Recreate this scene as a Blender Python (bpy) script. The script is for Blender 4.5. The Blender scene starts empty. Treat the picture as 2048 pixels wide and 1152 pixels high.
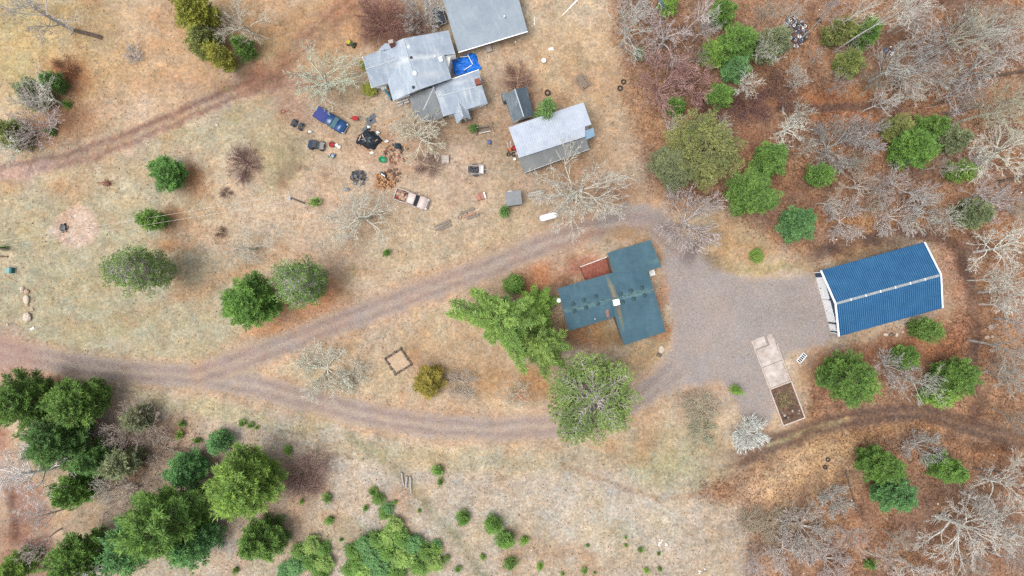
import bpy, bmesh, math, random
import numpy as np
from mathutils import Vector, Matrix, Euler

# ------------------------------------------------------------------ camera, sky, sun, exposure
SC = bpy.context.scene
COL = SC.collection
CAM_H = 110.0            # drone height in metres
FPX = 1375.0             # focal length in photo pixels (2048 wide) -> 12.5 px per metre on the ground

cam_data = bpy.data.cameras.new('drone_camera')
cam_data.sensor_width = 36.0
cam_data.lens = 36.0 * FPX / 2048.0
cam_data.clip_start = 0.5
cam_data.clip_end = 3000.0
cam = bpy.data.objects.new('drone_camera', cam_data)
COL.objects.link(cam)
cam.location = (0, 0, CAM_H)
cam.rotation_euler = (0, 0, 0)
SC.camera = cam

SUN_ELEV, SUN_AZ = 72.0, 250.0      # soft light through thin cloud, a little from the left of the picture
world = bpy.data.worlds.new('World'); SC.world = world
world.use_nodes = True
wn = world.node_tree.nodes; wl = world.node_tree.links
bg = wn['Background']
sky = wn.new('ShaderNodeTexSky'); sky.sky_type = 'NISHITA'; sky.sun_disc = False
sky.sun_elevation = math.radians(SUN_ELEV); sky.sun_rotation = math.radians(SUN_AZ)
sky.dust_density = 4.0; sky.air_density = 1.0; sky.ozone_density = 1.0
hs = wn.new('ShaderNodeHueSaturation'); hs.inputs['Saturation'].default_value = 0.30   # cloud cover: a paler sky
wl.new(sky.outputs[0], hs.inputs['Color']); wl.new(hs.outputs[0], bg.inputs['Color'])
bg.inputs['Strength'].default_value = 0.13
sd = bpy.data.lights.new('sun', 'SUN'); sd.energy = 1.5; sd.angle = math.radians(34); sd.color = (1.0, 0.965, 0.92)
sun = bpy.data.objects.new('sun', sd); COL.objects.link(sun)
_e, _a = math.radians(SUN_ELEV), math.radians(SUN_AZ)
sun_dir = Vector((math.sin(_a) * math.cos(_e), math.cos(_a) * math.cos(_e), math.sin(_e)))
sun.rotation_euler = sun_dir.to_track_quat('Z', 'Y').to_euler()
sun.location = (0, 0, 150)
SC.view_settings.view_transform = 'Standard'
SC.view_settings.look = 'None'
SC.view_settings.exposure = 0.86
SC.view_settings.gamma = 1.0
SC.view_settings.use_curve_mapping = False
SC.render.engine = 'CYCLES'
SC.cycles.use_denoising = False
SC.cycles.max_bounces = 5
SC.cycles.diffuse_bounces = 2
SC.cycles.glossy_bounces = 2
SC.cycles.transparent_max_bounces = 4

# ------------------------------------------------------------------ helpers
def W(px, py, z=0.0):
    """photo pixel + height above ground -> world point"""
    s = (CAM_H - z) / FPX
    return Vector(((px - 1024.0) * s, (576.0 - py) * s, z))

def lin(c):
    c = c / 255.0
    return c / 12.92 if c <= 0.04045 else ((c + 0.055) / 1.055) ** 2.4

ALB = 0.52
def A(r, g, b, k=1.0):
    return (lin(r) * ALB * k, lin(g) * ALB * k, lin(b) * ALB * k)

MATS = {}
def mat(name, c1, c2=None, scale=4.0, rough=0.75, metal=0.0, bump=0.0, bscale=None, stretch=None, spec=0.3, detail=4.0, c3=None, ramp=(0.35, 0.65)):
    if name in MATS: return MATS[name]
    m = bpy.data.materials.new(name); m.use_nodes = True
    nt = m.node_tree; N = nt.nodes; L = nt.links
    b = N['Principled BSDF']
    b.inputs['Roughness'].default_value = rough; b.inputs['Metallic'].default_value = metal
    b.inputs['Specular IOR Level'].default_value = spec
    if c2 is None: c2 = tuple(min(1, x * 0.8) for x in c1)
    tc = N.new('ShaderNodeTexCoord'); mp = N.new('ShaderNodeMapping')
    if stretch: mp.inputs['Scale'].default_value = stretch
    L.new(tc.outputs['Object'], mp.inputs['Vector'])
    nz = N.new('ShaderNodeTexNoise'); nz.inputs['Scale'].default_value = scale; nz.inputs['Detail'].default_value = detail
    nz.inputs['Roughness'].default_value = 0.65
    L.new(mp.outputs[0], nz.inputs['Vector'])
    rp = N.new('ShaderNodeValToRGB')
    rp.color_ramp.elements[0].position = ramp[0]; rp.color_ramp.elements[0].color = (*c2, 1)
    rp.color_ramp.elements[1].position = ramp[1]; rp.color_ramp.elements[1].color = (*c1, 1)
    if c3:
        e = rp.color_ramp.elements.new(min(0.98, ramp[1] + 0.1)); e.color = (*c3, 1)
    L.new(nz.outputs['Fac'], rp.inputs['Fac']); L.new(rp.outputs['Color'], b.inputs['Base Color'])
    if bump > 0:
        n2 = N.new('ShaderNodeTexNoise'); n2.inputs['Scale'].default_value = bscale or scale * 3; n2.inputs['Detail'].default_value = 3
        L.new(mp.outputs[0], n2.inputs['Vector'])
        bp = N.new('ShaderNodeBump'); bp.inputs['Strength'].default_value = bump; bp.inputs['Distance'].default_value = 0.05
        L.new(n2.outputs['Fac'], bp.inputs['Height']); L.new(bp.outputs[0], b.inputs['Normal'])
    MATS[name] = m
    return m

def glass(name='dark_glass', c=(0.02, 0.028, 0.035)):
    if name in MATS: return MATS[name]
    m = mat(name, c, tuple(x * 0.7 for x in c), scale=1.5, rough=0.08, spec=0.6)
    return m

def tag(o, label=None, cat=None, group=None, kind=None):
    if label: o['label'] = label
    if cat: o['category'] = cat
    if group: o['group'] = group
    if kind: o['kind'] = kind
    return o

def thing(name, label, cat, loc=(0, 0, 0), rotz=0.0, group=None):
    o = bpy.data.objects.new(name, None); COL.objects.link(o)
    o.empty_display_size = 0.3
    o.location = loc; o.rotation_euler = (0, 0, rotz)
    return tag(o, label, cat, group)

def link(name, me, m=None, parent=None, smooth=False):
    if m is not None and len(me.materials) == 0: me.materials.append(m)
    if smooth: me.polygons.foreach_set('use_smooth', [True] * len(me.polygons))
    o = bpy.data.objects.new(name, me); COL.objects.link(o)
    if parent is not None: o.parent = parent
    return o

def part(name, bm, m, parent=None, smooth=False, keep=False):
    bmesh.ops.recalc_face_normals(bm, faces=bm.faces[:])
    me = bpy.data.meshes.new(name); bm.to_mesh(me)
    if not keep: bm.free()
    return link(name, me, m, parent, smooth)

def copy_tree(o, parent=None):
    c = o.copy(); COL.objects.link(c); c.parent = parent
    for ch in list(o.children): copy_tree(ch, c)
    return c

def NB(): return bmesh.new()

def add_box(bm, c, size, rot=(0, 0, 0), bevel=0.0, seg=1):
    M = Matrix.Translation(Vector(c)) @ Euler(rot).to_matrix().to_4x4() @ Matrix.Diagonal((size[0], size[1], size[2], 1))
    r = bmesh.ops.create_cube(bm, size=1.0, matrix=M)
    if bevel > 0:
        es = list({e for v in r['verts'] for e in v.link_edges})
        bmesh.ops.bevel(bm, geom=es, offset=bevel, segments=seg, affect='EDGES', profile=0.5)
    return bm

def box(c, size, rot=(0, 0, 0), bevel=0.0, seg=1): return add_box(NB(), c, size, rot, bevel, seg)

def add_cyl(bm, p0, p1, r0, r1=None, n=10, caps=True):
    p0, p1 = Vector(p0), Vector(p1); r1 = r0 if r1 is None else r1
    d = p1 - p0; q = d.normalized().to_track_quat('Z', 'Y').to_matrix()
    a = [bm.verts.new(p0 + q @ Vector((math.cos(t) * r0, math.sin(t) * r0, 0))) for t in [2 * math.pi * i / n for i in range(n)]]
    b = [bm.verts.new(p1 + q @ Vector((math.cos(t) * r1, math.sin(t) * r1, 0))) for t in [2 * math.pi * i / n for i in range(n)]]
    for i in range(n): bm.faces.new((a[i], a[(i + 1) % n], b[(i + 1) % n], b[i]))
    if caps: bm.faces.new(a[::-1]); bm.faces.new(b)
    return bm

def add_lathe(bm, prof, c=(0, 0, 0), n=14, axis='Z', close=False):
    """prof: list of (r, h). revolve round an axis through c"""
    rings = []
    for r, h in prof:
        ring = []
        for i in range(n):
            t = 2 * math.pi * i / n
            x, y = math.cos(t) * r, math.sin(t) * r
            v = (x, y, h) if axis == 'Z' else ((x, h, y) if axis == 'Y' else (h, x, y))
            ring.append(bm.verts.new((v[0] + c[0], v[1] + c[1], v[2] + c[2])))
        rings.append(ring)
    for a, b in zip(rings[:-1], rings[1:]):
        for i in range(n): bm.faces.new((a[i], a[(i + 1) % n], b[(i + 1) % n], b[i]))
    if close:
        a, b = rings[-1], rings[0]
        for i in range(n): bm.faces.new((a[i], a[(i + 1) % n], b[(i + 1) % n], b[i]))
    else:
        bm.faces.new(rings[0][::-1]); bm.faces.new(rings[-1])
    return bm

def add_prism(bm, pts, down=0.15):
    """slab below a polygon of 3-D points"""
    t = [bm.verts.new(Vector(p)) for p in pts]
    b = [bm.verts.new(Vector(p) - Vector((0, 0, down))) for p in pts]
    n = len(pts)
    bm.faces.new(t); bm.faces.new(b[::-1])
    for i in range(n): bm.faces.new((t[i], b[i], b[(i + 1) % n], t[(i + 1) % n]))
    return bm

def add_body(bm, pts, inset=0.35, drop=0.16, z0=-0.1):
    """walls standing under a roof outline: pts 3-D, moved inwards, going down to the ground"""
    pts = [Vector(p) for p in pts]; n = len(pts)
    c = sum(pts, Vector()) / n
    q = []
    for p in pts:
        d = Vector((c.x - p.x, c.y - p.y, 0)); d = d.normalized() * inset * 1.3
        q.append(p + d - Vector((0, 0, drop)))
    t = [bm.verts.new(p) for p in q]; b = [bm.verts.new((p.x, p.y, z0)) for p in q]
    bm.faces.new(t); bm.faces.new(b[::-1])
    for i in range(n): bm.faces.new((t[i], b[i], b[(i + 1) % n], t[(i + 1) % n]))
    return bm

def rel(pts, loc): return [Vector(p) - Vector(loc) for p in pts]

def add_blob(bm, c, r, rng, sub=2, jit=0.18, sq=(1, 1, 1)):
    r0 = bmesh.ops.create_icosphere(bm, subdivisions=sub, radius=1.0)
    ph = [rng.uniform(0, 6.28) for _ in range(6)]
    for v in r0['verts']:
        p = v.co.copy()
        k = 1 + jit * (math.sin(2.3 * p.x + ph[0]) + math.sin(2.9 * p.y + ph[1]) + math.sin(3.1 * p.z + ph[2])) * 0.5 + rng.uniform(-jit, jit) * 0.4
        v.co = Vector((p.x * r * sq[0] * k + c[0], p.y * r * sq[1] * k + c[1], p.z * r * sq[2] * k + c[2]))
    return bm

# ------------------------------------------------------------------ ground: one sheet, albedo laid out as grass, straw, litter, gravel, earth
def vnoise(x, y, seed):
    rs = np.random.RandomState(seed)
    T = rs.rand(256, 256)
    xi = np.floor(x).astype(int); yi = np.floor(y).astype(int)
    fx = x - xi; fy = y - yi
    fx = fx * fx * (3 - 2 * fx); fy = fy * fy * (3 - 2 * fy)
    a = T[xi & 255, yi & 255]; b = T[(xi + 1) & 255, yi & 255]; c = T[xi & 255, (yi + 1) & 255]; d = T[(xi + 1) & 255, (yi + 1) & 255]
    return (a * (1 - fx) + b * fx) * (1 - fy) + (c * (1 - fx) + d * fx) * fy

def fbm(x, y, seed, octv=4, g=0.55):
    s = 0.0; a = 1.0; t = 0.0
    for i in range(octv):
        s = s + a * (vnoise(x * 2 ** i + 17.3 * i, y * 2 ** i + 9.1 * i, seed + i) - 0.5); t += a; a *= g
    return s / t * 2          # about -1..1

STEP = 0.3
def axis(lim, far):
    inner = np.arange(-lim, lim + 1e-6, STEP)
    out = []; v = lim; d = STEP
    while v < far:
        d *= 1.28; v += d; out.append(v)
    out = np.array(out)
    return np.concatenate([-out[::-1], inner, out]), len(out), len(inner)
gx, ox, nxi = axis(87.0, 900.0)
gy, oy, nyi = axis(51.0, 900.0)
X, Y = np.meshgrid(gx, gy, indexing='ij')
PX = 1024 + X * 12.5; PY = 576 - Y * 12.5
nW = fbm(X / 3.0, Y / 3.0, 3); nW2 = fbm(X / 3.0, Y / 3.0, 23)
nB = fbm(X / 9.0, Y / 9.0, 40); nB2 = fbm(X / 9.0, Y / 9.0, 60)
nF = fbm(X / 0.9, Y / 0.9, 80, 3); nF2 = fbm(X / 0.9, Y / 0.9, 90, 3)
WX = PX + 16 * nW + 12 * nB + 4 * nF; WY = PY + 16 * nW2 + 12 * nB2 + 4 * nF2
EX = PX + 4 * nW + 4 * nF; EY = PY + 4 * nW2 + 4 * nF2        # tighter warp for track edges
Cc = np.zeros(X.shape + (3,)); Cc[:] = A(212, 186, 156)
GRV = np.zeros(X.shape); LIT = np.zeros(X.shape); HGT = 0.015 * nW - 0.02

def sstep(a, b, v):
    t = np.clip((v - a) / (b - a), 0, 1); return t * t * (3 - 2 * t)
def paint(m, col):
    global Cc
    col = np.array(A(*col)); Cc = Cc * (1 - m[..., None]) + col * m[..., None]
def blob_m(cx, cy, rx, ry, ang=0, soft=0.6, wx=None, wy=None):
    wx = WX if wx is None else wx; wy = WY if wy is None else wy
    t = math.radians(ang); dx = wx - cx; dy = wy - cy
    u = (dx * math.cos(t) + dy * math.sin(t)) / rx; v = (-dx * math.sin(t) + dy * math.cos(t)) / ry
    return 1 - sstep(1 - soft, 1 + soft * 0.5, np.sqrt(u * u + v * v))
def stroke_d(pts, wx, wy):
    d = np.full(X.shape, 1e9)
    for (x0, y0), (x1, y1) in zip(pts[:-1], pts[1:]):
        vx, vy = x1 - x0, y1 - y0; l2 = vx * vx + vy * vy
        t = np.clip(((wx - x0) * vx + (wy - y0) * vy) / l2, 0, 1)
        d = np.minimum(d, np.hypot(wx - x0 - t * vx, wy - y0 - t * vy))
    return d
def stroke_m(pts, hw, soft=6, wx=None, wy=None):
    wx = EX if wx is None else wx; wy = EY if wy is None else wy
    return 1 - sstep(hw - soft, hw + soft, stroke_d(pts, wx, wy))
def poly_m(pts, soft=14, wx=None, wy=None):
    wx = WX if wx is None else wx; wy = WY if wy is None else wy
    ins = np.zeros(X.shape, bool); n = len(pts)
    for i in range(n):
        x0, y0 = pts[i]; x1, y1 = pts[(i + 1) % n]
        if y0 == y1: continue
        c = ((y0 > wy) != (y1 > wy)) & (wx < (x1 - x0) * (wy - y0) / (y1 - y0) + x0)
        ins ^= c
    d = stroke_d(pts + [pts[0]], wx, wy)
    return sstep(-soft, soft, np.where(ins, d, -d))

WOODS = [(1215, -3000), (1230, 40), (1240, 130), (1262, 220), (1275, 290), (1300, 380), (1400, 395), (1480, 440), (1560, 500), (1640, 520), (1850, 470),
         (1900, 560), (1900, 640), (1680, 700), (1620, 770), (1600, 870), (1480, 930), (1380, 985), (1480, 1010), (1500, 1100), (1480, 4000), (9000, 4000), (9000, -3000)]
wood_m = poly_m(WOODS, 22)
# lawns and straw
for a in [(60, 80, 200, 150, 0, .7, (203, 180, 122), .85), (330, 130, 260, 140, 0, .8, (210, 172, 132), .85), (590, 60, 260, 120, 0, .7, (192, 148, 104), .85),
          (180, 130, 110, 60, 0, .8, (196, 166, 118), .5), (680, 110, 120, 90, 0, .8, (205, 168, 128), .6),
          (255, 240, 190, 70, -22, .7, (212, 182, 152), .8), (120, 560, 360, 230, 0, .6, (190, 181, 148), .92), (330, 640, 330, 110, 0, .6, (192, 182, 150), .85),
          (420, 270, 170, 62, -20, .7, (189, 178, 146), .9), (560, 320, 60, 80, 0, .8, (180, 166, 124), .85), (300, 400, 160, 60, 0, .7, (196, 184, 150), .6),
          (430, 330, 110, 50, 0, .7, (220, 200, 170), .8), (690, 330, 120, 60, 0, .8, (200, 178, 138), .6), (660, 380, 110, 70, 0, .8, (214, 184, 160), .7),
          (640, 530, 130, 60, 0, .8, (214, 184, 158), .7), (860, 480, 190, 80, -10, .7, (207, 184, 146), .7), (1010, 470, 110, 50, -20, .7, (207, 180, 140), .6),
          (1140, 140, 130, 130, 0, .7, (208, 176, 134), .8), (1190, 300, 70, 120, 0, .7, (200, 164, 126), .8), (930, 330, 110, 100, 0, .7, (206, 174, 146), .7),
          (1040, 165, 55, 40, 0, .7, (176, 124, 92), .7), (800, 60, 90, 60, 0, .7, (170, 124, 98), .6), (640, 250, 80, 70, 0, .8, (205, 168, 136), .7),
          (850, 270, 90, 60, 0, .7, (184, 148, 116), .8), (800, 330, 70, 30, 20, .7, (196, 152, 124), .7), (1130, 330, 90, 60, -15, .7, (180, 136, 100), .6),
          (560, 300, 70, 90, 0, .8, (186, 172, 132), .5), (1080, 200, 60, 30, 0, .7, (178, 126, 90), .6), (740, 690, 260, 60, -20, .7, (210, 182, 150), .7),
          (920, 690, 120, 90, 0, .7, (200, 164, 122), .7), (1010, 760, 130, 60, 0, .7, (190, 150, 106), .7),
          (720, 760, 180, 40, 12, .7, (212, 188, 152), .6), (940, 800, 100, 30, 0, .7, (210, 178, 144), .6)]:
    paint(blob_m(*a[:6]) * a[7], a[6])
# southern field
field = poly_m([(190, 770), (330, 790), (480, 815), (640, 850), (800, 885), (960, 915), (1120, 905), (1260, 905), (1420, 975), (1600, 1000), (1560, 3000), (250, 3000), (200, 900)], 14)
paint(field * 0.9, (210, 188, 166))
for a in [(1150, 1040, 300, 90, 0, .7, (214, 196, 176), .8), (720, 960, 170, 90, 30, .7, (214, 194, 174), .8), (900, 915, 300, 28, 4, .7, (206, 188, 150), .75),
          (420, 820, 240, 18, 11, .7, (214, 200, 160), .8), (1220, 900, 190, 40, 8, .8, (204, 184, 152), .8), (1340, 920, 90, 70, 0, .7, (186, 178, 138), .95),
          (1420, 945, 60, 30, -10, .7, (184, 172, 136), .7), (1400, 820, 50, 60, 0, .8, (192, 164, 128), .7), (1300, 880, 80, 50, 0, .8, (204, 182, 146), .7),
          (1100, 1115, 160, 60, 0, .8, (208, 186, 160), .6), (560, 1040, 90, 60, 0, .7, (210, 172, 138), .7), (330, 900, 110, 60, 0, .8, (200, 160, 130), .6),
          (1450, 1060, 90, 110, 0, .7, (204, 176, 150), .7), (600, 985, 60, 40, 0, .8, (200, 160, 130), .5)]:
    paint(blob_m(*a[:6]) * a[7], a[6])
# woods litter
paint(wood_m, (170, 130, 103))
for a in [(1300, 230, 60, 90, 0, .8, (196, 146, 102), .8), (1400, 200, 90, 40, 0, .8, (140, 104, 88), .6), (1560, 190, 90, 30, 0, .8, (196, 142, 100), .9), (1680, 195, 130, 22, 0, .8, (190, 122, 72), .85),
          (1700, 235, 100, 20, 0, .8, (186, 118, 70), .7), (1500, 60, 60, 60, 0, .8, (190, 146, 114), .8), (1620, 100, 60, 70, 0, .8, (188, 138, 100), .8),
          (1850, 90, 110, 60, 0, .8, (166, 122, 92), .8), (1560, 50, 50, 60, 0, .8, (196, 160, 130), .6), (1960, 180, 100, 60, 0, .8, (192, 152, 120), .7), (1880, 200, 60, 40, 0, .8, (194, 130, 88), .7),
          (1950, 260, 90, 60, 0, .8, (196, 154, 122), .8), (1640, 390, 100, 60, 0, .8, (160, 116, 86), .7), (1480, 270, 60, 60, 0, .8, (172, 122, 90), .7), (1550, 370, 50, 40, 0, .8, (170, 116, 80), .7),
          (1760, 440, 140, 30, 0, .8, (196, 140, 88), .8), (1900, 390, 110, 40, 0, .8, (182, 132, 96), .7), (1700, 500, 120, 30, -15, .8, (146, 112, 80), .85), (1980, 450, 80, 40, 0, .8, (200, 146, 104), .6),
          (1990, 640, 60, 150, 0, .8, (200, 150, 110), .8), (1780, 690, 130, 28, -15, .8, (170, 116, 84), .85), (1880, 690, 60, 40, 0, .8, (196, 122, 72), .85), (1905, 560, 50, 90, 0, .7, (190, 146, 122), .8),
          (1900, 650, 55, 40, 0, .7, (186, 128, 96), .8), (1640, 740, 50, 70, 0, .8, (172, 122, 90), .8), (1800, 860, 200, 18, -4, .8, (196, 146, 98), .85), (1650, 910, 130, 40, -18, .8, (206, 156, 108), .95),
          (1580, 960, 110, 50, -15, .8, (212, 164, 124), .9), (1640, 960, 70, 50, 0, .8, (204, 146, 98), .8), (1980, 850, 80, 40, 10, .8, (196, 156, 120), .7), (1960, 790, 60, 60, 0, .8, (204, 156, 116), .8),
          (1950, 900, 100, 18, 8, .8, (198, 142, 98), .8), (1620, 1040, 120, 70, 0, .8, (170, 138, 108), .7), (1560, 1060, 60, 60, 0, .8, (164, 134, 106), .6), (1760, 1060, 110, 90, 0, .8, (176, 128, 98), .8),
          (1900, 1080, 160, 80, 0, .8, (178, 134, 104), .7), (1550, 1100, 60, 60, 0, .8, (190, 158, 134), .6), (1460, 470, 70, 40, 0, .8, (196, 156, 112), .8), (1480, 500, 80, 40, 0, .7, (204, 176, 134), .9), (1340, 400, 60, 30, 0, .7, (178, 134, 104), .8),
          (1530, 535, 90, 14, 0, .7, (190, 168, 120), .8), (1240, 380, 70, 40, 0, .8, (184, 132, 98), .7), (1420, 900, 40, 60, 0, .8, (178, 160, 126), .7)]:
    paint(blob_m(*a[:6]) * a[7], a[6])
LIT = np.clip(wood_m + 0.35 * field, 0, 1)
# needle carpets, mulch, bare soil
for a in [(630, 600, 70, 50, -20, .8, (204, 140, 96), .95), (560, 640, 120, 22, -22, .8, (206, 152, 112), .85), (440, 560, 140, 18, -25, .8, (206, 166, 126), .7), (350, 440, 42, 30, 0, .6, (184, 138, 98), .9), (185, 455, 16, 14, 0, .6, (190, 142, 108), .8),
          (345, 490, 50, 20, 0, .7, (200, 146, 104), .8), (410, 470, 60, 40, 0, .8, (216, 184, 152), .8), (150, 455, 50, 44, 0, .25, (230, 200, 178), 1.0), (390, 355, 22, 40, 0, .7, (196, 142, 98), .85), (140, 150, 50, 40, 0, .8, (184, 110, 66), .9), (120, 250, 90, 50, -20, .7, (188, 132, 92), .8),
          (1120, 545, 90, 40, -20, .7, (198, 138, 100), .9), (1180, 535, 45, 26, -18, .5, (184, 124, 104), .9), (1130, 570, 40, 18, -20, .7, (140, 96, 72), .7), (1060, 560, 40, 40, 0, .8, (204, 136, 92), .9),
          (1160, 660, 60, 34, -15, .7, (164, 106, 66), .95), (1215, 665, 40, 26, 0, .6, (176, 128, 82), .9), (1325, 590, 14, 60, 15, .6, (200, 150, 116), .9), (1315, 670, 30, 20, -15, .6, (190, 132, 92), .9),
          (1290, 715, 60, 34, -20, .6, (202, 170, 126), .9), (1050, 770, 80, 40, 0, .8, (190, 142, 92), .7), (900, 640, 50, 30, 0, .8, (202, 176, 140), .6),
          (1036, 795, 26, 18, 0, .7, (214, 140, 96), .8), (765, 40, 62, 60, 0, .6, (158, 112, 92), .8), (488, 328, 44, 44, 0, .6, (196, 164, 140), .7), (600, 955, 60, 55, 0, .7, (178, 138, 116), .7),
          (575, 345, 24, 30, 30, .6, (140, 110, 86), .75), (600, 330, 16, 10, 0, .6, (140, 112, 90), .6), (260, 375, 24, 20, 0, .8, (220, 202, 166), .7), (1110, 1005, 0.1, 0.1, 0, .8, (200, 180, 150), 0),
          (720, 330, 0.1, 0.1, 0, .8, (0, 0, 0), 0), (760, 300, 80, 50, 0, .7, (186, 138, 108), .6), (635, 200, 70, 50, 0, .8, (186, 152, 122), .6), (960, 250, 70, 50, 0, .8, (190, 146, 108), .7), (1010, 285, 40, 60, 0, .8, (186, 150, 118), .6),
          (20, 1090, 60, 90, 0, .8, (150, 104, 84), .9), (40, 740, 60, 50, 0, .8, (190, 130, 104), .7), (130, 770, 120, 14, 12, .7, (182, 132, 106), .8), (230, 885, 70, 90, 0, .8, (196, 160, 136), .7), (250, 960, 60, 50, 0, .8, (200, 160, 128), .6)]:
    paint(blob_m(*a[:6]) * a[7], a[6])
# moss streak and small trail across the field
paint(stroke_m([(700, 870), (770, 920), (830, 985), (880, 1040), (930, 1100), (985, 1180)], 12, 10) * 0.95 * np.clip(0.85 + 0.7 * nF, 0, 1), (174, 164, 132))
paint(stroke_m([(830, 985), (880, 1040), (930, 1100), (985, 1180)], 5, 6) * 0.5 * np.clip(0.5 + nF2, 0, 1), (134, 120, 98))
paint(stroke_m([(540, 865), (620, 900), (700, 915)], 4, 5) * 0.6, (178, 148, 116))
paint(stroke_m([(1120, 930), (1220, 965), (1320, 1000), (1400, 985), (1480, 950)], 5, 6) * 0.5, (178, 138, 106))
# gravel drive and yard
DRIVE_LOW = [(-400, 650), (-60, 690), (60, 712), (150, 730), (260, 744), (400, 753), (520, 774), (640, 806), (760, 836), (880, 854), (1000, 859), (1100, 851), (1200, 830), (1290, 790), (1350, 740)]
DRIVE_UP = [(400, 750), (480, 722), (560, 692), (680, 646), (800, 600), (900, 562), (1000, 527), (1080, 492), (1160, 464), (1230, 446), (1300, 446), (1350, 490)]
YARD = [(1330, 455), (1375, 470), (1395, 500), (1430, 535), (1490, 556), (1560, 556), (1628, 548), (1680, 672), (1640, 690), (1580, 706), (1560, 740), (1560, 800), (1540, 850), (1490, 850), (1470, 800), (1440, 765), (1370, 770), (1290, 810), (1285, 770), (1320, 730), (1345, 690), (1345, 640), (1330, 560), (1325, 500)]
LOOP = [(1195, 470), (1205, 440), (1240, 424), (1290, 424), (1330, 450)]
g_low = stroke_m(DRIVE_LOW, 24, 7); g_up = stroke_m(DRIVE_UP, 22, 8); g_yard = poly_m(YARD, 10, EX, EY); g_loop = stroke_m(LOOP, 16, 8)
gm = np.maximum.reduce([g_low, g_up, g_yard, g_loop])
paint(np.clip(np.maximum.reduce([stroke_m(DRIVE_UP, 34, 14), stroke_m(DRIVE_LOW, 31, 12)]) - gm, 0, 1) * 0.55, (206, 160, 132))
paint(gm * np.clip(.90 + .25 * nF, .5, 1), (186, 171, 164))
GRV = gm.copy(); nM0 = fbm(X / 1.4, Y / 1.4, 210, 4, .65)
paint(g_up * np.clip(0.45 + 1.2 * nW, 0, 1) * 0.7, (190, 152, 134))
paint(g_low * np.clip(0.25 + 1.2 * nB, 0, 1) * 0.5, (194, 164, 146))
paint(stroke_m(DRIVE_LOW, 4, 5) * 0.35 * np.clip(.6 + nB2, 0, 1), (200, 180, 160))
def offs(pts, o):
    out = []
    for i, (x, y) in enumerate(pts):
        a = pts[max(0, i - 1)]; b = pts[min(len(pts) - 1, i + 1)]; l = math.hypot(b[0] - a[0], b[1] - a[1])
        out.append((x - (b[1] - a[1]) / l * o, y + (b[0] - a[0]) / l * o))
    return out
for pts, hw in ((DRIVE_LOW, 24), (DRIVE_UP, 22)):
    paint(stroke_m(offs(pts, hw - 3), 7, 7) * np.clip(.5 + 1.1 * nW, 0, 1) * .6, (204, 180, 152)); paint(stroke_m(offs(pts, -hw + 3), 7, 7) * np.clip(.5 + 1.1 * nW2, 0, 1) * .6, (204, 176, 148))
    paint(stroke_m(offs(pts, 1), 4, 5) * np.clip(.5 + 1.2 * nM0, 0, 1) * .7, (206, 184, 158))
    for o in (-11, 11):
        paint(stroke_m(offs(pts, o), 5, 5) * np.clip(.7 + .8 * nM0, 0, 1) * .75, (162, 141, 132))
for pts in ([(1345, 500), (1400, 590), (1500, 630), (1640, 600)], [(1365, 520), (1400, 640), (1380, 720), (1320, 780)], [(1400, 520), (1460, 600), (1640, 640)], [(1420, 700), (1500, 660), (1650, 620)]):
    for o in (-9, 9): paint(stroke_m(offs(pts, o), 5, 6) * .28 * np.clip(.6 + .9 * nM0, 0, 1), (164, 150, 146))
paint(g_yard * np.clip(nB * 1.4, 0, 1) * .5, (192, 178, 172)); paint(g_yard * np.clip(nB2 * 1.4, 0, 1) * .4, (196, 168, 154))
paint(poly_m([(-500, 640), (30, 640), (70, 700), (90, 760), (20, 830), (-500, 860)], 18) * 0.6, (186, 150, 136))
for a in [(1385, 500, 14, 30, 20, .8, (120, 96, 90), .55), (1400, 790, 60, 34, 0, .8, (184, 152, 138), .5), (1425, 520, 30, 14, 30, .7, (126, 98, 80), .55), (1250, 470, 50, 18, -10, .7, (178, 146, 108), .75), (1290, 440, 70, 20, 0, .7, (176, 158, 152), .7),
          (1550, 745, 20, 80, -18, .7, (190, 172, 160), .5), (1420, 620, 60, 60, 0, .8, (196, 176, 166), .5), (1560, 620, 70, 50, 0, .8, (182, 168, 160), .5), (1160, 480, 60, 12, -20, .7, (196, 148, 120), .6), (1530, 600, 30, 12, 0, .8, (190, 178, 170), .5)]:
    paint(blob_m(*a[:6]) * a[7], a[6])
# earth tracks
TRACK_N = [(-500, 380), (-60, 352), (60, 336), (160, 312), (250, 280), (350, 238), (430, 202), (500, 174), (570, 160), (640, 165)]
TRACK_N2 = [(500, 172), (560, 130), (640, 60), (720, -10), (800, -300)]
TRACK_E = [(1405, 905), (1430, 922), (1480, 916), (1540, 890), (1620, 860), (1700, 838), (1780, 826), (1850, 826), (1930, 850), (2000, 872), (2090, 888), (2500, 900)]
TRACK_G = [(1640, 505), (1740, 480), (1850, 468), (1890, 476), (1920, 505), (1945, 580), (1952, 660), (1945, 740), (1958, 800), (1945, 838)]
TRACK_W = [(1560, 214), (1640, 216), (1720, 212), (1790, 216)]
TRACK_SW = [(-20, 860), (10, 960), (60, 1000), (70, 1080), (80, 1400)]
t_n = stroke_m(TRACK_N, 18, 6); t_n2 = stroke_m(TRACK_N2, 26, 14)
paint(t_n * 0.85, (188, 152, 134))
for off, k in ((-10, .9), (8, .6)):
    tr = [(x + off * 0.35, y + off) for x, y in TRACK_N[1:10]]
    paint(stroke_m(tr, 5, 4) * k * np.clip(0.85 + 0.8 * nW, 0, 1), (146, 114, 98)); HGT = HGT - 0.04 * stroke_m(tr, 6, 5)
paint(stroke_m([(x, y) for x, y in TRACK_N[3:7]], 3, 3) * 0.6, (192, 166, 128))
paint(t_n2 * 0.8 * np.clip(0.8 + nW, 0, 1), (172, 126, 100))
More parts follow.
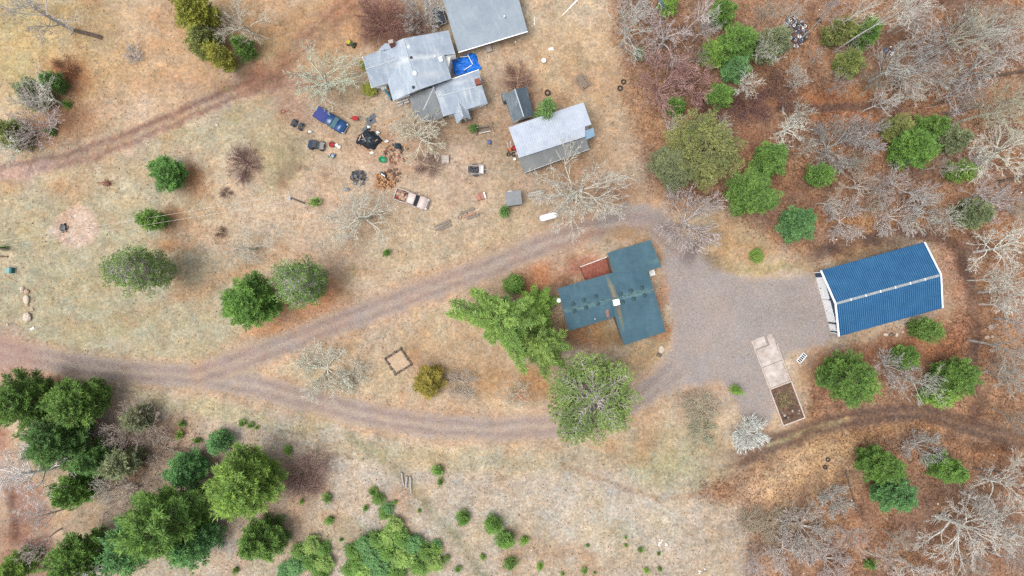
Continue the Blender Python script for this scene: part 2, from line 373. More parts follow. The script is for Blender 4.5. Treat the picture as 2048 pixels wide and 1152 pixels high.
for o in (-9, 9): paint(stroke_m(offs(TRACK_N2, o), 5, 5) * .55 * np.clip(.7 + nW, 0, 1), (140, 104, 86))
paint(blob_m(470, 165, 60, 16, -20) * 0.6, (120, 88, 76)); paint(blob_m(540, 150, 60, 30, -20) * 0.5, (150, 106, 84)); paint(blob_m(590, 215, 60, 30, 30) * 0.6, (176, 136, 120))
paint(blob_m(30, 345, 80, 24, -6) * 0.7, (208, 176, 164))
t_e = stroke_m(TRACK_E, 21, 5) * sstep(1405, 1500, WX); paint(t_e * 0.9, (144, 112, 90))
for off in (-9, 9):
    tr = [(x, y + off) for x, y in TRACK_E[1:]]
    paint(stroke_m(tr, 6, 3) * 0.75 * sstep(1420, 1560, WX) * np.clip(0.8 + nW, 0, 1), (112, 88, 78)); HGT = HGT - 0.04 * stroke_m(tr, 5, 5)
paint(stroke_m(TRACK_E[3:6], 4, 4) * 0.7, (178, 162, 118))
t_g = stroke_m(TRACK_G, 13, 5); HGT = HGT - .04 * t_g; paint(t_g * 1.0 * np.clip(.85 + nW, 0, 1), (116, 88, 76))
t_w = stroke_m(TRACK_W, 9, 4); paint(t_w * 0.95, (116, 86, 76))
t_sw = stroke_m(TRACK_SW, 34, 14); paint(t_sw * 0.8, (172, 124, 108)); paint(stroke_m([(18, 980), (30, 1060), (36, 1400)], 8, 6) * .7, (118, 80, 66))
for x, y, rx, ry, an in [(1925, 545, 12, 30, -30), (1905, 490, 40, 14, 30), (1960, 800, 26, 40, 0), (1990, 835, 40, 20, 20), (1690, 960, 6, 60, 12), (1720, 1040, 8, 60, -28), (1680, 955, 12, 16, 0), (1970, 890, 80, 8, 8), (1615, 870, 50, 8, -20), (1500, 925, 40, 6, -10)]:
    paint(blob_m(x, y, rx, ry, an, .8) * .65, (112, 82, 68))
for x0, y0, x1, y1 in [(560, 860, 600, 868), (1840, 50, 1870, 120), (1850, 30, 1905, 90), (1440, 300, 1470, 350)]:
    paint(stroke_m([(x0, y0), (x1, y1)], 3, 3) * .5, (120, 88, 70))
# leaf drifts and greener grass in broad uneven patches
nD = fbm(X / 5.5, Y / 5.5, 410, 5, .6); nD2 = fbm(X / 6.5, Y / 6.5, 430, 5, .6); soft = (1 - GRV) * (1 - np.maximum(t_n, t_e))
paint(np.clip(nD * 2.2 - .15, 0, 1) * .5 * soft, (194, 146, 108)); paint(np.clip(nD2 * 2.2 - .2, 0, 1) * .42 * soft * (1 - wood_m), (182, 172, 132)); paint(np.clip(-nD * 2.2 - .25, 0, 1) * .45 * soft * (1 - wood_m), (222, 196, 170))
paint(np.clip(-nD2 * 2.2 - .1, 0, 1) * .5 * wood_m * soft, (128, 100, 86))
# grain at the size of the mesh, and dark specks of bare soil in the yard
grey = Cc.mean(-1, keepdims=True); Cc = grey + (Cc - grey) * (0.91 - 0.06 * wood_m)[..., None]
rug = (1 - 0.62 * GRV)
nM = fbm(X / 1.7, Y / 1.7, 140, 4, 0.7); nM2 = fbm(X / 2.3, Y / 2.3, 160, 4, 0.7)
Cc *= (1 + rug * (0.15 * nF + 0.20 * nM + 0.16 * nW))[..., None]
Cc[..., 0] *= 1 + 0.14 * nM2 * rug; Cc[..., 2] *= 1 - 0.16 * nM2 * rug
yardspk = np.clip(vnoise(X / 0.8, Y / 0.8, 301) - 0.80, 0, 1) * 4 * np.clip(0.5 + 1.5 * nB, 0, 1) * (1 - GRV)
paint(np.clip(yardspk, 0, 1) * 0.55, (140, 110, 82))
yardspk2 = np.clip(vnoise(X / 1.1, Y / 1.1, 311) - 0.82, 0, 1) * 4 * np.clip(0.4 - 1.5 * nB, 0, 1) * (1 - GRV) * (1 - LIT)
paint(np.clip(yardspk2, 0, 1) * 0.6, (148, 150, 92))
wspk = np.clip(vnoise(X / 1.6, Y / 1.6, 321) - 0.6, 0, 1) * 2.4 * wood_m * (1 - np.maximum(t_e, t_g))
paint(np.clip(wspk, 0, 1) * 0.5, (126, 92, 74))
wspk = np.clip(vnoise(X / 2.2, Y / 2.2, 331) - 0.6, 0, 1) * 2.4 * wood_m * (1 - np.maximum(t_e, t_g))
paint(np.clip(wspk, 0, 1) * 0.5, (204, 158, 116))
gy_ = np.maximum(g_yard, g_loop) * GRV
tone = np.ones(X.shape + (3,)) * np.array([0.95, 0.985, 1.01])
def mixtone(m, c):
    global tone
    tone = tone * (1 - m[..., None]) + np.array(c) * m[..., None]
mixtone(field, (0.86, 0.93, 0.97)); mixtone(wood_m, (0.94, 0.96, 0.96)); mixtone(blob_m(1620, 940, 150, 70, -15, .8), (1.10, 1.30, 1.32)); mixtone(GRV, (0.98, 0.98, 0.99)); mixtone(gy_, (0.86, 0.91, 0.95))
Cc *= tone
ym = (blob_m(880, 300, 400, 260, 0, .6) * (1 - GRV) * .35)[..., None]; gl = Cc.mean(-1, keepdims=True); Cc = Cc * (1 - ym) + (gl * np.array([1.22, 1.0, .80])) * ym
Cc = np.clip(Cc, 0.01, 0.9)
HGT = np.where(GRV > .3, -0.02 + 0.006 * nF, HGT)

def attr_mesh(name, verts, faces, col, grv, lit):
    me = bpy.data.meshes.new(name)
    nv, nf = len(verts), len(faces)
    me.vertices.add(nv); me.vertices.foreach_set('co', verts.ravel().astype(np.float32))
    me.loops.add(nf * 4); me.loops.foreach_set('vertex_index', faces.ravel().astype(np.int32))
    me.polygons.add(nf); me.polygons.foreach_set('loop_start', np.arange(0, nf * 4, 4, dtype=np.int32))
    me.polygons.foreach_set('use_smooth', np.ones(nf, bool))
    a = me.attributes.new('albedo', 'FLOAT_COLOR', 'POINT')
    a.data.foreach_set('color', np.concatenate([col, np.ones((nv, 1))], 1).ravel().astype(np.float32))
    a = me.attributes.new('gravel', 'FLOAT', 'POINT'); a.data.foreach_set('value', grv.astype(np.float32))
    a = me.attributes.new('litter', 'FLOAT', 'POINT'); a.data.foreach_set('value', lit.astype(np.float32))
    me.update(calc_edges=True); me.validate()
    return me

def ground_material():
    m = bpy.data.materials.new('ground_cover'); m.use_nodes = True
    nt = m.node_tree; N = nt.nodes; L = nt.links; b = N['Principled BSDF']
    b.inputs['Roughness'].default_value = 0.95; b.inputs['Specular IOR Level'].default_value = 0.1
    def at(n):
        a = N.new('ShaderNodeAttribute'); a.attribute_name = n; return a
    col, grv, lit = at('albedo'), at('gravel'), at('litter')
    tc = N.new('ShaderNodeTexCoord')
    def noise(scale, det=5, rough=0.7):
        n = N.new('ShaderNodeTexNoise'); n.inputs['Scale'].default_value = scale; n.inputs['Detail'].default_value = det; n.inputs['Roughness'].default_value = rough
        L.new(tc.outputs['Object'], n.inputs['Vector']); return n
    def mrange(src, a, b_, c, d):
        r = N.new('ShaderNodeMapRange'); r.inputs[1].default_value = a; r.inputs[2].default_value = b_; r.inputs[3].default_value = c; r.inputs[4].default_value = d
        L.new(src, r.inputs[0]); return r.outputs[0]
    def math_(op, a, b_):
        n = N.new('ShaderNodeMath'); n.operation = op
        for i, v in enumerate((a, b_)):
            if isinstance(v, (int, float)): n.inputs[i].default_value = v
            else: L.new(v, n.inputs[i])
        return n.outputs[0]
    def mix(fac, a, b_, typ='MIX'):
        n = N.new('ShaderNodeMix'); n.data_type = 'RGBA'; n.blend_type = typ
        if isinstance(fac, (int, float)): n.inputs['Factor'].default_value = fac
        else: L.new(fac, n.inputs['Factor'])
        for s, v in (('A', a), ('B', b_)):
            sock = [i for i in n.inputs if i.name == s and i.type == 'RGBA'][0]
            if isinstance(v, tuple): sock.default_value = (*v, 1)
            else: L.new(v, sock)
        return [o for o in n.outputs if o.type == 'RGBA'][0]
    n1 = noise(2.2, 3, 0.55); n2 = noise(7.0, 3, 0.6); n3 = noise(0.9, 4); n4 = noise(1.7, 3, .6)
    # dry blades: bright and dark flecks
    v1 = mrange(n1.outputs['Fac'], 0.30, 0.70, 0.78, 1.22)
    v2 = mrange(n2.outputs['Fac'], 0.30, 0.70, 0.86, 1.14)
    v3 = mrange(n3.outputs['Fac'], 0.3, 0.7, 0.84, 1.16)
    val = math_('MULTIPLY', math_('MULTIPLY', v1, v2), v3)
    gv1 = mrange(noise(3.2, 4, .75).outputs['Fac'], 0.3, 0.7, 0.80, 1.20)
    vg = N.new('ShaderNodeMix'); vg.data_type = 'FLOAT'
    L.new(grv.outputs['Fac'], vg.inputs[0]); L.new(val, vg.inputs[2]); L.new(gv1, vg.inputs[3])
    base = col.outputs['Color']
    mul = mix(1.0, base, vg.outputs[0], 'MULTIPLY')
    # colour shift: rusty and pale flecks
    rust = mix(1.0, mul, (1.10, 0.97, 0.86), 'MULTIPLY'); pale = mix(1.0, mul, (0.97, 1.01, 1.04), 'MULTIPLY')
    sh = mrange(n4.outputs['Fac'], 0.35, 0.65, 0.0, 1.0)
    shifted = mix(sh, pale, rust)
    f = mrange(grv.outputs['Fac'], 0, 1, 0.75, 0.3)
    c1 = mix(f, mul, shifted)
    # leaf litter: leaf-sized cells, each its own tone
    vo = N.new('ShaderNodeTexVoronoi'); vo.inputs['Scale'].default_value = 4.5; L.new(tc.outputs['Object'], vo.inputs['Vector'])
    sep = N.new('ShaderNodeSeparateColor'); L.new(vo.outputs['Color'], sep.inputs[0])
    lv = mrange(sep.outputs[0], 0, 1, 0.68, 1.34)
    c2 = mix(1.0, c1, lv, 'MULTIPLY')
    c3 = mix(mrange(lit.outputs['Fac'], 0, 1, 0.25, 0.8), c1, c2)
    L.new(c3, b.inputs['Base Color'])
    bp = N.new('ShaderNodeBump'); bp.inputs['Strength'].default_value = 0.5; bp.inputs['Distance'].default_value = 0.12
    L.new(val, bp.inputs['Height']); L.new(bp.outputs[0], b.inputs['Normal'])
    return m
M_GROUND = ground_material()

V = np.stack([X, Y, HGT], -1)
nx_, ny_ = X.shape
idx = np.arange(nx_ * ny_).reshape(nx_, ny_)
F = np.stack([idx[:-1, :-1], idx[1:, :-1], idx[1:, 1:], idx[:-1, 1:]], -1).reshape(-1, 4)
gme = attr_mesh('ground', V.reshape(-1, 3), F, Cc.reshape(-1, 3), GRV.ravel(), LIT.ravel())
ground = link('ground', gme, M_GROUND); ground['kind'] = 'structure'

def sheet(name, mask, lift):
    mq = (mask[:-1, :-1] + mask[1:, :-1] + mask[1:, 1:] + mask[:-1, 1:]) / 4
    sel = (mq > 0.5) & (np.abs(X[:-1, :-1]) < 86.9) & (np.abs(Y[:-1, :-1]) < 50.9)
    f = F.reshape(nx_ - 1, ny_ - 1, 4)[sel]
    u, inv = np.unique(f.ravel(), return_inverse=True)
    v = V.reshape(-1, 3)[u].copy(); v[:, 2] += lift
    me = attr_mesh(name, v, inv.reshape(-1, 4), Cc.reshape(-1, 3)[u], GRV.ravel()[u], LIT.ravel()[u])
    o = link(name, me, M_GROUND); o['kind'] = 'structure'
    return o
sheet('gravel_driveway', np.maximum(g_low, g_up) * (1 - (g_yard > .5)), 0.004)
sheet('gravel_yard', np.maximum(g_yard, g_loop * (g_up < .5)), 0.004)
sheet('dirt_track', t_n, 0.004)
sheet('dirt_track_east', t_e, 0.004)
sheet('dirt_track_garage', t_g * (t_e < .5), 0.004)
sheet('dirt_track_southwest', t_sw, 0.004)
sheet('dirt_track_woods', t_w, 0.004)

def sample(mask, px, py):
    i = np.clip(((px - 1024) / 12.5 - gx[ox]) / STEP, 0, nxi - 1).astype(int) + ox
    j = np.clip(((576 - py) / 12.5 - gy[oy]) / STEP, 0, nyi - 1).astype(int) + oy
    return mask[i, j]

# ------------------------------------------------------------------ buildings
WHITE_P = mat('white_paint', (0.78, 0.78, 0.76), (0.62, 0.62, 0.60), scale=1.2, rough=0.5)
WHITE_M = mat('white_metal', (0.80, 0.81, 0.82), (0.70, 0.72, 0.74), scale=2.0, rough=0.4)
SIDING = mat('pale_siding', (0.60, 0.60, 0.57), (0.46, 0.46, 0.44), scale=1.0, rough=0.7, stretch=(0.3, 0.3, 9))
BLUE_WALL = mat('dark_blue_siding', (0.022, 0.055, 0.115), (0.018, 0.045, 0.09), scale=1.0, rough=0.45)
GLASS = glass()
TRIM_DARK = mat('dark_trim', (0.02, 0.025, 0.03), (0.012, 0.016, 0.02), scale=3, rough=0.5)
CONC = mat('concrete', A(214, 202, 192), A(176, 162, 152), scale=1.4, rough=0.9, bump=.3, detail=8, c3=A(232, 224, 216))
BRICK_M = mat('red_brick', A(176, 104, 84), A(140, 82, 70), scale=6, rough=0.9)
WOOD = mat('weathered_wood', A(178, 162, 146), A(134, 118, 104), scale=3, rough=0.9, stretch=(1, 8, 1), bump=.3)
WOOD2 = mat('brown_wood', A(150, 110, 80), A(104, 76, 58), scale=3, rough=0.9)
PLANK_T = mat('tan_plank', A(222, 178, 130), A(180, 136, 96), scale=3, rough=0.85)

def roof_mat(name, c1, c2, c3, course=7.0, ang=0.0, rough=0.85, streak=0.5):
    """asphalt shingles: faint courses, weather streaks running down the slope, pale wear patches"""
    m = bpy.data.materials.new(name); m.use_nodes = True
    nt = m.node_tree; N = nt.nodes; L = nt.links; b = N['Principled BSDF']
    b.inputs['Roughness'].default_value = rough; b.inputs['Specular IOR Level'].default_value = 0.25
    tc = N.new('ShaderNodeTexCoord'); mp = N.new('ShaderNodeMapping'); mp.inputs['Rotation'].default_value = (0, 0, -ang)
    L.new(tc.outputs['Object'], mp.inputs['Vector'])
    def nz(scale, st, det=5):
        q = N.new('ShaderNodeMapping'); q.inputs['Scale'].default_value = st; L.new(mp.outputs[0], q.inputs['Vector'])
        n = N.new('ShaderNodeTexNoise'); n.inputs['Scale'].default_value = scale; n.inputs['Detail'].default_value = det; n.inputs['Roughness'].default_value = .7
        L.new(q.outputs[0], n.inputs['Vector']); return n.outputs['Fac']
    def mixc(f, a, b_):
        n = N.new('ShaderNodeMix'); n.data_type = 'RGBA'; L.new(f, n.inputs['Factor'])
        I = [i for i in n.inputs if i.type == 'RGBA']
        for s, v in zip(I, (a, b_)):
            if isinstance(v, tuple): s.default_value = (*v, 1)
            else: L.new(v, s)
        return [o for o in n.outputs if o.type == 'RGBA'][0]
    def rng_(src, a, b_, c=0., d=1.):
        r = N.new('ShaderNodeMapRange'); r.inputs[1].default_value = a; r.inputs[2].default_value = b_; r.inputs[3].default_value = c; r.inputs[4].default_value = d; L.new(src, r.inputs[0]); return r.outputs[0]
    big = rng_(nz(0.35, (1, 1, 1)), .35, .65)
    c = mixc(big, c2, c1)
    c = mixc(rng_(nz(1.6, (1.0, .25, .3)), .5, .75, 0, streak), c, c3)
    c = mixc(rng_(nz(3.0, (.25, 2.2, 2.2), 3), .5, .72, 0, .35), c, tuple(x * .75 for x in c2))
    c = mixc(rng_(nz(9.0, (1, 1, 1), 3), .45, .7, 0, .35), c, tuple(x * .7 for x in c1))
    L.new(c, b.inputs['Base Color'])
    return m

def window_on(parent, c, rotz, w=0.9, h=1.1):
    """window with frame, pane and sill on a wall; c is the centre in the parent's frame, outward +x after rotz"""
    bm = NB(); R_ = Matrix.Rotation(rotz, 4, 'Z')
    def bx(off, sz): add_box(bm, Vector(c) + (R_ @ Vector(off)), sz, (0, 0, rotz))
    for s in (-1, 1):
        bx((0.03, s * (w / 2 + 0.04), 0), (0.06, 0.08, h + 0.16)); bx((0.03, 0, s * (h / 2 + 0.04)), (0.06, w, 0.08))
    bx((0.03, 0, 0), (0.05, w, 0.04))
    f = part('window', bm, WHITE_P, parent)
    p = part('pane', box(Vector(c) + (R_ @ Vector((0.012, 0, 0))), (0.02, w, h), (0, 0, rotz)), GLASS, f)
    s = part('sill', box(Vector(c) + (R_ @ Vector((0.06, 0, -h / 2 - 0.10))), (0.12, w + 0.2, 0.05), (0, 0, rotz)), WHITE_P, f)
    return f

def door_on(parent, c, rotz, w=0.95, h=2.05, m=None):
    R_ = Matrix.Rotation(rotz, 4, 'Z'); bm = NB()
    add_box(bm, Vector(c) + (R_ @ Vector((0.025, 0, 0))), (0.05, w, h), (0, 0, rotz))
    for k in (-1, 1): add_box(bm, Vector(c) + (R_ @ Vector((0.055, 0, k * h * .22))), (0.012, w * .6, h * .3), (0, 0, rotz))
    d = part('door', bm, m or WHITE_P, parent)
    part('handle', box(Vector(c) + (R_ @ Vector((0.08, w * .38, -0.05))), (0.06, 0.1, 0.03), (0, 0, rotz)), TRIM_DARK, d)
    fr = NB()
    for s in (-1, 1): add_box(fr, Vector(c) + (R_ @ Vector((0.03, s * (w / 2 + .05), 0))), (0.07, .1, h + .1), (0, 0, rotz))
    add_box(fr, Vector(c) + (R_ @ Vector((0.03, 0, h / 2 + .09))), (0.07, w + .2, .1), (0, 0, rotz))
    part('frame', fr, WHITE_P, d)
    return d

def gable(name, label, px, py, rot, L, Wd, ze, zr, roofm, wallm, oh=0.3, ohg=0.3, th=0.12, cat='building', trim=None, ribs=0.0, cap=None, group=None):
    """gabled building: x along the ridge; L x Wd is the roof outline"""
    c = W(px, py, 0)
    o = thing(name, label, cat, (c.x, c.y, 0), rot, group)
    hl, hw = L / 2, Wd / 2; wl_, ww = hl - ohg, hw - oh
    slope = (zr - ze) / hw
    zw = ze + slope * oh - th
    for s in (-1, 1):
        part('wall', box((0, s * (ww - 0.075), zw / 2), (2 * wl_, 0.15, zw)), wallm, o)
        bm = NB()
        pts = [(-ww + .15, -0.0), (ww - .15, -0.0), (ww - .15, zw + slope * .15), (0, zr - th - 0.02), (-ww + .15, zw + slope * .15)]
        a = [bm.verts.new((s * wl_, y, z)) for y, z in pts]; b = [bm.verts.new((s * (wl_ - .15), y, z)) for y, z in pts]
        bm.faces.new(a); bm.faces.new(b[::-1])
        for i in range(5): bm.faces.new((a[i], b[i], b[(i + 1) % 5], a[(i + 1) % 5]))
        part('wall', bm, wallm, o)
        bm = NB()
        add_prism(bm, [(-hl, 0, zr), (hl, 0, zr), (hl, s * hw, ze), (-hl, s * hw, ze)], th)
        rf = part('roof', bm, roofm, o)
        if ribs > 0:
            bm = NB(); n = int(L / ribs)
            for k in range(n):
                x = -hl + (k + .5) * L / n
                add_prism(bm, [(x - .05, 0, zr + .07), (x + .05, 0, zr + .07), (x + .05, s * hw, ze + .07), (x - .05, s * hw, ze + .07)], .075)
            rb = part('roof_rib', bm, RIB_LIT, rf); rb['kind'] = 'stuff'
        if trim:
            for e in (-1, 1):
                x = e * hl
                part('rake_trim', add_prism(NB(), [(x - .10, 0, zr + .07), (x + .13, 0, zr + .07), (x + .13, s * (hw + .05), ze + .07), (x - .10, s * (hw + .05), ze + .07)], .24), trim, o)
    return o, zw, slope

# --- blue roofed garage
RIB_LIT = mat('blue_steel_rib_lit', A(86, 146, 190), A(66, 124, 170), scale=0.5, rough=0.5, spec=0.3, detail=6)  # paler than the roof steel: light caught on the ribs is put into colour
RBLUE = mat('blue_steel', A(50, 112, 162), A(34, 90, 142), scale=0.35, rough=0.55, spec=0.2, detail=6)
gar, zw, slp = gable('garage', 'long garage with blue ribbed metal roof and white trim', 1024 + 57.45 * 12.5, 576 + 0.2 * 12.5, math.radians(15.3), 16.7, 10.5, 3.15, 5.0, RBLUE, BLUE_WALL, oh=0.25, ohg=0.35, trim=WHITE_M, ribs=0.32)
RIDGE = mat('ridge_plastic', A(196, 204, 206), A(160, 170, 176), scale=4, rough=0.35, detail=6)
for k in range(7):
    x0 = -8.2 + k * 16.4 / 7; x1 = x0 + 16.4 / 7 - 0.10
    bm = NB()
    for s in (-1, 1): add_prism(bm, [(x0, 0, 5.10), (x1, 0, 5.10), (x1, s * .19, 5.10 - .19 * slp), (x0, s * .19, 5.10 - .19 * slp)], .03)
    rp_ = part('ridge_panel', bm, RIDGE, gar)
    if k: part('joint_strip', box((x0 - .05, 0, 5.09), (.10, .40, .06)), WHITE_M, rp_)
xw = -16.7 / 2 + .35
def gdoor(y, w, h, n):
    bm = NB()
    for k in range(n): add_box(bm, (xw - .03, y, h * (k + .5) / n), (.06, w, h / n - .025), bevel=.012)
    d = part('garage_door', bm, WHITE_M, gar)
    fr = NB()
    for s in (-1, 1): add_box(fr, (xw - .04, y + s * (w / 2 + .06), h / 2), (.10, .12, h))
    add_box(fr, (xw - .04, y, h + .06), (.10, w + .24, .12))
    part('frame', fr, WHITE_M, d)
    part('handle', box((xw - .09, y, h * .3), (.05, .22, .05)), TRIM_DARK, d)
gdoor(2.35, 3.4, 2.55, 4); gdoor(-1.35, 3.4, 2.55, 4)
door_on(gar, (xw - .01, -4.05, 1.05), math.pi, 0.95, 2.1, WHITE_M)
for y in (4.65, 0.5, -3.35, -4.75): part('light_fixture', box((xw - .08, y, 2.55 if abs(y) > 1 else 2.7), (.12, .18, .3)), TRIM_DARK, gar)
for s in (-1, 1):
    part('corner_trim', box((xw - .02, s * 4.96, 1.5), (.12, .14, 3.0)), WHITE_M, gar); part('corner_trim', box((-xw + .02, s * 4.96, 1.5), (.12, .14, 3.0)), WHITE_M, gar)
    part('gutter', box((0, s * 5.27, 3.1), (16.4, .1, .1)), RBLUE, gar)
    for x in (-4, 0, 4): window_on(gar, (x, s * 5.0, 1.7), s * math.pi / 2)

# --- teal roofed house
TEAL = roof_mat('teal_shingles', A(86, 124, 141), A(66, 103, 119), A(112, 148, 158), ang=math.radians(13), rough=.55, streak=.35)
LT = W(1225, 600, 0)
tea = thing('teal_house', 'low house with wide teal roof and a white skylight', 'house', LT)
def Q(l): return rel([W(*p) for p in l], LT)
TP = dict(SL=[(1126, 621, 4.3), (1219, 599.3, 4.3), (1229.5, 634, 3.6), (1137, 662.4, 3.6)],
          SR=[(1219, 599.3, 4.3), (1307.3, 578.6, 4.3), (1331.6, 663.6, 3.05), (1247.7, 690.4, 3.05)],
          NL=[(1126, 621, 4.3), (1115.5, 577, 3.5), (1227, 544.5, 3.5), (1239, 594.6, 4.3)],
          NR=[(1239, 594.6, 4.3), (1227, 544.5, 3.5), (1215, 505.6, 3.0), (1301.2, 480, 3.0), (1323, 533.6, 3.45), (1295, 541, 3.5), (1307.3, 578.6, 4.3)])
for k, v in TP.items(): part('roof', add_prism(NB(), Q(v), .16), TEAL, tea)
GREYW = mat('grey_brown_siding', A(150, 128, 112), A(122, 104, 92), scale=1, rough=.8, stretch=(.3, .3, 8))
part('wall', add_body(NB(), Q([(1120, 580, 3.5), (1225, 548, 3.5), (1215, 509, 3.0), (1300, 484, 3.0), (1321, 533, 3.4), (1297, 541, 3.5), (1328, 662, 3.1), (1249, 687, 3.1), (1230, 636, 3.6), (1139, 660, 3.6)]), .3, .17), GREYW, tea)
def on_roof(px, py, z): return W(px, py, z) - LT
VENTM = mat('teal_vent', A(70, 104, 112), A(48, 80, 88), scale=5, rough=.6)
for (x, y) in [(1146, 608), (1168, 600), (1192, 593), (1149, 621.5), (1172, 614.5), (1196, 607), (1241, 588.5), (1262, 582), (1284, 575.5), (1245.5, 604), (1267.5, 597.5), (1289, 591)]:
    z = 4.3 - abs((y - (621 - (x - 1126) * 42.4 / 181))) / 12.5 * 0.15
    p = on_roof(x, y, z); bm = NB()
    add_lathe(bm, [(.36, 0), (.36, .05), (.30, .09)], p, 12)
    add_lathe(bm, [(.18, .09), (.2, .24), (.05, .3)], p, 10)
    part('roof_vent', bm, VENTM, tea)
for (x, y) in [(1160, 613), (1179, 605), (1205, 600), (1251, 592), (1258, 590), (1273, 585), (1280, 584), (1299, 579)]:
    part('ridge_vent', box(on_roof(x, y, 4.33), (.35, .10, .12), (0, 0, math.radians(13))), VENTM, tea)
bm = NB(); add_box(bm, on_roof(1232.5, 604.5, 4.55), (1.0, .95, .7), (0, 0, math.radians(13)), .04)
sk = part('skylight', bm, WHITE_M, tea)
part('pane', box(on_roof(1232.5, 604.2, 4.91), (.72, .68, .04), (0, 0, math.radians(13))), mat('milky_pane', (.72, .72, .72), (.6, .6, .62), scale=2, rough=.2), sk)
def add_patch(m, c, ang, ab, col, st=.8):
    """weather stain with its own outline: an ellipse in the object's frame broken up by noise"""
    N = m.node_tree.nodes; L = m.node_tree.links; b = N['Principled BSDF']; src = b.inputs['Base Color'].links[0].from_socket
    tc = N.new('ShaderNodeTexCoord'); mp = N.new('ShaderNodeMapping'); mp.vector_type = 'TEXTURE'
    mp.inputs['Location'].default_value = c; mp.inputs['Rotation'].default_value = (0, 0, ang); mp.inputs['Scale'].default_value = (ab[0], ab[1], 1e6)
    L.new(tc.outputs['Object'], mp.inputs['Vector'])
    ln = N.new('ShaderNodeVectorMath'); ln.operation = 'LENGTH'; L.new(mp.outputs[0], ln.inputs[0])
    nz = N.new('ShaderNodeTexNoise'); nz.inputs['Scale'].default_value = 2.5; nz.inputs['Detail'].default_value = 5; L.new(tc.outputs['Object'], nz.inputs['Vector'])
    ad = N.new('ShaderNodeMath'); ad.operation = 'MULTIPLY_ADD'; L.new(nz.outputs['Fac'], ad.inputs[0]); ad.inputs[1].default_value = .9; L.new(ln.outputs['Value'], ad.inputs[2])
    mr = N.new('ShaderNodeMapRange'); mr.inputs[1].default_value = .55; mr.inputs[2].default_value = 1.4; mr.inputs[3].default_value = st; mr.inputs[4].default_value = 0; L.new(ad.outputs[0], mr.inputs[0])
    mx = N.new('ShaderNodeMix'); mx.data_type = 'RGBA'; I = [i for i in mx.inputs if i.type == 'RGBA']
    L.new(mr.outputs[0], mx.inputs['Factor']); L.new(src, I[0]); I[1].default_value = (*col, 1)
    L.new([o for o in mx.outputs if o.type == 'RGBA'][0], b.inputs['Base Color'])
RUST = mat('rust_run', A(138, 128, 92), A(104, 124, 112), scale=1.4, rough=.8, detail=6, c3=A(170, 150, 112))
def stain(pts, dz=.012): return part('rust_stain', add_prism(NB(), Q([(x, y, z + dz) for x, y, z in pts]), .008), RUST, tea)
for (x, y, z, L_, w_, cl, st) in [(1224, 577, 4.0, 2.4, .5, A(168, 150, 112), .8), (1227, 592, 4.2, 1.0, .35, A(176, 140, 92), .8), (1238, 622, 3.95, 1.6, .45, A(150, 116, 78), .9), (1242, 640, 3.7, 2.2, .4, A(140, 140, 104), .7),
                               (1170, 613, 4.25, 5.5, .55, A(130, 166, 172), .6), (1270, 588, 4.25, 4.0, .6, A(130, 166, 172), .7), (1312, 522, 3.3, 1.6, .5, A(112, 150, 146), .5)]:
    p = on_roof(x, y, z); add_patch(TEAL, p, math.radians(13.2) if L_ > 3 or y < 530 else math.radians(-76 + 8 * (y < 600)), (L_, w_), cl, st)
p, q = Q([(1126, 621, 4.33), (1307.3, 578.6, 4.33)]); part('ridge_cap', add_cyl(NB(), p - Vector((0, 0, .06)), q - Vector((0, 0, .06)), .13, n=6), mat('worn_teal', A(120, 152, 150), A(88, 124, 126), scale=1.5), tea)
part('vent_pipe', add_cyl(NB(), on_roof(1190, 638, 3.75), on_roof(1190, 638, 4.2), .07), WHITE_M, tea)
part('satellite_dish', add_lathe(NB(), [(.02, 0), (.2, .03), (.33, .1), (.33, .12), (.2, .06), (.02, .03)], on_roof(1117.5, 601, 3.7), 12), WHITE_M, tea)
part('chimney_flashing', box(on_roof(1215, 627, 3.85), (.5, 1.2, .25), (0, 0, math.radians(13))), mat('rusty_tin', A(170, 150, 146), A(150, 100, 84), scale=3), tea)
st = NB()
for k in range(3): add_box(st, on_roof(1301 + k * 2.4, 545 - k * .9, .5 - k * .17), (.5, 1.2, .17), (0, 0, math.radians(15)))
part('steps', st, WHITE_P, tea)
for (x, y, rz) in [(1302, 600, .25), (1310, 635, .25), (1180, 643, -1.32), (1275, 676, -1.32)]: window_on(tea, W(x, y, 0) - LT + Vector((0, 0, 1.6)), rz, 1.1, 1.0)

mb = W(1194, 537, 0)
mul = thing('mulch_bed', 'brick red mulch bed in the corner of the teal roofed house', 'mulch bed', mb)
part('mulch', add_prism(NB(), rel([W(1160, 535, .07), W(1214, 515, .07), W(1227, 545, .07), W(1172, 563, .07)], mb), .09), mat('red_mulch', A(182, 112, 92), A(150, 84, 68), scale=2.2, bump=.8, bscale=12, c3=A(204, 140, 116)), mul)
p, q = rel([W(1160, 534, .08), W(1214, 514, .08)], mb); part('edging', add_cyl(NB(), p, q, .06, n=6), WHITE_P, mul)
p, q = rel([W(1160, 534, .08), W(1171, 562, .08)], mb); part('edging', add_cyl(NB(), p, q, .06, n=6), WOOD2, mul)
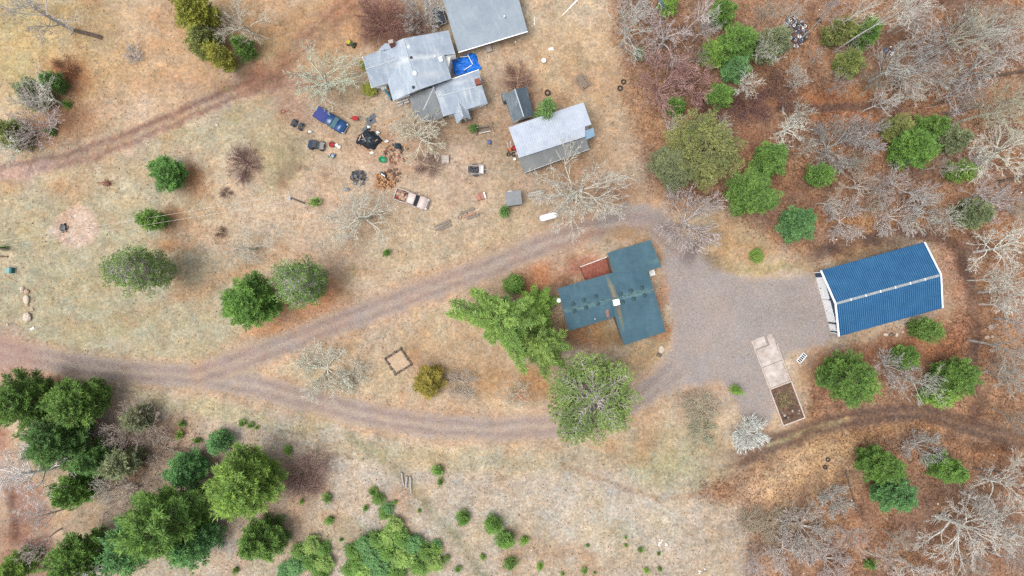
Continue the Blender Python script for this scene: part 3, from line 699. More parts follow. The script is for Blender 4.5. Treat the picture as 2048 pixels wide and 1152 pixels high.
# --- farmhouse
GREYR = roof_mat('pale_grey_shingles', A(204, 217, 231), A(170, 185, 202), A(240, 246, 250), ang=math.radians(15), streak=.8)
DARKR = roof_mat('dark_grey_shingles', A(160, 166, 170), A(132, 138, 142), A(190, 192, 190), ang=math.radians(15))
LF = W(850, 150, 0)
far = thing('farmhouse', 'rambling farmhouse with pale grey shingle roofs and several wings', 'house', LF)
def QF(l): return rel([W(*p) for p in l], LF)
def fp(nm, pts, m, t=.16): return part(nm, add_prism(NB(), QF(pts), t), m, far)
Zr = 6.2
fp('roof', [(806, 77, Zr), (835, 180, Zr), (786, 202, 3.6), (757, 99, 3.6)], GREYR)
fp('roof', [(806, 77, Zr), (897, 60.5, 3.6), (911, 108.4, 3.6), (816.6, 114.5, Zr)], GREYR)
fp('roof', [(816.6, 114.5, Zr), (888.5, 109.9, 4.22), (903, 157.2, 4.22), (835, 180, Zr)], GREYR)
fp('roof', [(731, 138.6, 5.3), (803, 115.5, 5.3), (764.5, 99, 3.5), (725.4, 113.2, 3.5)], GREYR)
fp('roof', [(731, 138.6, 5.3), (803, 115.5, 5.3), (781, 164.5, 3.5), (743.9, 175.7, 3.5)], GREYR)
fp('porch_roof', [(818, 190, 3.0), (868, 174, 4.35), (847, 220, 4.05), (828, 232, 3.0)], DARKR)
fp('porch_roof', [(828, 232, 3.0), (847, 220, 4.05), (852, 243, 3.0)], DARKR)
fp('porch_roof', [(847, 220, 4.05), (868, 174, 4.35), (892, 231, 3.2), (852, 243, 3.0)], DARKR)
fp('roof', [(874, 193.5, 4.9), (963.5, 170.7, 4.9), (957.8, 139.6, 3.3), (866, 172, 3.3)], GREYR)
fp('roof', [(874, 193.5, 4.9), (963.5, 170.7, 4.9), (975.4, 206, 3.3), (888, 232.5, 3.3)], GREYR)
fp('roof', [(917, 205, 4.1), (926.5, 233.5, 4.0), (913.9, 248, 2.9), (907, 226, 2.9)], GREYR)
fp('roof', [(917, 205, 4.1), (926.5, 233.5, 4.0), (941, 238, 2.9), (936, 216, 2.9)], GREYR)
fp('roof', [(757, 99, 4.6), (770, 86.5, 4.9), (788, 88, 4.9), (792, 94, 5.0), (764, 101, 4.5)], GREYR)
ridgem = mat('pale_ridge_cap', A(222, 230, 236), A(204, 214, 222), scale=3)
for a, b in [((806, 77, Zr), (835, 180, Zr)), ((731, 138.6, 5.3), (803, 115.5, 5.3)), ((874, 193.5, 4.9), (963.5, 170.7, 4.9)), ((868, 174, 4.35), (847, 220, 4.05)), ((917, 205, 4.1), (926.5, 233.5, 4.0)), ((866, 172, 4.05), (888, 232.5, 3.35))]:
    p, q = QF([a, b]); part('ridge_cap', add_cyl(NB(), p + Vector((0, 0, -.02)), q + Vector((0, 0, -.02)), .09, n=6), ridgem, far)
def fbody(l, inset=.6): part('wall', add_body(NB(), QF(l), inset, .2), SIDING, far)
fbody([(757, 99, 3.6), (806, 77, Zr), (897, 60.5, 3.6), (911, 108.4, 3.6), (903, 157.2, 3.9), (835, 180, Zr), (786, 202, 3.6)])
fbody([(725.4, 113.2, 3.5), (764, 100, 3.5), (800, 116, 5.2), (781, 164.5, 3.5), (743.9, 175.7, 3.5), (731, 138.6, 5.3)])
fbody([(818, 190, 3.0), (868, 174, 4.2), (892, 231, 3.2), (852, 243, 3.0), (828, 232, 3.0)])
fbody([(866, 172, 3.3), (957.8, 139.6, 3.3), (963.5, 170.7, 4.9), (975.4, 206, 3.3), (888, 232.5, 3.3)])
fbody([(907, 226, 2.9), (913.9, 248, 2.9), (926.5, 233.5, 4.0), (941, 238, 2.9), (936, 216, 2.9)])
WB = mat('white_board', (.78, .78, .76), (.66, .66, .64), scale=2, rough=.6)
fp('wall_step', [(889, 112.8, 3.9), (911, 109, 3.9), (912.5, 117, 2.4), (890.5, 122, 2.4)], WB, .08)
for pts in ([(743.9, 175.7, 3.36), (781, 164.5, 3.36)], [(786, 202, 3.46), (820, 190, 3.46)], [(828, 232, 2.86), (852, 243, 2.86)], [(852, 243, 2.86), (892, 231, 3.0)], [(936, 216.5, 3.1), (975.4, 206, 3.16)], [(725.4, 113.2, 3.36), (743.9, 175.7, 3.36)], [(957.8, 139.6, 3.16), (903.5, 158.5, 3.16)]):
    p, q = QF(pts); d = (q - p); part('gutter', box((p + q) / 2, (d.length, .12, .14), (0, -math.asin(d.z / d.length), math.atan2(d.y, d.x))), WHITE_M, far)
# shed dormer wall with windows over the porch
p, q = QF([(796, 205, 2.7), (816, 198, 2.7)]); ang = math.atan2((q - p).y, (q - p).x)
for f in (.25, .75): window_on(far, p.lerp(q, f) + Vector((-.1, -.12, -.3)), ang - math.pi / 2, .8, 1.0)
p, q = QF([(746, 176, 2), (779, 166, 2)])
for f in (.3, .7): window_on(far, p.lerp(q, f) + Vector((.1, .22, -.1)), ang - math.pi / 2, .8, 1.2)
p, q = QF([(940, 216, 1.7), (974, 207, 1.7)])
for f in (.3, .75): window_on(far, p.lerp(q, f) + Vector((0, .12, 0)), ang - math.pi / 2, .8, 1.1)
window_on(far, QF([(967, 180, 1.7)])[0] + Vector((-.1, 0, 0)), ang, .8, 1.1)
VSQ = mat('dark_vent', (.03, .035, .05), (.02, .022, .03), scale=4)
for (x, y, z) in [(822, 115, 6.1), (826.5, 174.5, 6.1)]: part('roof_vent', box(QF([(x, y, z)])[0], (.38, .38, .22), (0, 0, .25), .03), VSQ, far)
WV = mat('white_dome', (.62, .65, .68), (.5, .53, .56), scale=3)
for (x, y, z) in [(817, 95.5, 5.85), (830, 147, 6.15)]: part('turbine_vent', add_lathe(NB(), [(.36, 0), (.40, .12), (.32, .3), (.16, .42), (.02, .45)], QF([(x, y, z - .15)])[0], 14), WV, far)
part('vent_pipe', add_cyl(NB(), QF([(870, 112, 4.4)])[0], QF([(870, 112, 5.0)])[0], .1), WHITE_M, far)
part('roof_box', box(QF([(881.5, 119, 4.6)])[0], (.5, .7, .5), (0, 0, .3)), WHITE_M, far)
ch = part('chimney', box(QF([(784, 88, 5.6)])[0], (.7, .7, 2.2), (0, 0, .26)), BRICK_M, far)
part('chimney_cap', box(QF([(781.5, 83, 6.8)])[0], (.75, .5, .12), (0, 0, .26)), CONC, ch)
part('chimney', box(QF([(955.5, 165, 5.0)])[0], (.8, .9, 1.2), (0, 0, .26), .03), BRICK_M, far)
part('stoop', box(QF([(938, 234, .5)])[0], (.7, 1.0, 1.0), (0, 0, .26)), CONC, far)
part('basement_hatch', box(QF([(768, 174.5, .5)])[0], (.9, .8, 1.0), (0, 0, .26)), WHITE_P, far)
part('railing', box(QF([(777, 190, 1.0)])[0], (.25, 1.7, 1.4), (0, 0, .6)), mat('turquoise_paint', A(50, 150, 170), A(30, 100, 130), scale=2), far)

for (x, y, z, L_, w_, st) in [(815, 118, 6, 3.2, .7, .7), (860, 113, 5, 3.0, .5, .6), (862, 150, 5, 2.5, 1.2, .4), (930, 190, 4.4, .3, 1.6, .6), (940, 186, 4.4, .25, 1.8, .6), (915, 165, 4.3, 1.6, .6, .5), (800, 190, 4, 1.4, 1.0, .45), (880, 190, 4.5, .8, 1.8, .5)]:
    add_patch(GREYR, QF([(x, y, z)])[0], math.radians(15), (L_, w_), A(246, 250, 252), st)
# --- grey building at the north edge
ang = math.atan2(33.3, 114)
NB_c = W(975, 10, 4.6); 
nor, _, _ = gable('grey_roofed_workshop', 'long grey shingled workshop standing right behind the farmhouse', 975 , 0, math.radians(15.6), 11.3, 12.4, 2.6, 4.0, roof_mat('mid_grey_shingles', A(180, 193, 204), A(160, 174, 187), A(206, 214, 220), ang=math.radians(15.6)), SIDING, oh=.85, ohg=.4)
# centre the roof so that its south eave runs where the photograph shows it
pa, pb = W(919.2, 103.5, 2.6), W(1052.5, 63.2, 2.6)
mid = (pa + pb) / 2; dv = (pb - pa).normalized(); nv = Vector((-dv.y, dv.x, 0))
cc = mid + nv * 6.2; nor.location = (cc.x, cc.y, 0); nor.rotation_euler = (0, 0, math.atan2(dv.y, dv.x))
part('vent_pipe', add_cyl(NB(), (2.7, -3.4, 3.1), (2.7, -3.4, 4.0), .1), WHITE_M, nor)
part('gutter', box((0, -6.25, 2.55), (11.3, .12, .12)), WHITE_M, nor)
part('stoop', box((-.8, -6.3, .25), (.9, 1.0, .5)), CONC, nor); door_on(nor, (-.8, -5.35, 1.3), -math.pi / 2)
window_on(nor, (2.4, -5.35, 1.5), -math.pi / 2); window_on(nor, (-3.6, -5.35, 1.5), -math.pi / 2)
part('lean_to_roof', add_prism(NB(), [(5.75, 6.0, 2.7), (7.6, 6.0, 2.3), (7.6, .2, 2.3), (5.75, .2, 2.7)], .1), DARKR, nor)
part('lean_to_wall', box((6.6, .35, 1.15), (1.7, .14, 2.2)), WHITE_P, nor)
part('lean_to_post', box((7.45, 5.7, 1.1), (.12, .12, 2.2)), WHITE_P, nor)

# --- metal roofed barn
TIN = mat('pale_tin', A(224, 233, 246), A(204, 216, 234), scale=.8, rough=.4, metal=.0, spec=.5)
LB = W(1100, 275, 0)
bar = thing('metal_roofed_barn', 'barn with pale ribbed metal roof and a grey shingled lean-to', 'barn', LB)
def QB(l): return rel([W(*p) for p in l], LB)
def ribbed(pts, n, m):
    P4 = QB(pts); rf = part('roof', add_prism(NB(), P4, .1), m, bar); bm = NB()
    for k in range(n):
        f = (k + .5) / n; a = P4[0].lerp(P4[1], f); b = P4[3].lerp(P4[2], f); d = (P4[1] - P4[0]).normalized() * .03
        add_prism(bm, [a - d + Vector((0, 0, .035)), a + d + Vector((0, 0, .035)), b + d + Vector((0, 0, .035)), b - d + Vector((0, 0, .035))], .04)
    r = part('roof_rib', bm, m, rf); r['kind'] = 'stuff'
ribbed([(1017, 254.5, 3.2), (1167, 204.5, 3.2), (1183, 249, 4.7), (1032, 297, 4.7)], 32, TIN)
ribbed([(1032, 297, 4.7), (1170, 253.1, 4.7), (1171, 273, 4.0), (1037.5, 316, 4.0)], 26, TIN)
ribbed([(1169, 261.6, 4.25), (1187, 255.3, 4.2), (1189.8, 271.7, 3.5), (1173.4, 279.5, 3.5)], 5, mat('blue_tin', A(170, 202, 228), A(150, 186, 216), scale=2, rough=.4))
part('lean_to_roof', add_prism(NB(), QB([(1036.5, 313, 3.75), (1170.5, 270, 3.75), (1179, 298, 2.6), (1048, 346, 2.6)]), .12), roof_mat('worn_grey_shingles', A(158, 160, 160), A(134, 138, 140), A(188, 186, 180), ang=math.radians(18)), bar)
p, q = QB([(1048, 346, 2.5), (1179, 298, 2.5)]); d = q - p
part('gutter', box((p + q) / 2, (d.length, .1, .12), (0, 0, math.atan2(d.y, d.x))), WHITE_M, bar)
BW = mat('grey_boards', A(150, 144, 138), A(112, 104, 98), scale=2, stretch=(4, 4, .3), rough=.9)
part('wall', add_body(NB(), QB([(1017, 254.5, 3.2), (1167, 204.5, 3.2), (1183, 249, 4.6), (1186, 270, 3.4), (1179, 298, 2.6), (1048, 346, 2.6), (1032, 297, 4.6)]), .3, .18), BW, bar)
# --- grey shed with a curved white front
LS = W(1038, 210, 0)
she = thing('grey_shed', 'small grey shingled shed with pale curved front next to the barn', 'shed', LS)
def QS(l): return rel([W(*p) for p in l], LS)
SH1 = roof_mat('mottled_grey_shingles', A(140, 152, 160), A(108, 122, 132), A(186, 190, 192), streak=.9); SH2 = roof_mat('blue_grey_shingles', A(112, 128, 142), A(88, 104, 118), A(160, 172, 180), streak=.6)
part('roof', add_prism(NB(), QS([(1029.7, 178, 3.7), (1047.7, 233.4, 3.7), (1024.5, 241, 2.4), (1008, 190, 2.4)]), .1), SH1, she)
part('roof', add_prism(NB(), QS([(1029.7, 178, 3.7), (1047.7, 233.4, 3.7), (1067, 229, 2.4), (1053.9, 174, 2.4)]), .1), SH2, she)
p, q = QS([(1029.7, 178, 3.72), (1047.7, 233.4, 3.72)]); part('ridge_cap', add_cyl(NB(), p, q, .1, n=6), ridgem, she)
part('wall', add_body(NB(), QS([(1029.7, 178, 3.6), (1053.9, 174, 2.4), (1067, 229, 2.4), (1047.7, 233.4, 3.6), (1024.5, 241, 2.4), (1008, 190, 2.4)]), .15, .12), BW, she)
part('front_awning', add_prism(NB(), QS([(1024, 240.5, 2.3), (1047.7, 232.5, 3.45), (1067.5, 228, 2.3), (1069, 233, 1.7), (1058, 235.5, 2.2), (1046, 239, 2.3), (1034, 243.5, 2.1), (1026, 247, 1.6)]), .08), mat('pale_awning', A(206, 212, 210), A(176, 184, 182), scale=2), she)
part('side_bay', box(QS([(1009, 197, 1.1)])[0], (.7, 1.3, 2.2), (0, 0, .3)), SH1, she)
# --- small sheds
SG = roof_mat('slate_grey_roofing', A(130, 150, 168), A(96, 112, 124), A(160, 176, 190))
ws, _, _ = gable('woods_shed', 'little slate grey gabled shed at the edge of the woods', 1327, 12, math.radians(34), 2.2, 1.75, 1.9, 2.6, SG, BW, oh=.12, ohg=.12, th=.06, cat='shed')
door_on(ws, (-.99, 0, .85), math.pi, .7, 1.6, WOOD)
oc = W(1027, 400, 0)
ou = thing('outhouse', 'small grey outhouse with a flat shingled roof in the yard', 'shed', (oc.x, oc.y, 0), math.radians(8))
part('roof', add_prism(NB(), [(-1.25, 1.1, 2.3), (1.25, 1.1, 2.3), (1.25, -1.1, 2.15), (-1.25, -1.1, 2.15)], .1), roof_mat('flat_grey_roofing', A(168, 172, 176), A(146, 150, 154), A(190, 192, 192)), ou)
for sx, sy, wx, wy in ((0, 1, 2.2, .1), (0, -1, 2.2, .1), (1, 0, .1, 1.8), (-1, 0, .1, 1.8)): part('wall', box((sx * 1.05, sy * .95, 1.05), (wx, wy, 2.1)), BW, ou)
door_on(ou, (-1.1, 0, .95), math.pi, .7, 1.8, WHITE_P)

# ------------------------------------------------------------------ trees
def arr_mesh(name, verts, faces, tint=None, nper=4):
    me = bpy.data.meshes.new(name)
    nv, nf = len(verts), len(faces)
    me.vertices.add(nv); me.vertices.foreach_set('co', np.asarray(verts, np.float32).ravel())
    me.loops.add(nf * nper); me.loops.foreach_set('vertex_index', np.asarray(faces, np.int32).ravel())
    me.polygons.add(nf); me.polygons.foreach_set('loop_start', np.arange(0, nf * nper, nper, dtype=np.int32))
    if tint is not None:
        a = me.attributes.new('tint', 'FLOAT', 'POINT'); a.data.foreach_set('value', np.asarray(tint, np.float32))
    me.update(calc_edges=True)
    return me

def norm(v): return v / np.maximum(np.linalg.norm(v, axis=-1, keepdims=True), 1e-9)

def tubes(p0, p1, r0, r1, n=3):
    """open tapered prisms, arrays in, verts and quads out"""
    p0, p1 = np.asarray(p0, float), np.asarray(p1, float); r0 = np.asarray(r0, float)[:, None]; r1 = np.asarray(r1, float)[:, None]
    d = norm(p1 - p0)
    ref = np.where(np.abs(d[:, 2:3]) < 0.9, np.array([[0, 0, 1.0]]), np.array([[1.0, 0, 0]]))
    u = norm(np.cross(d, ref)); v = np.cross(d, u)
    N = len(p0); vs = np.zeros((N, 2 * n, 3))
    for k in range(n):
        t = 2 * math.pi * k / n
        o = u * math.cos(t) + v * math.sin(t)
        vs[:, k] = p0 + o * r0; vs[:, n + k] = p1 + o * r1
    f = np.array([[k, (k + 1) % n, n + (k + 1) % n, n + k] for k in range(n)])
    fs = (np.arange(N)[:, None, None] * 2 * n + f[None]).reshape(-1, 4)
    return vs.reshape(-1, 3), fs

def foliage_material():
    m = bpy.data.materials.new('needles'); m.use_nodes = True
    nt = m.node_tree; N = nt.nodes; L = nt.links; b = N['Principled BSDF']
    b.inputs['Roughness'].default_value = 0.6; b.inputs['Specular IOR Level'].default_value = 0.25
    oi = N.new('ShaderNodeObjectInfo'); at = N.new('ShaderNodeAttribute'); at.attribute_name = 'tint'
    rp = N.new('ShaderNodeValToRGB')
    rp.color_ramp.elements[0].color = (0.70, 0.78, 0.80, 1); rp.color_ramp.elements[1].color = (1.95, 1.75, 1.45, 1)
    L.new(at.outputs['Fac'], rp.inputs['Fac'])
    mx = N.new('ShaderNodeMix'); mx.data_type = 'RGBA'; mx.blend_type = 'MULTIPLY'; mx.inputs['Factor'].default_value = 1
    A_ = [i for i in mx.inputs if i.type == 'RGBA']
    L.new(oi.outputs['Color'], A_[0]); L.new(rp.outputs['Color'], A_[1])
    out = [o for o in mx.outputs if o.type == 'RGBA'][0]
    L.new(out, b.inputs['Base Color'])
    tr = N.new('ShaderNodeBsdfTranslucent'); L.new(out, tr.inputs['Color'])
    ms = N.new('ShaderNodeMixShader'); ms.inputs[0].default_value = 0.12
    L.new(b.outputs[0], ms.inputs[1]); L.new(tr.outputs[0], ms.inputs[2])
    L.new(ms.outputs[0], N['Material Output'].inputs['Surface'])
    return m
M_NEEDLE = foliage_material()

def bark_material(name='bark', use_obj=True, c=(0.2, 0.17, 0.14)):
    m = bpy.data.materials.new(name); m.use_nodes = True
    nt = m.node_tree; N = nt.nodes; L = nt.links; b = N['Principled BSDF']
    b.inputs['Roughness'].default_value = 0.9; b.inputs['Specular IOR Level'].default_value = 0.1
    tc = N.new('ShaderNodeTexCoord'); nz = N.new('ShaderNodeTexNoise'); nz.inputs['Scale'].default_value = 2.5; nz.inputs['Detail'].default_value = 4
    L.new(tc.outputs['Object'], nz.inputs['Vector'])
    rp = N.new('ShaderNodeValToRGB'); rp.color_ramp.elements[0].position = .3; rp.color_ramp.elements[1].position = .7
    rp.color_ramp.elements[0].color = (0.62, 0.6, 0.6, 1); rp.color_ramp.elements[1].color = (1.25, 1.25, 1.2, 1)
    L.new(nz.outputs['Fac'], rp.inputs['Fac'])
    mx = N.new('ShaderNodeMix'); mx.data_type = 'RGBA'; mx.blend_type = 'MULTIPLY'; mx.inputs['Factor'].default_value = 1
    A_ = [i for i in mx.inputs if i.type == 'RGBA']
    if use_obj:
        oi = N.new('ShaderNodeObjectInfo'); L.new(oi.outputs['Color'], A_[0])
    else: A_[0].default_value = (*c, 1)
    L.new(rp.outputs['Color'], A_[1]); L.new([o for o in mx.outputs if o.type == 'RGBA'][0], b.inputs['Base Color'])
    return m
M_BARK = bark_material()

def blades(P, D, S, rng, nb, ln, wd, spread, updir, B=None):
    """needle sprays: nb kites at each point P along D"""
    n = len(P)
    P = np.repeat(P, nb, 0); D = np.repeat(D, nb, 0); S = np.repeat(S, nb)
    R = rng.normal(size=P.shape)
    d = norm(D + R * spread + np.array([0, 0, updir]))
    l = (ln * S * rng.uniform(0.65, 1.25, len(P)))[:, None]; w = (wd * S * rng.uniform(0.7, 1.2, len(P)))[:, None]
    s = norm(np.cross(d, np.array([0, 0, 1.0]) + 0.55 * rng.normal(size=P.shape)))
    P = P + rng.normal(size=P.shape) * ln * 0.18
    q = np.stack([P, P + d * l * 0.45 + s * w, P + d * l, P + d * l * 0.45 - s * w], 1)
    t = np.repeat(rng.uniform(0, 1, n), nb) * 0.7 + rng.uniform(0, 0.3, n * nb)
    if B is not None: t = 0.5 * np.repeat(B, nb) + 0.5 * t
    return q.reshape(-1, 3), np.arange(n * nb * 4).reshape(-1, 4), np.repeat(t, 4)

PROTO = {}
def conifer(name, seed, H, R, z0=0.12, whorls=12, nbr=6, prof='cone', up=(0.0, 0.6), start=0.25, sp=0.32, lat=0.42, nb=7, ln=0.42, wd=0.055, spread=0.55, updir=0.25, tips=False, tr=None, uneven=0.28, lsp=0.45):
    rng = np.random.RandomState(seed)
    P, D, S, BT = [], [], [], []; s0, s1, q0, q1 = [], [], [], []
    tr = tr or (0.022 * H + 0.03)
    lean = rng.normal(size=2) * 0.015
    axis = lambda z: np.array([lean[0] * z, lean[1] * z, z])
    nz = 9
    for k in range(nz):
        a, b = H * k / nz, H * (k + 1) / nz
        s0.append(axis(a)); s1.append(axis(b)); q0.append(tr * (1 - 0.93 * k / nz)); q1.append(tr * (1 - 0.93 * (k + 1) / nz))
    sector = rng.uniform(1 - uneven, 1 + uneven * 0.6, 7)
    for i in range(whorls):
        t = (i + rng.uniform(-0.3, 0.3)) / (whorls - 1); t = min(max(t, 0), 1)
        z = H * (z0 + (0.97 - z0) * t ** 0.9)
        if prof == 'cone': rr = R * min(1, 0.72 + 1.6 * t) * (1 - t) ** 0.72
        elif prof == 'dome': rr = R * min(1, 0.62 + 1.2 * t) * max(0, (1 - t ** 2.2)) ** 0.62
        elif prof == 'flat': rr = R * min(1, 0.5 + 1.1 * t) * max(0.0, (1 - t ** 3.5)) ** 0.55
        else: rr = R * (1 - t) ** 0.5
        rr = max(rr, 0.06 * R)
        k = max(3, int(round(nbr * (0.6 + 0.6 * rr / R))))
        az0 = rng.uniform(0, 6.28)
        for j in range(k):
            az = az0 + 2 * math.pi * j / k + rng.normal() * 0.25
            sec = sector[int((az % 6.2832) / 6.2832 * 7) % 7]
            bt = rng.rand(); nP0 = len(P)
            L = rr * rng.uniform(0.72, 1.18) * sec
            el = up[0] + (up[1] - up[0]) * t + rng.normal() * 0.10
            h = np.array([math.cos(az), math.sin(az), 0.0])
            base = axis(z)
            def pt(s): return base + h * L * s + np.array([0, 0, L * (math.tan(el) * s - 0.10 * math.sin(s * 2.6))])
            ns = 3
            for m in range(ns):
                s0.append(pt(m / ns)); s1.append(pt((m + 1) / ns)); br = tr * 0.30 * (0.4 + 0.6 * rr / R)
                q0.append(br * (1 - 0.8 * m / ns)); q1.append(br * (1 - 0.8 * (m + 1) / ns))
            n = max(2, int(L * (1 - start) / sp))
            dirn = norm(pt(1.0) - pt(0.6))
            for m in range(n + 1):
                s = start + (1 - start) * m / n
                if tips and s < 0.45 and rng.rand() < 0.6: continue
                P.append(pt(s)); D.append(dirn); S.append(rng.uniform(0.8, 1.15))
            # side shoots
            nl = max(1, int(L * (1 - start * 0.8) / lsp))
            for m in range(nl):
                s = start * 0.9 + (0.95 - start * 0.9) * (m + rng.rand() * 0.6) / nl
                for sgn in (-1, 1):
                    a2 = az + sgn * rng.uniform(0.65, 1.05)
                    l2 = lat * L * (1.05 - s) * rng.uniform(0.7, 1.25) + 0.25 * lat * min(L, 2.0)
                    h2 = np.array([math.cos(a2), math.sin(a2), rng.normal() * 0.12 + 0.12])
                    p = pt(s); e = p + h2 * l2
                    s0.append(p); s1.append(e); q0.append(tr * 0.12); q1.append(tr * 0.05)
                    n2 = max(1, int(l2 / sp))
                    for w in range(n2 + 1):
                        u = (w + 0.5) / (n2 + 0.5)
                        if tips and u < 0.4: continue
                        P.append(p + h2 * l2 * u); D.append(h2); S.append(rng.uniform(0.75, 1.1))
            BT += [bt] * (len(P) - nP0)
    P.append(axis(H * 0.98)); D.append(np.array([0, 0, 1.0])); S.append(1.0); BT.append(.5)
    P = np.array(P); D = norm(np.array(D)); S = np.array(S)
    bv, bf, bt = blades(P, D, S, rng, nb, ln, wd, spread, updir, np.array(BT))
    tv, tf = tubes(s0, s1, q0, q1, 4)
    tm = arr_mesh(name + '_trunk', tv, tf); tm.materials.append(M_BARK)
    cm = arr_mesh(name + '_crown', bv, bf, bt); cm.materials.append(M_NEEDLE)
    PROTO[name] = dict(t=tm, c=cm, R=R, H=H, zc=H * 0.55)
    return len(bf)

def bare(name, seed, H, R, trunk=0.3, levels=4, kids=(8, 6, 5, 4), ang=(0.95, 0.75, 0.7, 0.7), ratio=(0.62, 0.55, 0.5, 0.5), wob=(0.06, 0.16, 0.2, 0.22), trop=(0.0, 0.05, 0.05, 0.03), r0=None, rmin=0.02, stems=1, spreadstem=0.0, zc=0.65, taper=0.35, seg=0.9, flat=1.0):
    rg = random.Random(seed)
    segs = [[], []]
    r0 = r0 or 0.02 * H
    def rot(d, a, t=None):
        # direction turned away from d by angle a, random azimuth
        ux, uy, uz = (0, 0, 1) if abs(d[2]) < 0.9 else (1, 0, 0)
        cx, cy, cz = d[1] * uz - d[2] * uy, d[2] * ux - d[0] * uz, d[0] * uy - d[1] * ux
        l = math.sqrt(cx * cx + cy * cy + cz * cz); cx, cy, cz = cx / l, cy / l, cz / l
        ex, ey, ez = d[1] * cz - d[2] * cy, d[2] * cx - d[0] * cz, d[0] * cy - d[1] * cx
        t = rg.uniform(0, 6.2832) if t is None else t; ca, sa = math.cos(a), math.sin(a); c, s = math.cos(t), math.sin(t)
        return (d[0] * ca + (cx * c + ex * s) * sa, d[1] * ca + (cy * c + ey * s) * sa, (d[2] * ca + (cz * c + ez * s) * sa))
    def grow(p, d, L, r, lev):
        sl = seg * (1.0, 0.8, 0.6, 0.45, 0.35)[lev]
        n = max(2, int(round(L / sl)))
        if lev >= levels: n = 2
        nk = kids[lev] if lev < levels else 0
        st = trunk if lev == 0 else 0.22
        slots = sorted(st + (1 - st) * (q + rg.random() * 0.8) / nk for q in range(nk)) if nk else []
        si = 0
        for k in range(n):
            dx = d[0] + rg.gauss(0, wob[min(lev, 3)]); dy = d[1] + rg.gauss(0, wob[min(lev, 3)]); dz = d[2] + rg.gauss(0, wob[min(lev, 3)]) + trop[min(lev, 3)]
            l = math.sqrt(dx * dx + dy * dy + dz * dz); d = (dx / l, dy / l, dz / l)
            q = (p[0] + d[0] * L / n, p[1] + d[1] * L / n, p[2] + d[2] * L / n)
            ra = max(rmin, r * (1 - (1 - taper) * k / n)); rb = max(rmin * 0.8, r * (1 - (1 - taper) * (k + 1) / n))
            segs[0 if lev == 0 else 1].append((p, q, ra, rb))
            while si < len(slots) and slots[si] <= (k + 1) / n + 1e-6:
                f = slots[si]; si += 1
                a = ang[min(lev, 3)] * rg.uniform(0.7, 1.25) * (1.0 - 0.35 * f if lev == 0 else 1)
                cd = rot(d, a, (si * 2.39996 + rg.uniform(-.35, .35)) if lev == 0 else None)
                if lev >= 1: cd = (cd[0], cd[1], cd[2] * flat + 0.05)
                cl = L * ratio[min(lev, 3)] * (1.15 - 0.55 * f) * rg.uniform(0.7, 1.25)
                if cl > 0.15: grow(q, cd, cl, rb * 0.62, lev + 1)
            p = q
        return
    for s in range(stems):
        a = 6.2832 * s / stems + rg.uniform(-.4, .4)
        t = spreadstem * rg.uniform(0.5, 1.2)
        d = (math.cos(a) * math.sin(t), math.sin(a) * math.sin(t), math.cos(t))
        o = (0, 0, 0) if stems == 1 else (math.cos(a) * 0.15, math.sin(a) * 0.15, 0)
        grow(o, d, H * (1 if stems == 1 else rg.uniform(.75, 1.05)), r0, 0)
    allp = np.array([s[1] for s in segs[1]]) if segs[1] else np.array([s[1] for s in segs[0]])
    rad = np.percentile(np.hypot(allp[:, 0], allp[:, 1]), 93)
    k = R / rad
    hk = H / np.percentile(allp[:, 2], 99)
    def mk(lst, sides, nm):
        a = np.array([s[0] for s in lst]) * [k, k, hk]; b = np.array([s[1] for s in lst]) * [k, k, hk]
        v, f = tubes(a, b, [s[2] for s in lst], [s[3] for s in lst], sides)
        me = arr_mesh(nm, v, f); me.materials.append(M_BARK); return me
    PROTO[name] = dict(t=mk(segs[0], 6, name + '_trunk'), c=mk(segs[1], 3, name + '_crown'), R=R, H=H, zc=H * zc)
    return len(segs[1])

# prototypes -------------------------------------------------------------------
cnt = {}
cnt['pine_dense_a'] = conifer('pine_dense_a', 1, 10.5, 4.0, whorls=12, nbr=6, prof='dome', up=(0.0, 0.75), nb=9, ln=0.46, wd=0.060, lat=.34, lsp=.36, uneven=.35)
cnt['pine_dense_b'] = conifer('pine_dense_b', 2, 12.0, 4.4, whorls=13, nbr=6, prof='dome', up=(0.05, 0.7), nb=9, ln=0.50, wd=0.060, uneven=.45, lat=.34, lsp=.36)
cnt['pine_dense_c'] = conifer('pine_dense_c', 3, 9.0, 3.6, whorls=12, nbr=6, prof='cone', up=(-.05, 0.7), nb=9, ln=0.42, wd=0.058, uneven=.4, lat=.36, lsp=.36)
cnt['pine_plume_a'] = conifer('pine_plume_a', 4, 15.0, 5.6, whorls=11, nbr=5, prof='dome', up=(0.05, 0.75), start=.25, nb=9, ln=0.60, wd=0.060, spread=.40, lat=.20, uneven=.42, lsp=.36, sp=.26)
cnt['pine_plume_b'] = conifer('pine_plume_b', 5, 13.0, 4.6, whorls=10, nbr=5, prof='cone', up=(0.1, 0.8), start=.25, nb=9, ln=0.58, wd=0.060, spread=.40, lat=.20, uneven=.42, lsp=.36, sp=.26)
cnt['red_pine_a'] = conifer('red_pine_a', 6, 15.0, 4.8, z0=.22, whorls=10, nbr=6, prof='flat', up=(0.05, 0.5), start=.34, sp=.36, nb=10, ln=0.36, wd=0.055, spread=1.1, updir=.3, tips=True, lat=.46, lsp=.42, uneven=.2)
cnt['red_pine_b'] = conifer('red_pine_b', 7, 14.0, 5.2, z0=.30, whorls=10, nbr=7, prof='flat', up=(0.0, 0.45), start=.34, sp=.36, nb=10, ln=0.36, wd=0.055, spread=1.1, updir=.3, tips=True, lat=.46, lsp=.42, uneven=.2)
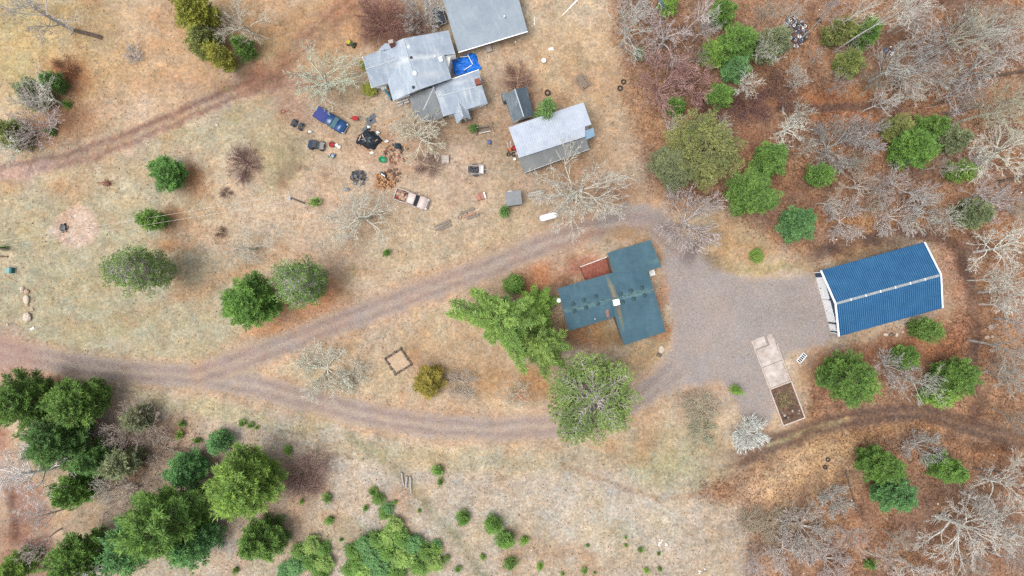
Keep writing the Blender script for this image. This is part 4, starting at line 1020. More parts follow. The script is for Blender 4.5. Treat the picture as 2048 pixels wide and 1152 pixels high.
cnt['red_pine_c'] = conifer('red_pine_c', 15, 18.0, 4.8, z0=.10, whorls=14, nbr=6, prof='flat', up=(0.05, 0.5), start=.3, sp=.38, nb=9, ln=0.36, wd=0.055, spread=1.1, updir=.3, tips=True, lat=.46, lsp=.45, uneven=.3)
cnt['young_a'] = conifer('young_a', 8, 5.5, 2.1, z0=.05, whorls=10, nbr=6, prof='cone', up=(0.15, 0.9), start=.2, nb=6, ln=0.36, wd=0.05, sp=.28, lsp=.4)
cnt['young_b'] = conifer('young_b', 9, 6.5, 2.4, z0=.05, whorls=10, nbr=6, prof='dome', up=(0.1, 0.9), start=.2, nb=6, ln=0.38, wd=0.052, sp=.28, lsp=.4, uneven=.4)
cnt['sapling_a'] = conifer('sapling_a', 10, 2.2, 0.9, z0=.05, whorls=6, nbr=5, prof='cone', up=(0.2, 0.9), start=.15, nb=6, ln=0.26, wd=0.036, sp=.2, lsp=.3, uneven=.4)
cnt['sapling_b'] = conifer('sapling_b', 11, 1.8, 0.9, z0=.05, whorls=5, nbr=5, prof='dome', up=(0.2, 0.9), start=.15, nb=6, ln=0.24, wd=0.036, sp=.2, lsp=.3, uneven=.5)
cnt['soft_pine'] = conifer('soft_pine', 12, 16.0, 6.0, whorls=15, nbr=6, prof='dome', up=(0.1, 0.7), start=.25, nb=8, ln=0.42, wd=0.050, spread=.8, sp=.36, lsp=.5, uneven=.18)
cnt['oak_a'] = bare('oak_a', 21, 13, 7.0, trunk=.30, kids=(15, 6, 5, 5), ang=(1.25, .55, .6, .6), ratio=(.66, .6, .52, .48), wob=(.05, .11, .15, .18), trop=(0, 0, .01, .01), rmin=.026, r0=.46, taper=.25)
cnt['oak_b'] = bare('oak_b', 22, 13, 6.0, trunk=.22, kids=(11, 6, 5, 4), ang=(1.15, .55, .6, .6), ratio=(.64, .6, .52, .45), wob=(.06, .12, .15, .18), trop=(0, 0, .01, .01), rmin=.023, r0=.36, taper=.28)
cnt['oak_c'] = bare('oak_c', 41, 13, 6.5, trunk=.26, kids=(14, 6, 5, 4), ang=(1.2, .5, .55, .6), ratio=(.66, .6, .52, .48), wob=(.05, .10, .14, .17), trop=(0, 0, .01, .01), rmin=.028, r0=.48, taper=.25)
cnt['forest_a'] = bare('forest_a', 23, 15, 4.2, trunk=.5, kids=(11, 5, 4, 3), ang=(.85, .55, .6, .6), wob=(.03, .09, .13, .16), rmin=.021, r0=.26, zc=.72)
cnt['forest_b'] = bare('forest_b', 24, 13, 3.6, trunk=.45, kids=(12, 5, 4, 3), ang=(.8, .55, .6, .6), wob=(.04, .09, .13, .16), rmin=.02, r0=.2, zc=.72)
cnt['forest_c'] = bare('forest_c', 25, 11, 3.8, trunk=.35, kids=(12, 6, 4, 3), ang=(.95, .55, .6, .6), wob=(.05, .10, .14, .16), rmin=.019, r0=.22, zc=.68)
cnt['clump_a'] = bare('clump_a', 26, 7.5, 4.0, trunk=.25, levels=3, kids=(8, 5, 4), ang=(.6, .55, .55), wob=(.05, .10, .14, .16), rmin=.024, r0=.11, stems=7, spreadstem=.55, zc=.6)
cnt['clump_b'] = bare('clump_b', 27, 6.0, 3.6, trunk=.15, levels=3, kids=(8, 5, 4), ang=(.6, .6, .55), wob=(.06, .10, .14, .16), rmin=.023, r0=.09, stems=9, spreadstem=.75, zc=.55)
cnt['brush_a'] = bare('brush_a', 28, 2.4, 2.2, trunk=.1, levels=2, kids=(6, 5), ang=(.6, .7), wob=(.10, .16, .18, .2), rmin=.018, r0=.04, stems=24, spreadstem=.95, zc=.5, seg=.5)
cnt['brush_b'] = bare('brush_b', 29, 3.2, 2.6, trunk=.15, levels=2, kids=(7, 5), ang=(.6, .7), wob=(.08, .16, .18, .2), rmin=.018, r0=.045, stems=24, spreadstem=.8, zc=.5, seg=.5)
cnt['white_bush'] = bare('white_bush', 31, 4.0, 3.0, trunk=.12, levels=2, kids=(9, 6), ang=(.5, .6), wob=(.06, .12, .14, .2), rmin=.026, r0=.05, stems=30, spreadstem=.95, zc=.5, seg=.5)
cnt['slim_a'] = bare('slim_a', 30, 14, 2.2, trunk=.55, levels=3, kids=(12, 5, 4), ang=(.7, .65, .6), wob=(.025, .12, .18, .2), rmin=.016, r0=.12, zc=.75)
print('proto sizes', cnt)

GR = {}
NAME_OF = {}
def plant(proto, px, py, r, label, cat, name, col, bark=(0.16, 0.13, 0.11), group=None, hz=1.0, rot=None, trunk=True):
    """crown centred at photo pixel (px,py), crown radius r pixels; the base stands straight below the crown's centre"""
    p = PROTO[proto]
    s = r * CAM_H / (FPX * p['R'] + r * p['zc'] * hz)
    zc = p['zc'] * s * hz
    c = W(px, py, zc)
    rg = random.Random(int(px * 31 + py * 17))
    o = thing(name, label, cat, (c.x, c.y, -0.03), rg.uniform(0, 6.28) if rot is None else rot, group)
    o.scale = (s, s, s * hz)
    v = rg.uniform(0.9, 1.1)
    t = link('trunk', p['t'], None, o); t.color = (*bark, 1)
    k = link('crown', p['c'], None, o); k.color = (col[0] * v, col[1] * rg.uniform(.95, 1.05) * v, col[2] * v, 1)
    return o

# ------------------------------------------------------------------ conifers (crown pixel x, y, radius, prototype, colour, height factor, label)
GREEN = (0.103, 0.200, 0.048); BRIGHT = (0.145, 0.255, 0.055); DARK = (0.080, 0.172, 0.050); BLUE = (0.092, 0.205, 0.080)
OLIVE = (0.155, 0.185, 0.065); YELLOW = (0.20, 0.22, 0.045); GOLD = (0.20, 0.17, 0.04); LIGHT = (0.175, 0.285, 0.08); GREY = (0.155, 0.19, 0.11)
DA, DB, DC, PA, PB, RA, RB, YA, YB, SA, SB, SP = 'pine_dense_a', 'pine_dense_b', 'pine_dense_c', 'pine_plume_a', 'pine_plume_b', 'red_pine_a', 'red_pine_b', 'young_a', 'young_b', 'sapling_a', 'sapling_b', 'soft_pine'
CON = [
 (392, 28, 52, DA, YELLOW, 1, 'yellow green evergreen at the head of the clump by the upper track bend'),
 (408, 78, 42, DC, OLIVE, 1, 'olive evergreen in the middle of the clump by the upper track bend'),
 (440, 112, 32, YB, YELLOW, 1.2, 'bright yellow green evergreen at the lower tip of the upper clump'),
 (482, 92, 28, YA, GREEN, 1.2, 'dark green evergreen beneath the bare tree by the upper track bend'),
 (103, 162, 26, YB, DARK, 1, 'dark green juniper beside the rusty brush patch'),
 (22, 262, 40, DC, OLIVE, .8, 'dull olive evergreen below the bare trees by the upper track'),
 (60, 190, 42, DC, GREY, .8, 'greyish green evergreen under the bare trees by the upper track'),
 (338, 350, 44, DA, DARK, .8, 'round dark green pine alone on the lawn below the upper track'),
 (300, 440, 31, YB, GREEN, 1, 'young green pine under the wires beside a brown needle patch'),
 (284, 540, 60, 'red_pine_c', (0.115, 0.19, 0.055), 1.05, 'tall open red pine with grey limbs standing on the lawn'),
 (606, 568, 60, 'red_pine_c', GREEN, .95, 'open needled red pine standing over the orange needle carpet'),
 (505, 605, 62, DB, GREEN, 1, 'dense green pine touching the red pine beside the driveway'),
 (1000, 640, 82, PA, LIGHT, 1, 'large plumed white pine west of the teal roofed house'),
 (1085, 690, 66, PB, LIGHT, 1, 'plumed white pine at the south corner of the teal roofed house'),
 (1072, 615, 50, PB, BRIGHT, .8, 'plumed white pine brushing the west eave of the teal roofed house'),
 (1030, 570, 28, YA, GREEN, 1.1, 'small dark pine north of the plumed white pines'),
 (1185, 780, 98, RB, (0.125, 0.185, 0.06), .85, 'wide open red pine south of the teal roofed house'),
 (852, 768, 42, DC, GOLD, .75, 'golden olive juniper beside the stone square'),
 (58, 800, 66, DB, GREEN, 1, 'dense green pine at the bend of the southwest track'),
 (160, 808, 64, DA, GREEN, 1, 'dense green pine right below the gravel driveway'),
 (120, 880, 62, DB, DARK, 1, 'dark pine beneath the white bare tree in the southwest grove'),
 (185, 925, 50, DC, DARK, 1, 'dark slim pine at the east edge of the southwest grove'),
 (140, 990, 48, DC, GREEN, 1, 'green pine beside the southwest track'),
 (275, 838, 34, YB, GREY, 1, 'thin greyish young pine among leaning bare saplings'),
 (240, 930, 42, YB, GREY, 1, 'sparse greyish young pine among fallen twigs'),
 (435, 885, 31, YA, BLUE, .8, 'small bluish pine above the tall bright pine in the field'),
 (370, 950, 48, DC, BLUE, 1, 'bluish green pine left of the bright round pine'),
 (493, 968, 82, DB, BRIGHT, .9, 'big bright green round pine at the edge of the straw field'),
 (335, 1045, 88, DB, GREEN, 1.05, 'biggest green pine of the southern grove'),
 (268, 1095, 70, DA, BLUE, 1, 'bluish pine behind the biggest pine of the southern grove'),
 (165, 1120, 66, DA, GREEN, 1, 'green pine at the foot of the southwest track'),
 (385, 1085, 60, DC, BLUE, 1, 'bluish pine close against the biggest pine of the southern grove'),
 (512, 1082, 58, DC, GREEN, .9, 'green pine at the east end of the southern grove'),
 (925, 1040, 19, YA, GREEN, .7, 'single young pine beside the mossy trail'),
 (985, 1052, 24, YA, GREEN, .7, 'young pine at the upper end of the pair east of the mossy trail'),
 (1010, 1082, 24, YB, GREEN, .7, 'young pine at the lower end of the pair east of the mossy trail'),
 (18, 1140, 42, DC, BRIGHT, 1, 'bright green pine across the southwest track'),
 (1410, 300, 80, SP, (0.16, 0.19, 0.07), .8, 'large soft yellow olive pine at the edge of the woods'),
 (1350, 335, 56, 'pine_dense_a', (0.13, 0.15, 0.085), .7, 'dull grey green pine leaning on the large yellow olive pine'),
 (1500, 390, 56, DB, GREEN, .9, 'dense green pine below the large yellow olive pine'),
 (1550, 312, 46, DC, GREEN, .9, 'green pine between the yellow olive pine and the grey thicket'),
 (1605, 442, 46, DC, BLUE, 1, 'bluish pine northwest of the blue roofed garage'),
 (1640, 350, 31, YB, GREEN, 1, 'small green pine under the grey thicket'),
 (1515, 510, 18, YA, BRIGHT, .6, 'low bright green pine on the grass bank by the gravel yard'),
 (1428, 108, 34, DC, BRIGHT, 1, 'bright green pine beside the pinkish maple'),
 (1475, 85, 48, DA, GREEN, 1, 'green pine at the heart of the northern pine clump'),
 (1470, 130, 36, DC, BLUE, 1, 'bluish pine in the northern pine clump'),
 (1440, 185, 34, DC, GREEN, 1, 'green pine at the south end of the northern pine clump'),
 (1445, 18, 34, DC, GREEN, 1, 'green pine at the north end of the northern pine clump'),
 (1545, 85, 46, DA, GREY, 1, 'faded green pine beside the rubbish heap'),
 (1355, 212, 24, YA, GREEN, 1, 'small green pine under the pinkish maple'),
 (1678, 62, 34, YB, OLIVE, 1.1, 'olive green pine with an orange branch beside it in the northeast woods'),
 (1735, 65, 32, YB, GREEN, 1.1, 'green pine beside the orange leaved branch in the northeast woods'),
 (1703, 118, 36, DC, OLIVE, .9, 'olive pine beneath a pale bare crown in the northeast woods'),
 (1795, 255, 36, DC, OLIVE, .9, 'olive pine at the west of the eastern pine clump'),
 (1822, 296, 50, DA, GREEN, 1, 'biggest green pine of the eastern pine clump'),
 (1868, 255, 40, DC, GREEN, 1, 'green pine at the top of the eastern pine clump'),
 (1915, 280, 38, DC, GREY, .9, 'dull green pine at the east of the eastern pine clump'),
 (1922, 342, 30, YB, BRIGHT, .9, 'bright low pine below the eastern pine clump'),
 (1952, 430, 40, DC, GREY, 1, 'dull green pine north of the garage track'),
 (1857, 660, 33, YB, GREEN, 1, 'green pine just below the eave of the blue roofed garage'),
 (1695, 755, 63, DB, GREEN, .95, 'dense round green pine beside the concrete pad'),
 (1818, 712, 33, DC, GREEN, .9, 'green pine south of the blue roofed garage'),
 (1912, 748, 50, DA, GREEN, .9, 'green pine inside the bend of the garage track'),
 (1878, 790, 34, YB, BRIGHT, 1, 'bright pine beneath the grey fallen crown by the east track'),
 (1765, 930, 50, DA, GREEN, .95, 'green pine just south of the east track'),
 (1790, 985, 48, DB, BLUE, .95, 'bluish pine at the lower side of the pair south of the east track'),
 (1905, 945, 40, DC, GREEN, .9, 'green pine beside the grey thicket south of the east track'),
 (1340, 4, 26, YA, BRIGHT, 1, 'bright green pine behind the small grey shed in the woods'),
 (1280, 105, 16, YA, GREY, .8, 'small dull pine under the grey thicket by the yard edge'),
 (730, 130, 14, YB, YELLOW, .5, 'small yellow green bush at the west gable of the farmhouse'),
 (738, 178, 20, YB, YELLOW, .4, 'wide yellow green bush at the southwest corner of the farmhouse'),
 (1092, 217, 27, YA, (0.14, 0.26, 0.09), 1.6, 'bright green pine standing between the grey shed and the metal roofed barn'),
 (948, 255, 13, SA, DARK, 1, 'small dark pine behind the wooden garden swing'),
 (1008, 420, 14, SB, DARK, 1, 'small dark pine at the corner of the grey outhouse'),
]
for (x, y, r, pr, c, hz, lb) in CON:
    nm = 'evergreen_bush' if 'bush ' in lb else ('juniper' if 'juniper' in lb else ('red_pine' if 'red pine' in lb else 'pine_tree'))
    b = (0.42, 0.38, 0.36) if pr in (RA, RB, 'red_pine_c') else (0.16, 0.125, 0.10)
    plant(pr, x, y, r, lb, 'tree' if nm != 'evergreen_bush' else 'bush', nm, c, bark=b, group='conifers of the property', hz=hz)

SAPS = [(575, 901, 12), (878, 942, 14), (880, 966, 9), (1050, 1080, 11), (1020, 1130, 17), (500, 852, 8), (512, 856, 6), (483, 848, 9), (362, 848, 9), (358, 872, 10), (392, 882, 9),
        (655, 998, 12), (602, 1004, 7), (660, 1040, 11), (730, 1018, 8), (790, 1004, 6), (838, 1022, 5), (893, 1115, 8), (965, 1115, 8), (915, 1140, 8), (682, 1080, 5), (870, 1095, 14),
        (1175, 1092, 5), (1252, 1076, 4), (1252, 1092, 5), (1280, 1101, 7), (1318, 1108, 5), (1292, 1141, 7), (1320, 1139, 6), (1170, 1143, 8), (1080, 1135, 10), (1126, 1148, 5), (745, 985, 10), (748, 978, 7), (1190, 1146, 4), (470, 1140, 8)]
for i, (x, y, r) in enumerate(SAPS):
    side = 'near the southern pine groves' if x < 700 else ('around the mossy trail' if x < 1000 else 'on the open eastern part')
    plant((SA, SB)[i % 2], x, y, r, 'tiny green pine sapling in the straw field ' + side, 'sapling', 'pine_sapling', GREEN if i % 3 else BRIGHT, group='pine saplings in the straw field ' + side, hz=.8)
THICK = [(705, 1105, 24), (728, 1090, 24), (752, 1082, 26), (778, 1075, 26), (802, 1082, 27), (826, 1092, 26), (850, 1108, 26), (868, 1128, 24), (715, 1130, 27), (745, 1118, 29), (775, 1108, 30), (806, 1118, 30), (836, 1132, 28), (760, 1142, 28), (792, 1146, 28), (728, 1148, 26), (698, 1142, 22), (872, 1092, 16),
         (600, 1108, 24), (622, 1090, 24), (645, 1100, 22), (590, 1132, 28), (618, 1125, 26), (648, 1128, 24), (640, 1148, 26), (570, 1146, 26), (768, 1028, 18), (790, 1050, 22), (755, 998, 17), (775, 1018, 16), (795, 1066, 20)]
for i, (x, y, r) in enumerate(THICK):
    side = 'of the small thicket next to the southern grove' if x < 660 else ('of the large thicket beside the mossy trail' if y > 1070 else 'of the row leading up from the large thicket')
    plant((YA, YB)[i % 2], x, y, r, 'low spreading pine ' + side, 'tree', 'pine_tree', (GREEN, BLUE, GREEN, LIGHT)[i % 4], group='low pines ' + side, hz=.42)
for (x, y, r, c, lb) in [(1475, 781, 15, BRIGHT, 'bright green tussock shrub on the gravel beside the concrete pad'), (1743, 1130, 14, GREEN, 'lone green sapling in the southeast litter'), (628, 404, 14, LIGHT, 'small pine beside the utility pole'),
                         (772, 506, 10, GREEN, 'tiny pine alone on the yard above the driveway'), (100, 262, 12, GREEN, 'small pine at the foot of the bare trees by the upper track'), (132, 208, 10, BRIGHT, 'tiny bright pine at the edge of the rusty brush patch'), (3, 496, 9, GREEN, 'tiny green pine by the leaning post on the lawn edge')]:
    plant(SA, x, y, r, lb, 'sapling', 'pine_sapling', c, hz=.9)

# ------------------------------------------------------------------ bare trees
PALE = (0.54, 0.52, 0.47); WHITE = (0.66, 0.65, 0.62); LICH = (0.50, 0.51, 0.43); GRY = (0.46, 0.445, 0.43); LIL = (0.46, 0.42, 0.40); PINK = (0.42, 0.27, 0.25); DKB = (0.14, 0.12, 0.11); TAN = (0.50, 0.46, 0.39); MAR = (0.20, 0.115, 0.10)
OA, OB, FA, FB, FC, CA, CB, BA, BB, SL = 'oak_a', 'oak_b', 'forest_a', 'forest_b', 'forest_c', 'clump_a', 'clump_b', 'brush_a', 'brush_b', 'slim_a'
BARE = [
 (75, 18, 75, OB, GRY, 1.1, 'big bare grey tree leaning over the yellow lawn corner'),
 (82, 190, 52, FC, PALE, .8, 'bare pale tree standing over the greyish evergreen by the upper track'),
 (72, 238, 60, CA, LIL, .9, 'bare lilac grey tree above the upper track'),
 (20, 290, 45, FC, PALE, .7, 'bare pale tree over the dull olive evergreen'),
 (482, 42, 62, OB, TAN, .9, 'bare brown grey tree over the yellow green evergreen clump'),
 (636, 155, 78, 'oak_c', (0.49, 0.50, 0.42), .75, 'broad bare lichen grey tree west of the farmhouse'),
 (845, 22, 48, CB, GRY, .9, 'bare grey thicket tree north of the farmhouse'),
 (845, 272, 64, 'oak_c', TAN, .6, 'bare tan tree over the farmhouse porch'),
 (724, 428, 76, 'oak_c', (0.50, 0.51, 0.42), .7, 'broad bare lichen tree beside the white pickup'),
 (1145, 382, 106, 'oak_c', (0.50, 0.50, 0.42), .85, 'huge bare oak south of the metal roofed barn'),
 (497, 495, 48, OB, LICH, .6, 'small bare lichen tree above the dense pine on the lawn'),
 (645, 740, 60, CB, (0.56, 0.55, 0.48), .6, 'pale bare bushy tree overhanging the gravel driveway'),
 (700, 752, 36, CB, (0.50, 0.47, 0.41), .6, 'small pale bare bushy tree near the stone square'),
 (925, 768, 34, CB, TAN, .6, 'small bare shrubby tree beside the golden juniper'),
 (1036, 790, 30, CA, TAN, .6, 'small bare shrubby tree over an orange leaf patch'),
 (1255, 58, 58, FC, GRY, .9, 'bare grey tree at the yard edge by the woods shed'),
 (1335, 75, 64, OB, GRY, .7, 'wide bare grey tree just below the woods shed'),
 (1330, 160, 66, CA, PINK, 1.0, 'bare pinkish red maple at the yard edge'),
 (1385, 165, 45, CA, PINK, 1.0, 'smaller bare pinkish maple beside the green pine clump'),
 (1350, 240, 34, FB, PALE, .7, 'small pale bare tree under the pinkish maple'),
 (1380, 440, 72, CB, LIL, .8, 'bare lilac grey thicket tree at the head of the gravel yard'),
 (1500, 870, 37, 'white_bush', (0.74, 0.74, 0.73), .7, 'whitish bare bush beside the raised bed'),
 (1400, 815, 40, BB, (0.40, 0.37, 0.28), .5, 'dry greenish brush clump south of the gravel yard'),
 (1405, 860, 36, BA, (0.34, 0.33, 0.24), .5, 'dark dry brush at the start of the east track'),
 (90, 858, 46, OB, WHITE, .9, 'white bare crown rising through the southwest grove'),
 (62, 952, 88, OA, WHITE, .9, 'large white bare tree over the southwest track'),
 (85, 1040, 40, FB, (0.52, 0.46, 0.44), .9, 'leaning whitish bare tree across the southwest track'),
 (62, 1090, 40, FB, (0.52, 0.46, 0.44), .9, 'leaning whitish bare tree low on the southwest track'),
 (172, 1132, 54, FA, WHITE, .8, 'white bare crown over the green pine at the foot of the southwest track'),
 (60, 905, 40, FC, PALE, .9, 'pale bare crown at the west side of the southwest grove'),
 (205, 880, 40, CA, (0.46, 0.42, 0.38), .8, 'thin bare stems leaning out of the southwest grove'),
 (215, 985, 44, FC, (0.46, 0.42, 0.38), .7, 'grey bare tree between the two southern groves'),
 (140, 830, 20, FB, PALE, .7, 'small pale bare crown at the top of the southwest grove'),
 (270, 855, 55, CA, (0.40, 0.33, 0.30), .8, 'thin bare saplings clump beside the sparse young pine'),
 (250, 985, 50, CA, (0.38, 0.32, 0.28), .8, 'thin bare clump with leaning stems below the sparse pine'),
 (320, 900, 40, CB, (0.40, 0.32, 0.28), .6, 'low bare brushy tree at the field corner'),
 (1575, 255, 42, FC, WHITE, .7, 'small whitish bare tree north of the green pine row'),
 (1612, 218, 34, FB, PALE, .7, 'small pale bare tree beside the dark woods track'),
 (1675, 288, 58, CB, (0.38, 0.38, 0.36), .9, 'dense grey bare thicket tree above the small green pine'),
 (1735, 272, 42, CB, GRY, .9, 'grey bare thicket tree beside the eastern pine clump'),
 (1525, 90, 40, FB, PALE, .9, 'pale bare crown over the faded pine by the rubbish heap'),
 (1585, 132, 26, FB, PALE, .7, 'small pale bare tree below the rubbish heap'),
 (1640, 115, 24, FB, TAN, .7, 'tiny bare tree on the leafy path by the rubbish heap'),
 (1705, 100, 28, OB, (0.44, 0.46, 0.38), .7, 'pale bare crown above the olive pine'),
 (1662, 25, 34, SL, GRY, .9, 'slim bare tree by the discarded tyre in the woods'),
 (1725, 12, 30, SL, WHITE, 1.2, 'slim white barked tree leaning at the north edge by the olive pines'),
 (1790, 14, 40, SL, WHITE, 1.3, 'tall slim white barked tree at the north edge'),
 (1850, 14, 52, FA, PALE, 1, 'bare pale tree at the north edge of the woods'),
 (1795, 130, 62, FC, GRY, .9, 'grey bare tree with a curved white limb near the olive pine'),
 (1850, 130, 60, FC, (0.36, 0.36, 0.34), .9, 'grey bare tree in the thick of the northeast woods'),
 (1925, 70, 60, FA, (0.42, 0.42, 0.36), 1, 'lichen grey bare tree with a long diagonal trunk'),
 (1990, 60, 58, FC, LIL, .9, 'lilac grey bare tree in the northeast corner woods'),
 (1985, 130, 64, FA, GRY, .9, 'grey bare tree over fallen logs in the northeast woods'),
 (2035, 110, 50, FC, PALE, .9, 'pale bare tree on the northeast woods border'),
 (1995, 215, 66, FA, (0.44, 0.42, 0.33), .9, 'pale lichen bare tree above the eastern spreading oak'),
 (1920, 180, 46, FC, GRY, .9, 'small grey bare tree by the end of the woods track'),
 (2020, 300, 84, OA, (0.54, 0.53, 0.46), .8, 'large spreading pale oak in the east woods'),
 (1760, 205, 40, FB, GRY, .7, 'thin grey bare tree over the dark woods track'),
 (1718, 372, 44, OB, (0.50, 0.44, 0.40), .6, 'small pinkish white bare tree in the middle woods'),
 (1795, 365, 42, FC, LIL, .8, 'small lilac bare tree below the eastern pine clump'),
 (1845, 375, 40, FB, GRY, .8, 'thin grey bare tree below the eastern pine clump'),
 (1690, 440, 46, CB, LIL, .6, 'low lilac thicket tree beside the bluish pine'),
 (1790, 430, 50, CB, LIL, .6, 'low lilac thicket tree north of the garage'),
 (1850, 425, 44, CA, GRY, .7, 'grey bare clump north of the garage'),
 (1910, 440, 42, FB, PALE, .7, 'pale bare tree by the dull green pine'),
 (2000, 500, 66, OB, WHITE, .8, 'white branched bare tree at the garage track bend'),
 (2035, 585, 55, FA, PALE, .8, 'pale bare tree east of the blue roofed garage'),
 (2020, 690, 60, FA, (0.40, 0.37, 0.34), .8, 'grey bare tree east of the garage track'),
 (2040, 640, 46, FC, GRY, .8, 'grey bare tree beside pale stones east of the garage track'),
 (1790, 735, 40, CA, GRY, .9, 'grey bare clump between the pines south of the garage'),
 (1850, 765, 50, FC, (0.42, 0.42, 0.38), .9, 'grey bare crown drooping to the east track'),
 (1848, 895, 40, CB, (0.42, 0.41, 0.40), .9, 'grey bare thicket between two pines below the east track'),
 (1672, 1000, 36, CB, (0.42, 0.42, 0.41), .7, 'grey bare bush beside the rutted path in the southeast litter'),
 (1612, 1060, 56, CB, LIL, .6, 'wide lilac brush tree in the southeast litter'),
 (1575, 1105, 48, CB, LIL, .6, 'pale lilac brush tree at the southern border of the straw field'),
 (1720, 1085, 46, FB, LIL, .8, 'thin leaning bare tree over the rutted path'),
 (1930, 1062, 98, OA, (0.49, 0.49, 0.44), .75, 'large spreading pale oak in the southeast corner'),
 (2015, 975, 70, OB, PALE, .85, 'pale bare tree above the southeast spreading oak'),
 (1845, 1145, 52, FC, PALE, .8, 'pale bare tree beneath the southeast spreading oak'),
 (2035, 1075, 46, FC, GRY, .8, 'grey bare tree at the far side of the southeast oak'),
 (2038, 1135, 44, FB, LIL, .8, 'lilac bare tree in the southeast corner'),
 (1660, 1125, 44, CB, LIL, .6, 'low lilac brush tree beside the lone green sapling'),
 (1270, 10, 36, CB, GRY, .8, 'grey bare thicket tree west of the woods shed'),
 (1405, 55, 34, FB, GRY, .9, 'thin grey bare tree with a white limb by the northern pine clump'),
 (1400, 20, 32, SL, WHITE, .9, 'slim whitish tree beside the north end of the northern pine clump'),
 (1505, 160, 36, FB, WHITE, .9, 'white bare crown at the south of the northern pine clump'),
 (1560, 180, 40, BB, MAR, .8, 'dark maroon brush above the leafy path'),
 (1500, 210, 46, BB, MAR, .8, 'dark maroon brush north of the yellow olive pine'),
 (1420, 235, 40, BB, MAR, .8, 'dark maroon brush between pinkish maple and yellow olive pine'),
 (765, 45, 56, BB, (0.24, 0.13, 0.115), .9, 'big maroon brush thicket northwest of the farmhouse'),
 (845, 55, 36, BB, (0.26, 0.20, 0.17), .8, 'brownish brush thicket behind the farmhouse'),
 (488, 325, 38, BA, (0.20, 0.13, 0.12), .8, 'dark brush heap on the pale lawn patch'),
 (450, 385, 14, BA, (0.20, 0.14, 0.13), .7, 'small dark brush tuft beneath the brush heap'),
 (443, 465, 14, BA, (0.20, 0.14, 0.12), .7, 'small dark brush tuft by the bare lichen tree'),
 (620, 948, 48, BB, (0.26, 0.17, 0.155), .7, 'maroon bramble patch beside the bright round pine'),
 (600, 970, 30, BA, (0.26, 0.17, 0.155), .7, 'lower maroon bramble patch beside the bright round pine'),
 (860, 330, 30, BA, (0.28, 0.20, 0.17), .6, 'brown brush south of the farmhouse porch'),
 (1035, 160, 34, BA, (0.27, 0.17, 0.14), .6, 'reddish brush behind the grey shed'),
 (130, 140, 30, BA, (0.22, 0.115, 0.07), .6, 'rusty brush patch beside the dark juniper'),
 (265, 110, 22, BA, LIL, .6, 'pale lilac brush tuft on the orange lawn'),
 (1550, 1050, 44, BB, (0.36, 0.30, 0.23), .4, 'dark dry brush at the edge of the straw field'),
 (1500, 1040, 30, BA, (0.38, 0.32, 0.25), .4, 'small dry brush at the edge of the straw field'),
]
for (x, y, r, pr, c, hz, lb) in BARE:
    sh = any(w in lb for w in ('brush', 'bramble', 'bush beside', 'bare bush'))
    nm = ('bramble_patch' if 'bramble' in lb else 'brush_clump') if (sh and pr in (BA, BB)) else 'bare_tree'
    plant(pr, x, y, r, lb, 'shrub' if nm != 'bare_tree' else 'tree', nm, c, bark=tuple(v * .92 for v in c), group='leafless trees and brush', hz=hz)

# further leafless trees of the woods, alike but for their place
EXTRA = [(1860, 70, 40, FC), (1960, 20, 44, FA), (2030, 30, 40, FB), (1760, 160, 38, FC), (1895, 145, 42, FB), (1945, 215, 36, FB), (1830, 190, 36, FC), (2040, 190, 40, FC), (1960, 330, 38, FC), (1880, 330, 30, FB),
         (1660, 400, 30, FB), (1750, 415, 30, FC), (1970, 390, 40, FC), (2040, 410, 40, FB), (1985, 560, 34, FB), (1995, 750, 44, FB), (2040, 760, 40, FC), (1960, 1140, 40, FB), (1770, 1130, 36, FB), (1530, 30, 30, FB), (1590, 20, 28, FC), (1690, 160, 34, FB), (1440, 245, 30, FB), (2000, 1030, 40, FC), (1520, 1130, 34, FB), (1740, 60, 28, FB), (1620, 300, 26, FB), (1710, 330, 30, FB), (1830, 40, 34, FB), (1880, 100, 38, FC), (1820, 160, 40, FC), (1960, 160, 40, FC), (2000, 400, 44, FC), (1760, 380, 34, FC), (2010, 610, 44, FC), (2035, 830, 36, FB), (1960, 1000, 36, FC), (1800, 1080, 40, FC), (1600, 170, 28, FB), (1400, 110, 30, FC)]
for i, (x, y, r, pr) in enumerate(EXTRA):
    c = (GRY, (0.36, 0.32, 0.29), PALE, (0.32, 0.29, 0.25))[i % 4]
    if x < 1660 and y < 450: where = 'among the pines west of the grey thicket'
    elif y < 235: where = 'in the northeast woods above the dark woods track'
    elif y < 480: where = 'between the dark woods track and the garage'
    elif y < 850: where = 'east of the garage track'
    else: where = 'in the southeast woods below the east track'
    plant(pr, x, y, r, 'slender leafless tree ' + where, 'tree', 'bare_tree', c, bark=c, group='slender leafless trees ' + where, hz=.85)

# ------------------------------------------------------------------ vehicles
RUBBER = mat('tyre_rubber', (0.02, 0.02, 0.02), (0.03, 0.03, 0.03), scale=8, rough=.85)
STEEL = mat('bare_steel', (.42, .42, .43), (.3, .3, .31), scale=5, rough=.45, metal=.5)
BLACK = mat('black_plastic', (.018, .02, .024), (.03, .032, .036), scale=6, rough=.55)
LAMP = mat('lamp_lens', (.72, .74, .76), (.6, .62, .64), scale=6, rough=.15)
REDL = mat('red_lens', (.4, .02, .02), (.28, .015, .015), scale=6, rough=.25)

def wheel(parent, c, r=.38, w=.24):
    t = part('wheel', add_lathe(NB(), [(r * .62, -w / 2), (r * .95, -w / 2), (r, -w * .3), (r, w * .3), (r * .95, w / 2), (r * .62, w / 2)], c, 16, 'Y', close=True), RUBBER, parent, True)
    part('rim', add_lathe(NB(), [(r * .62, -w * .4), (r * .62, w * .4), (r * .3, w * .3), (.04, w * .34)], c, 12, 'Y'), STEEL, t)

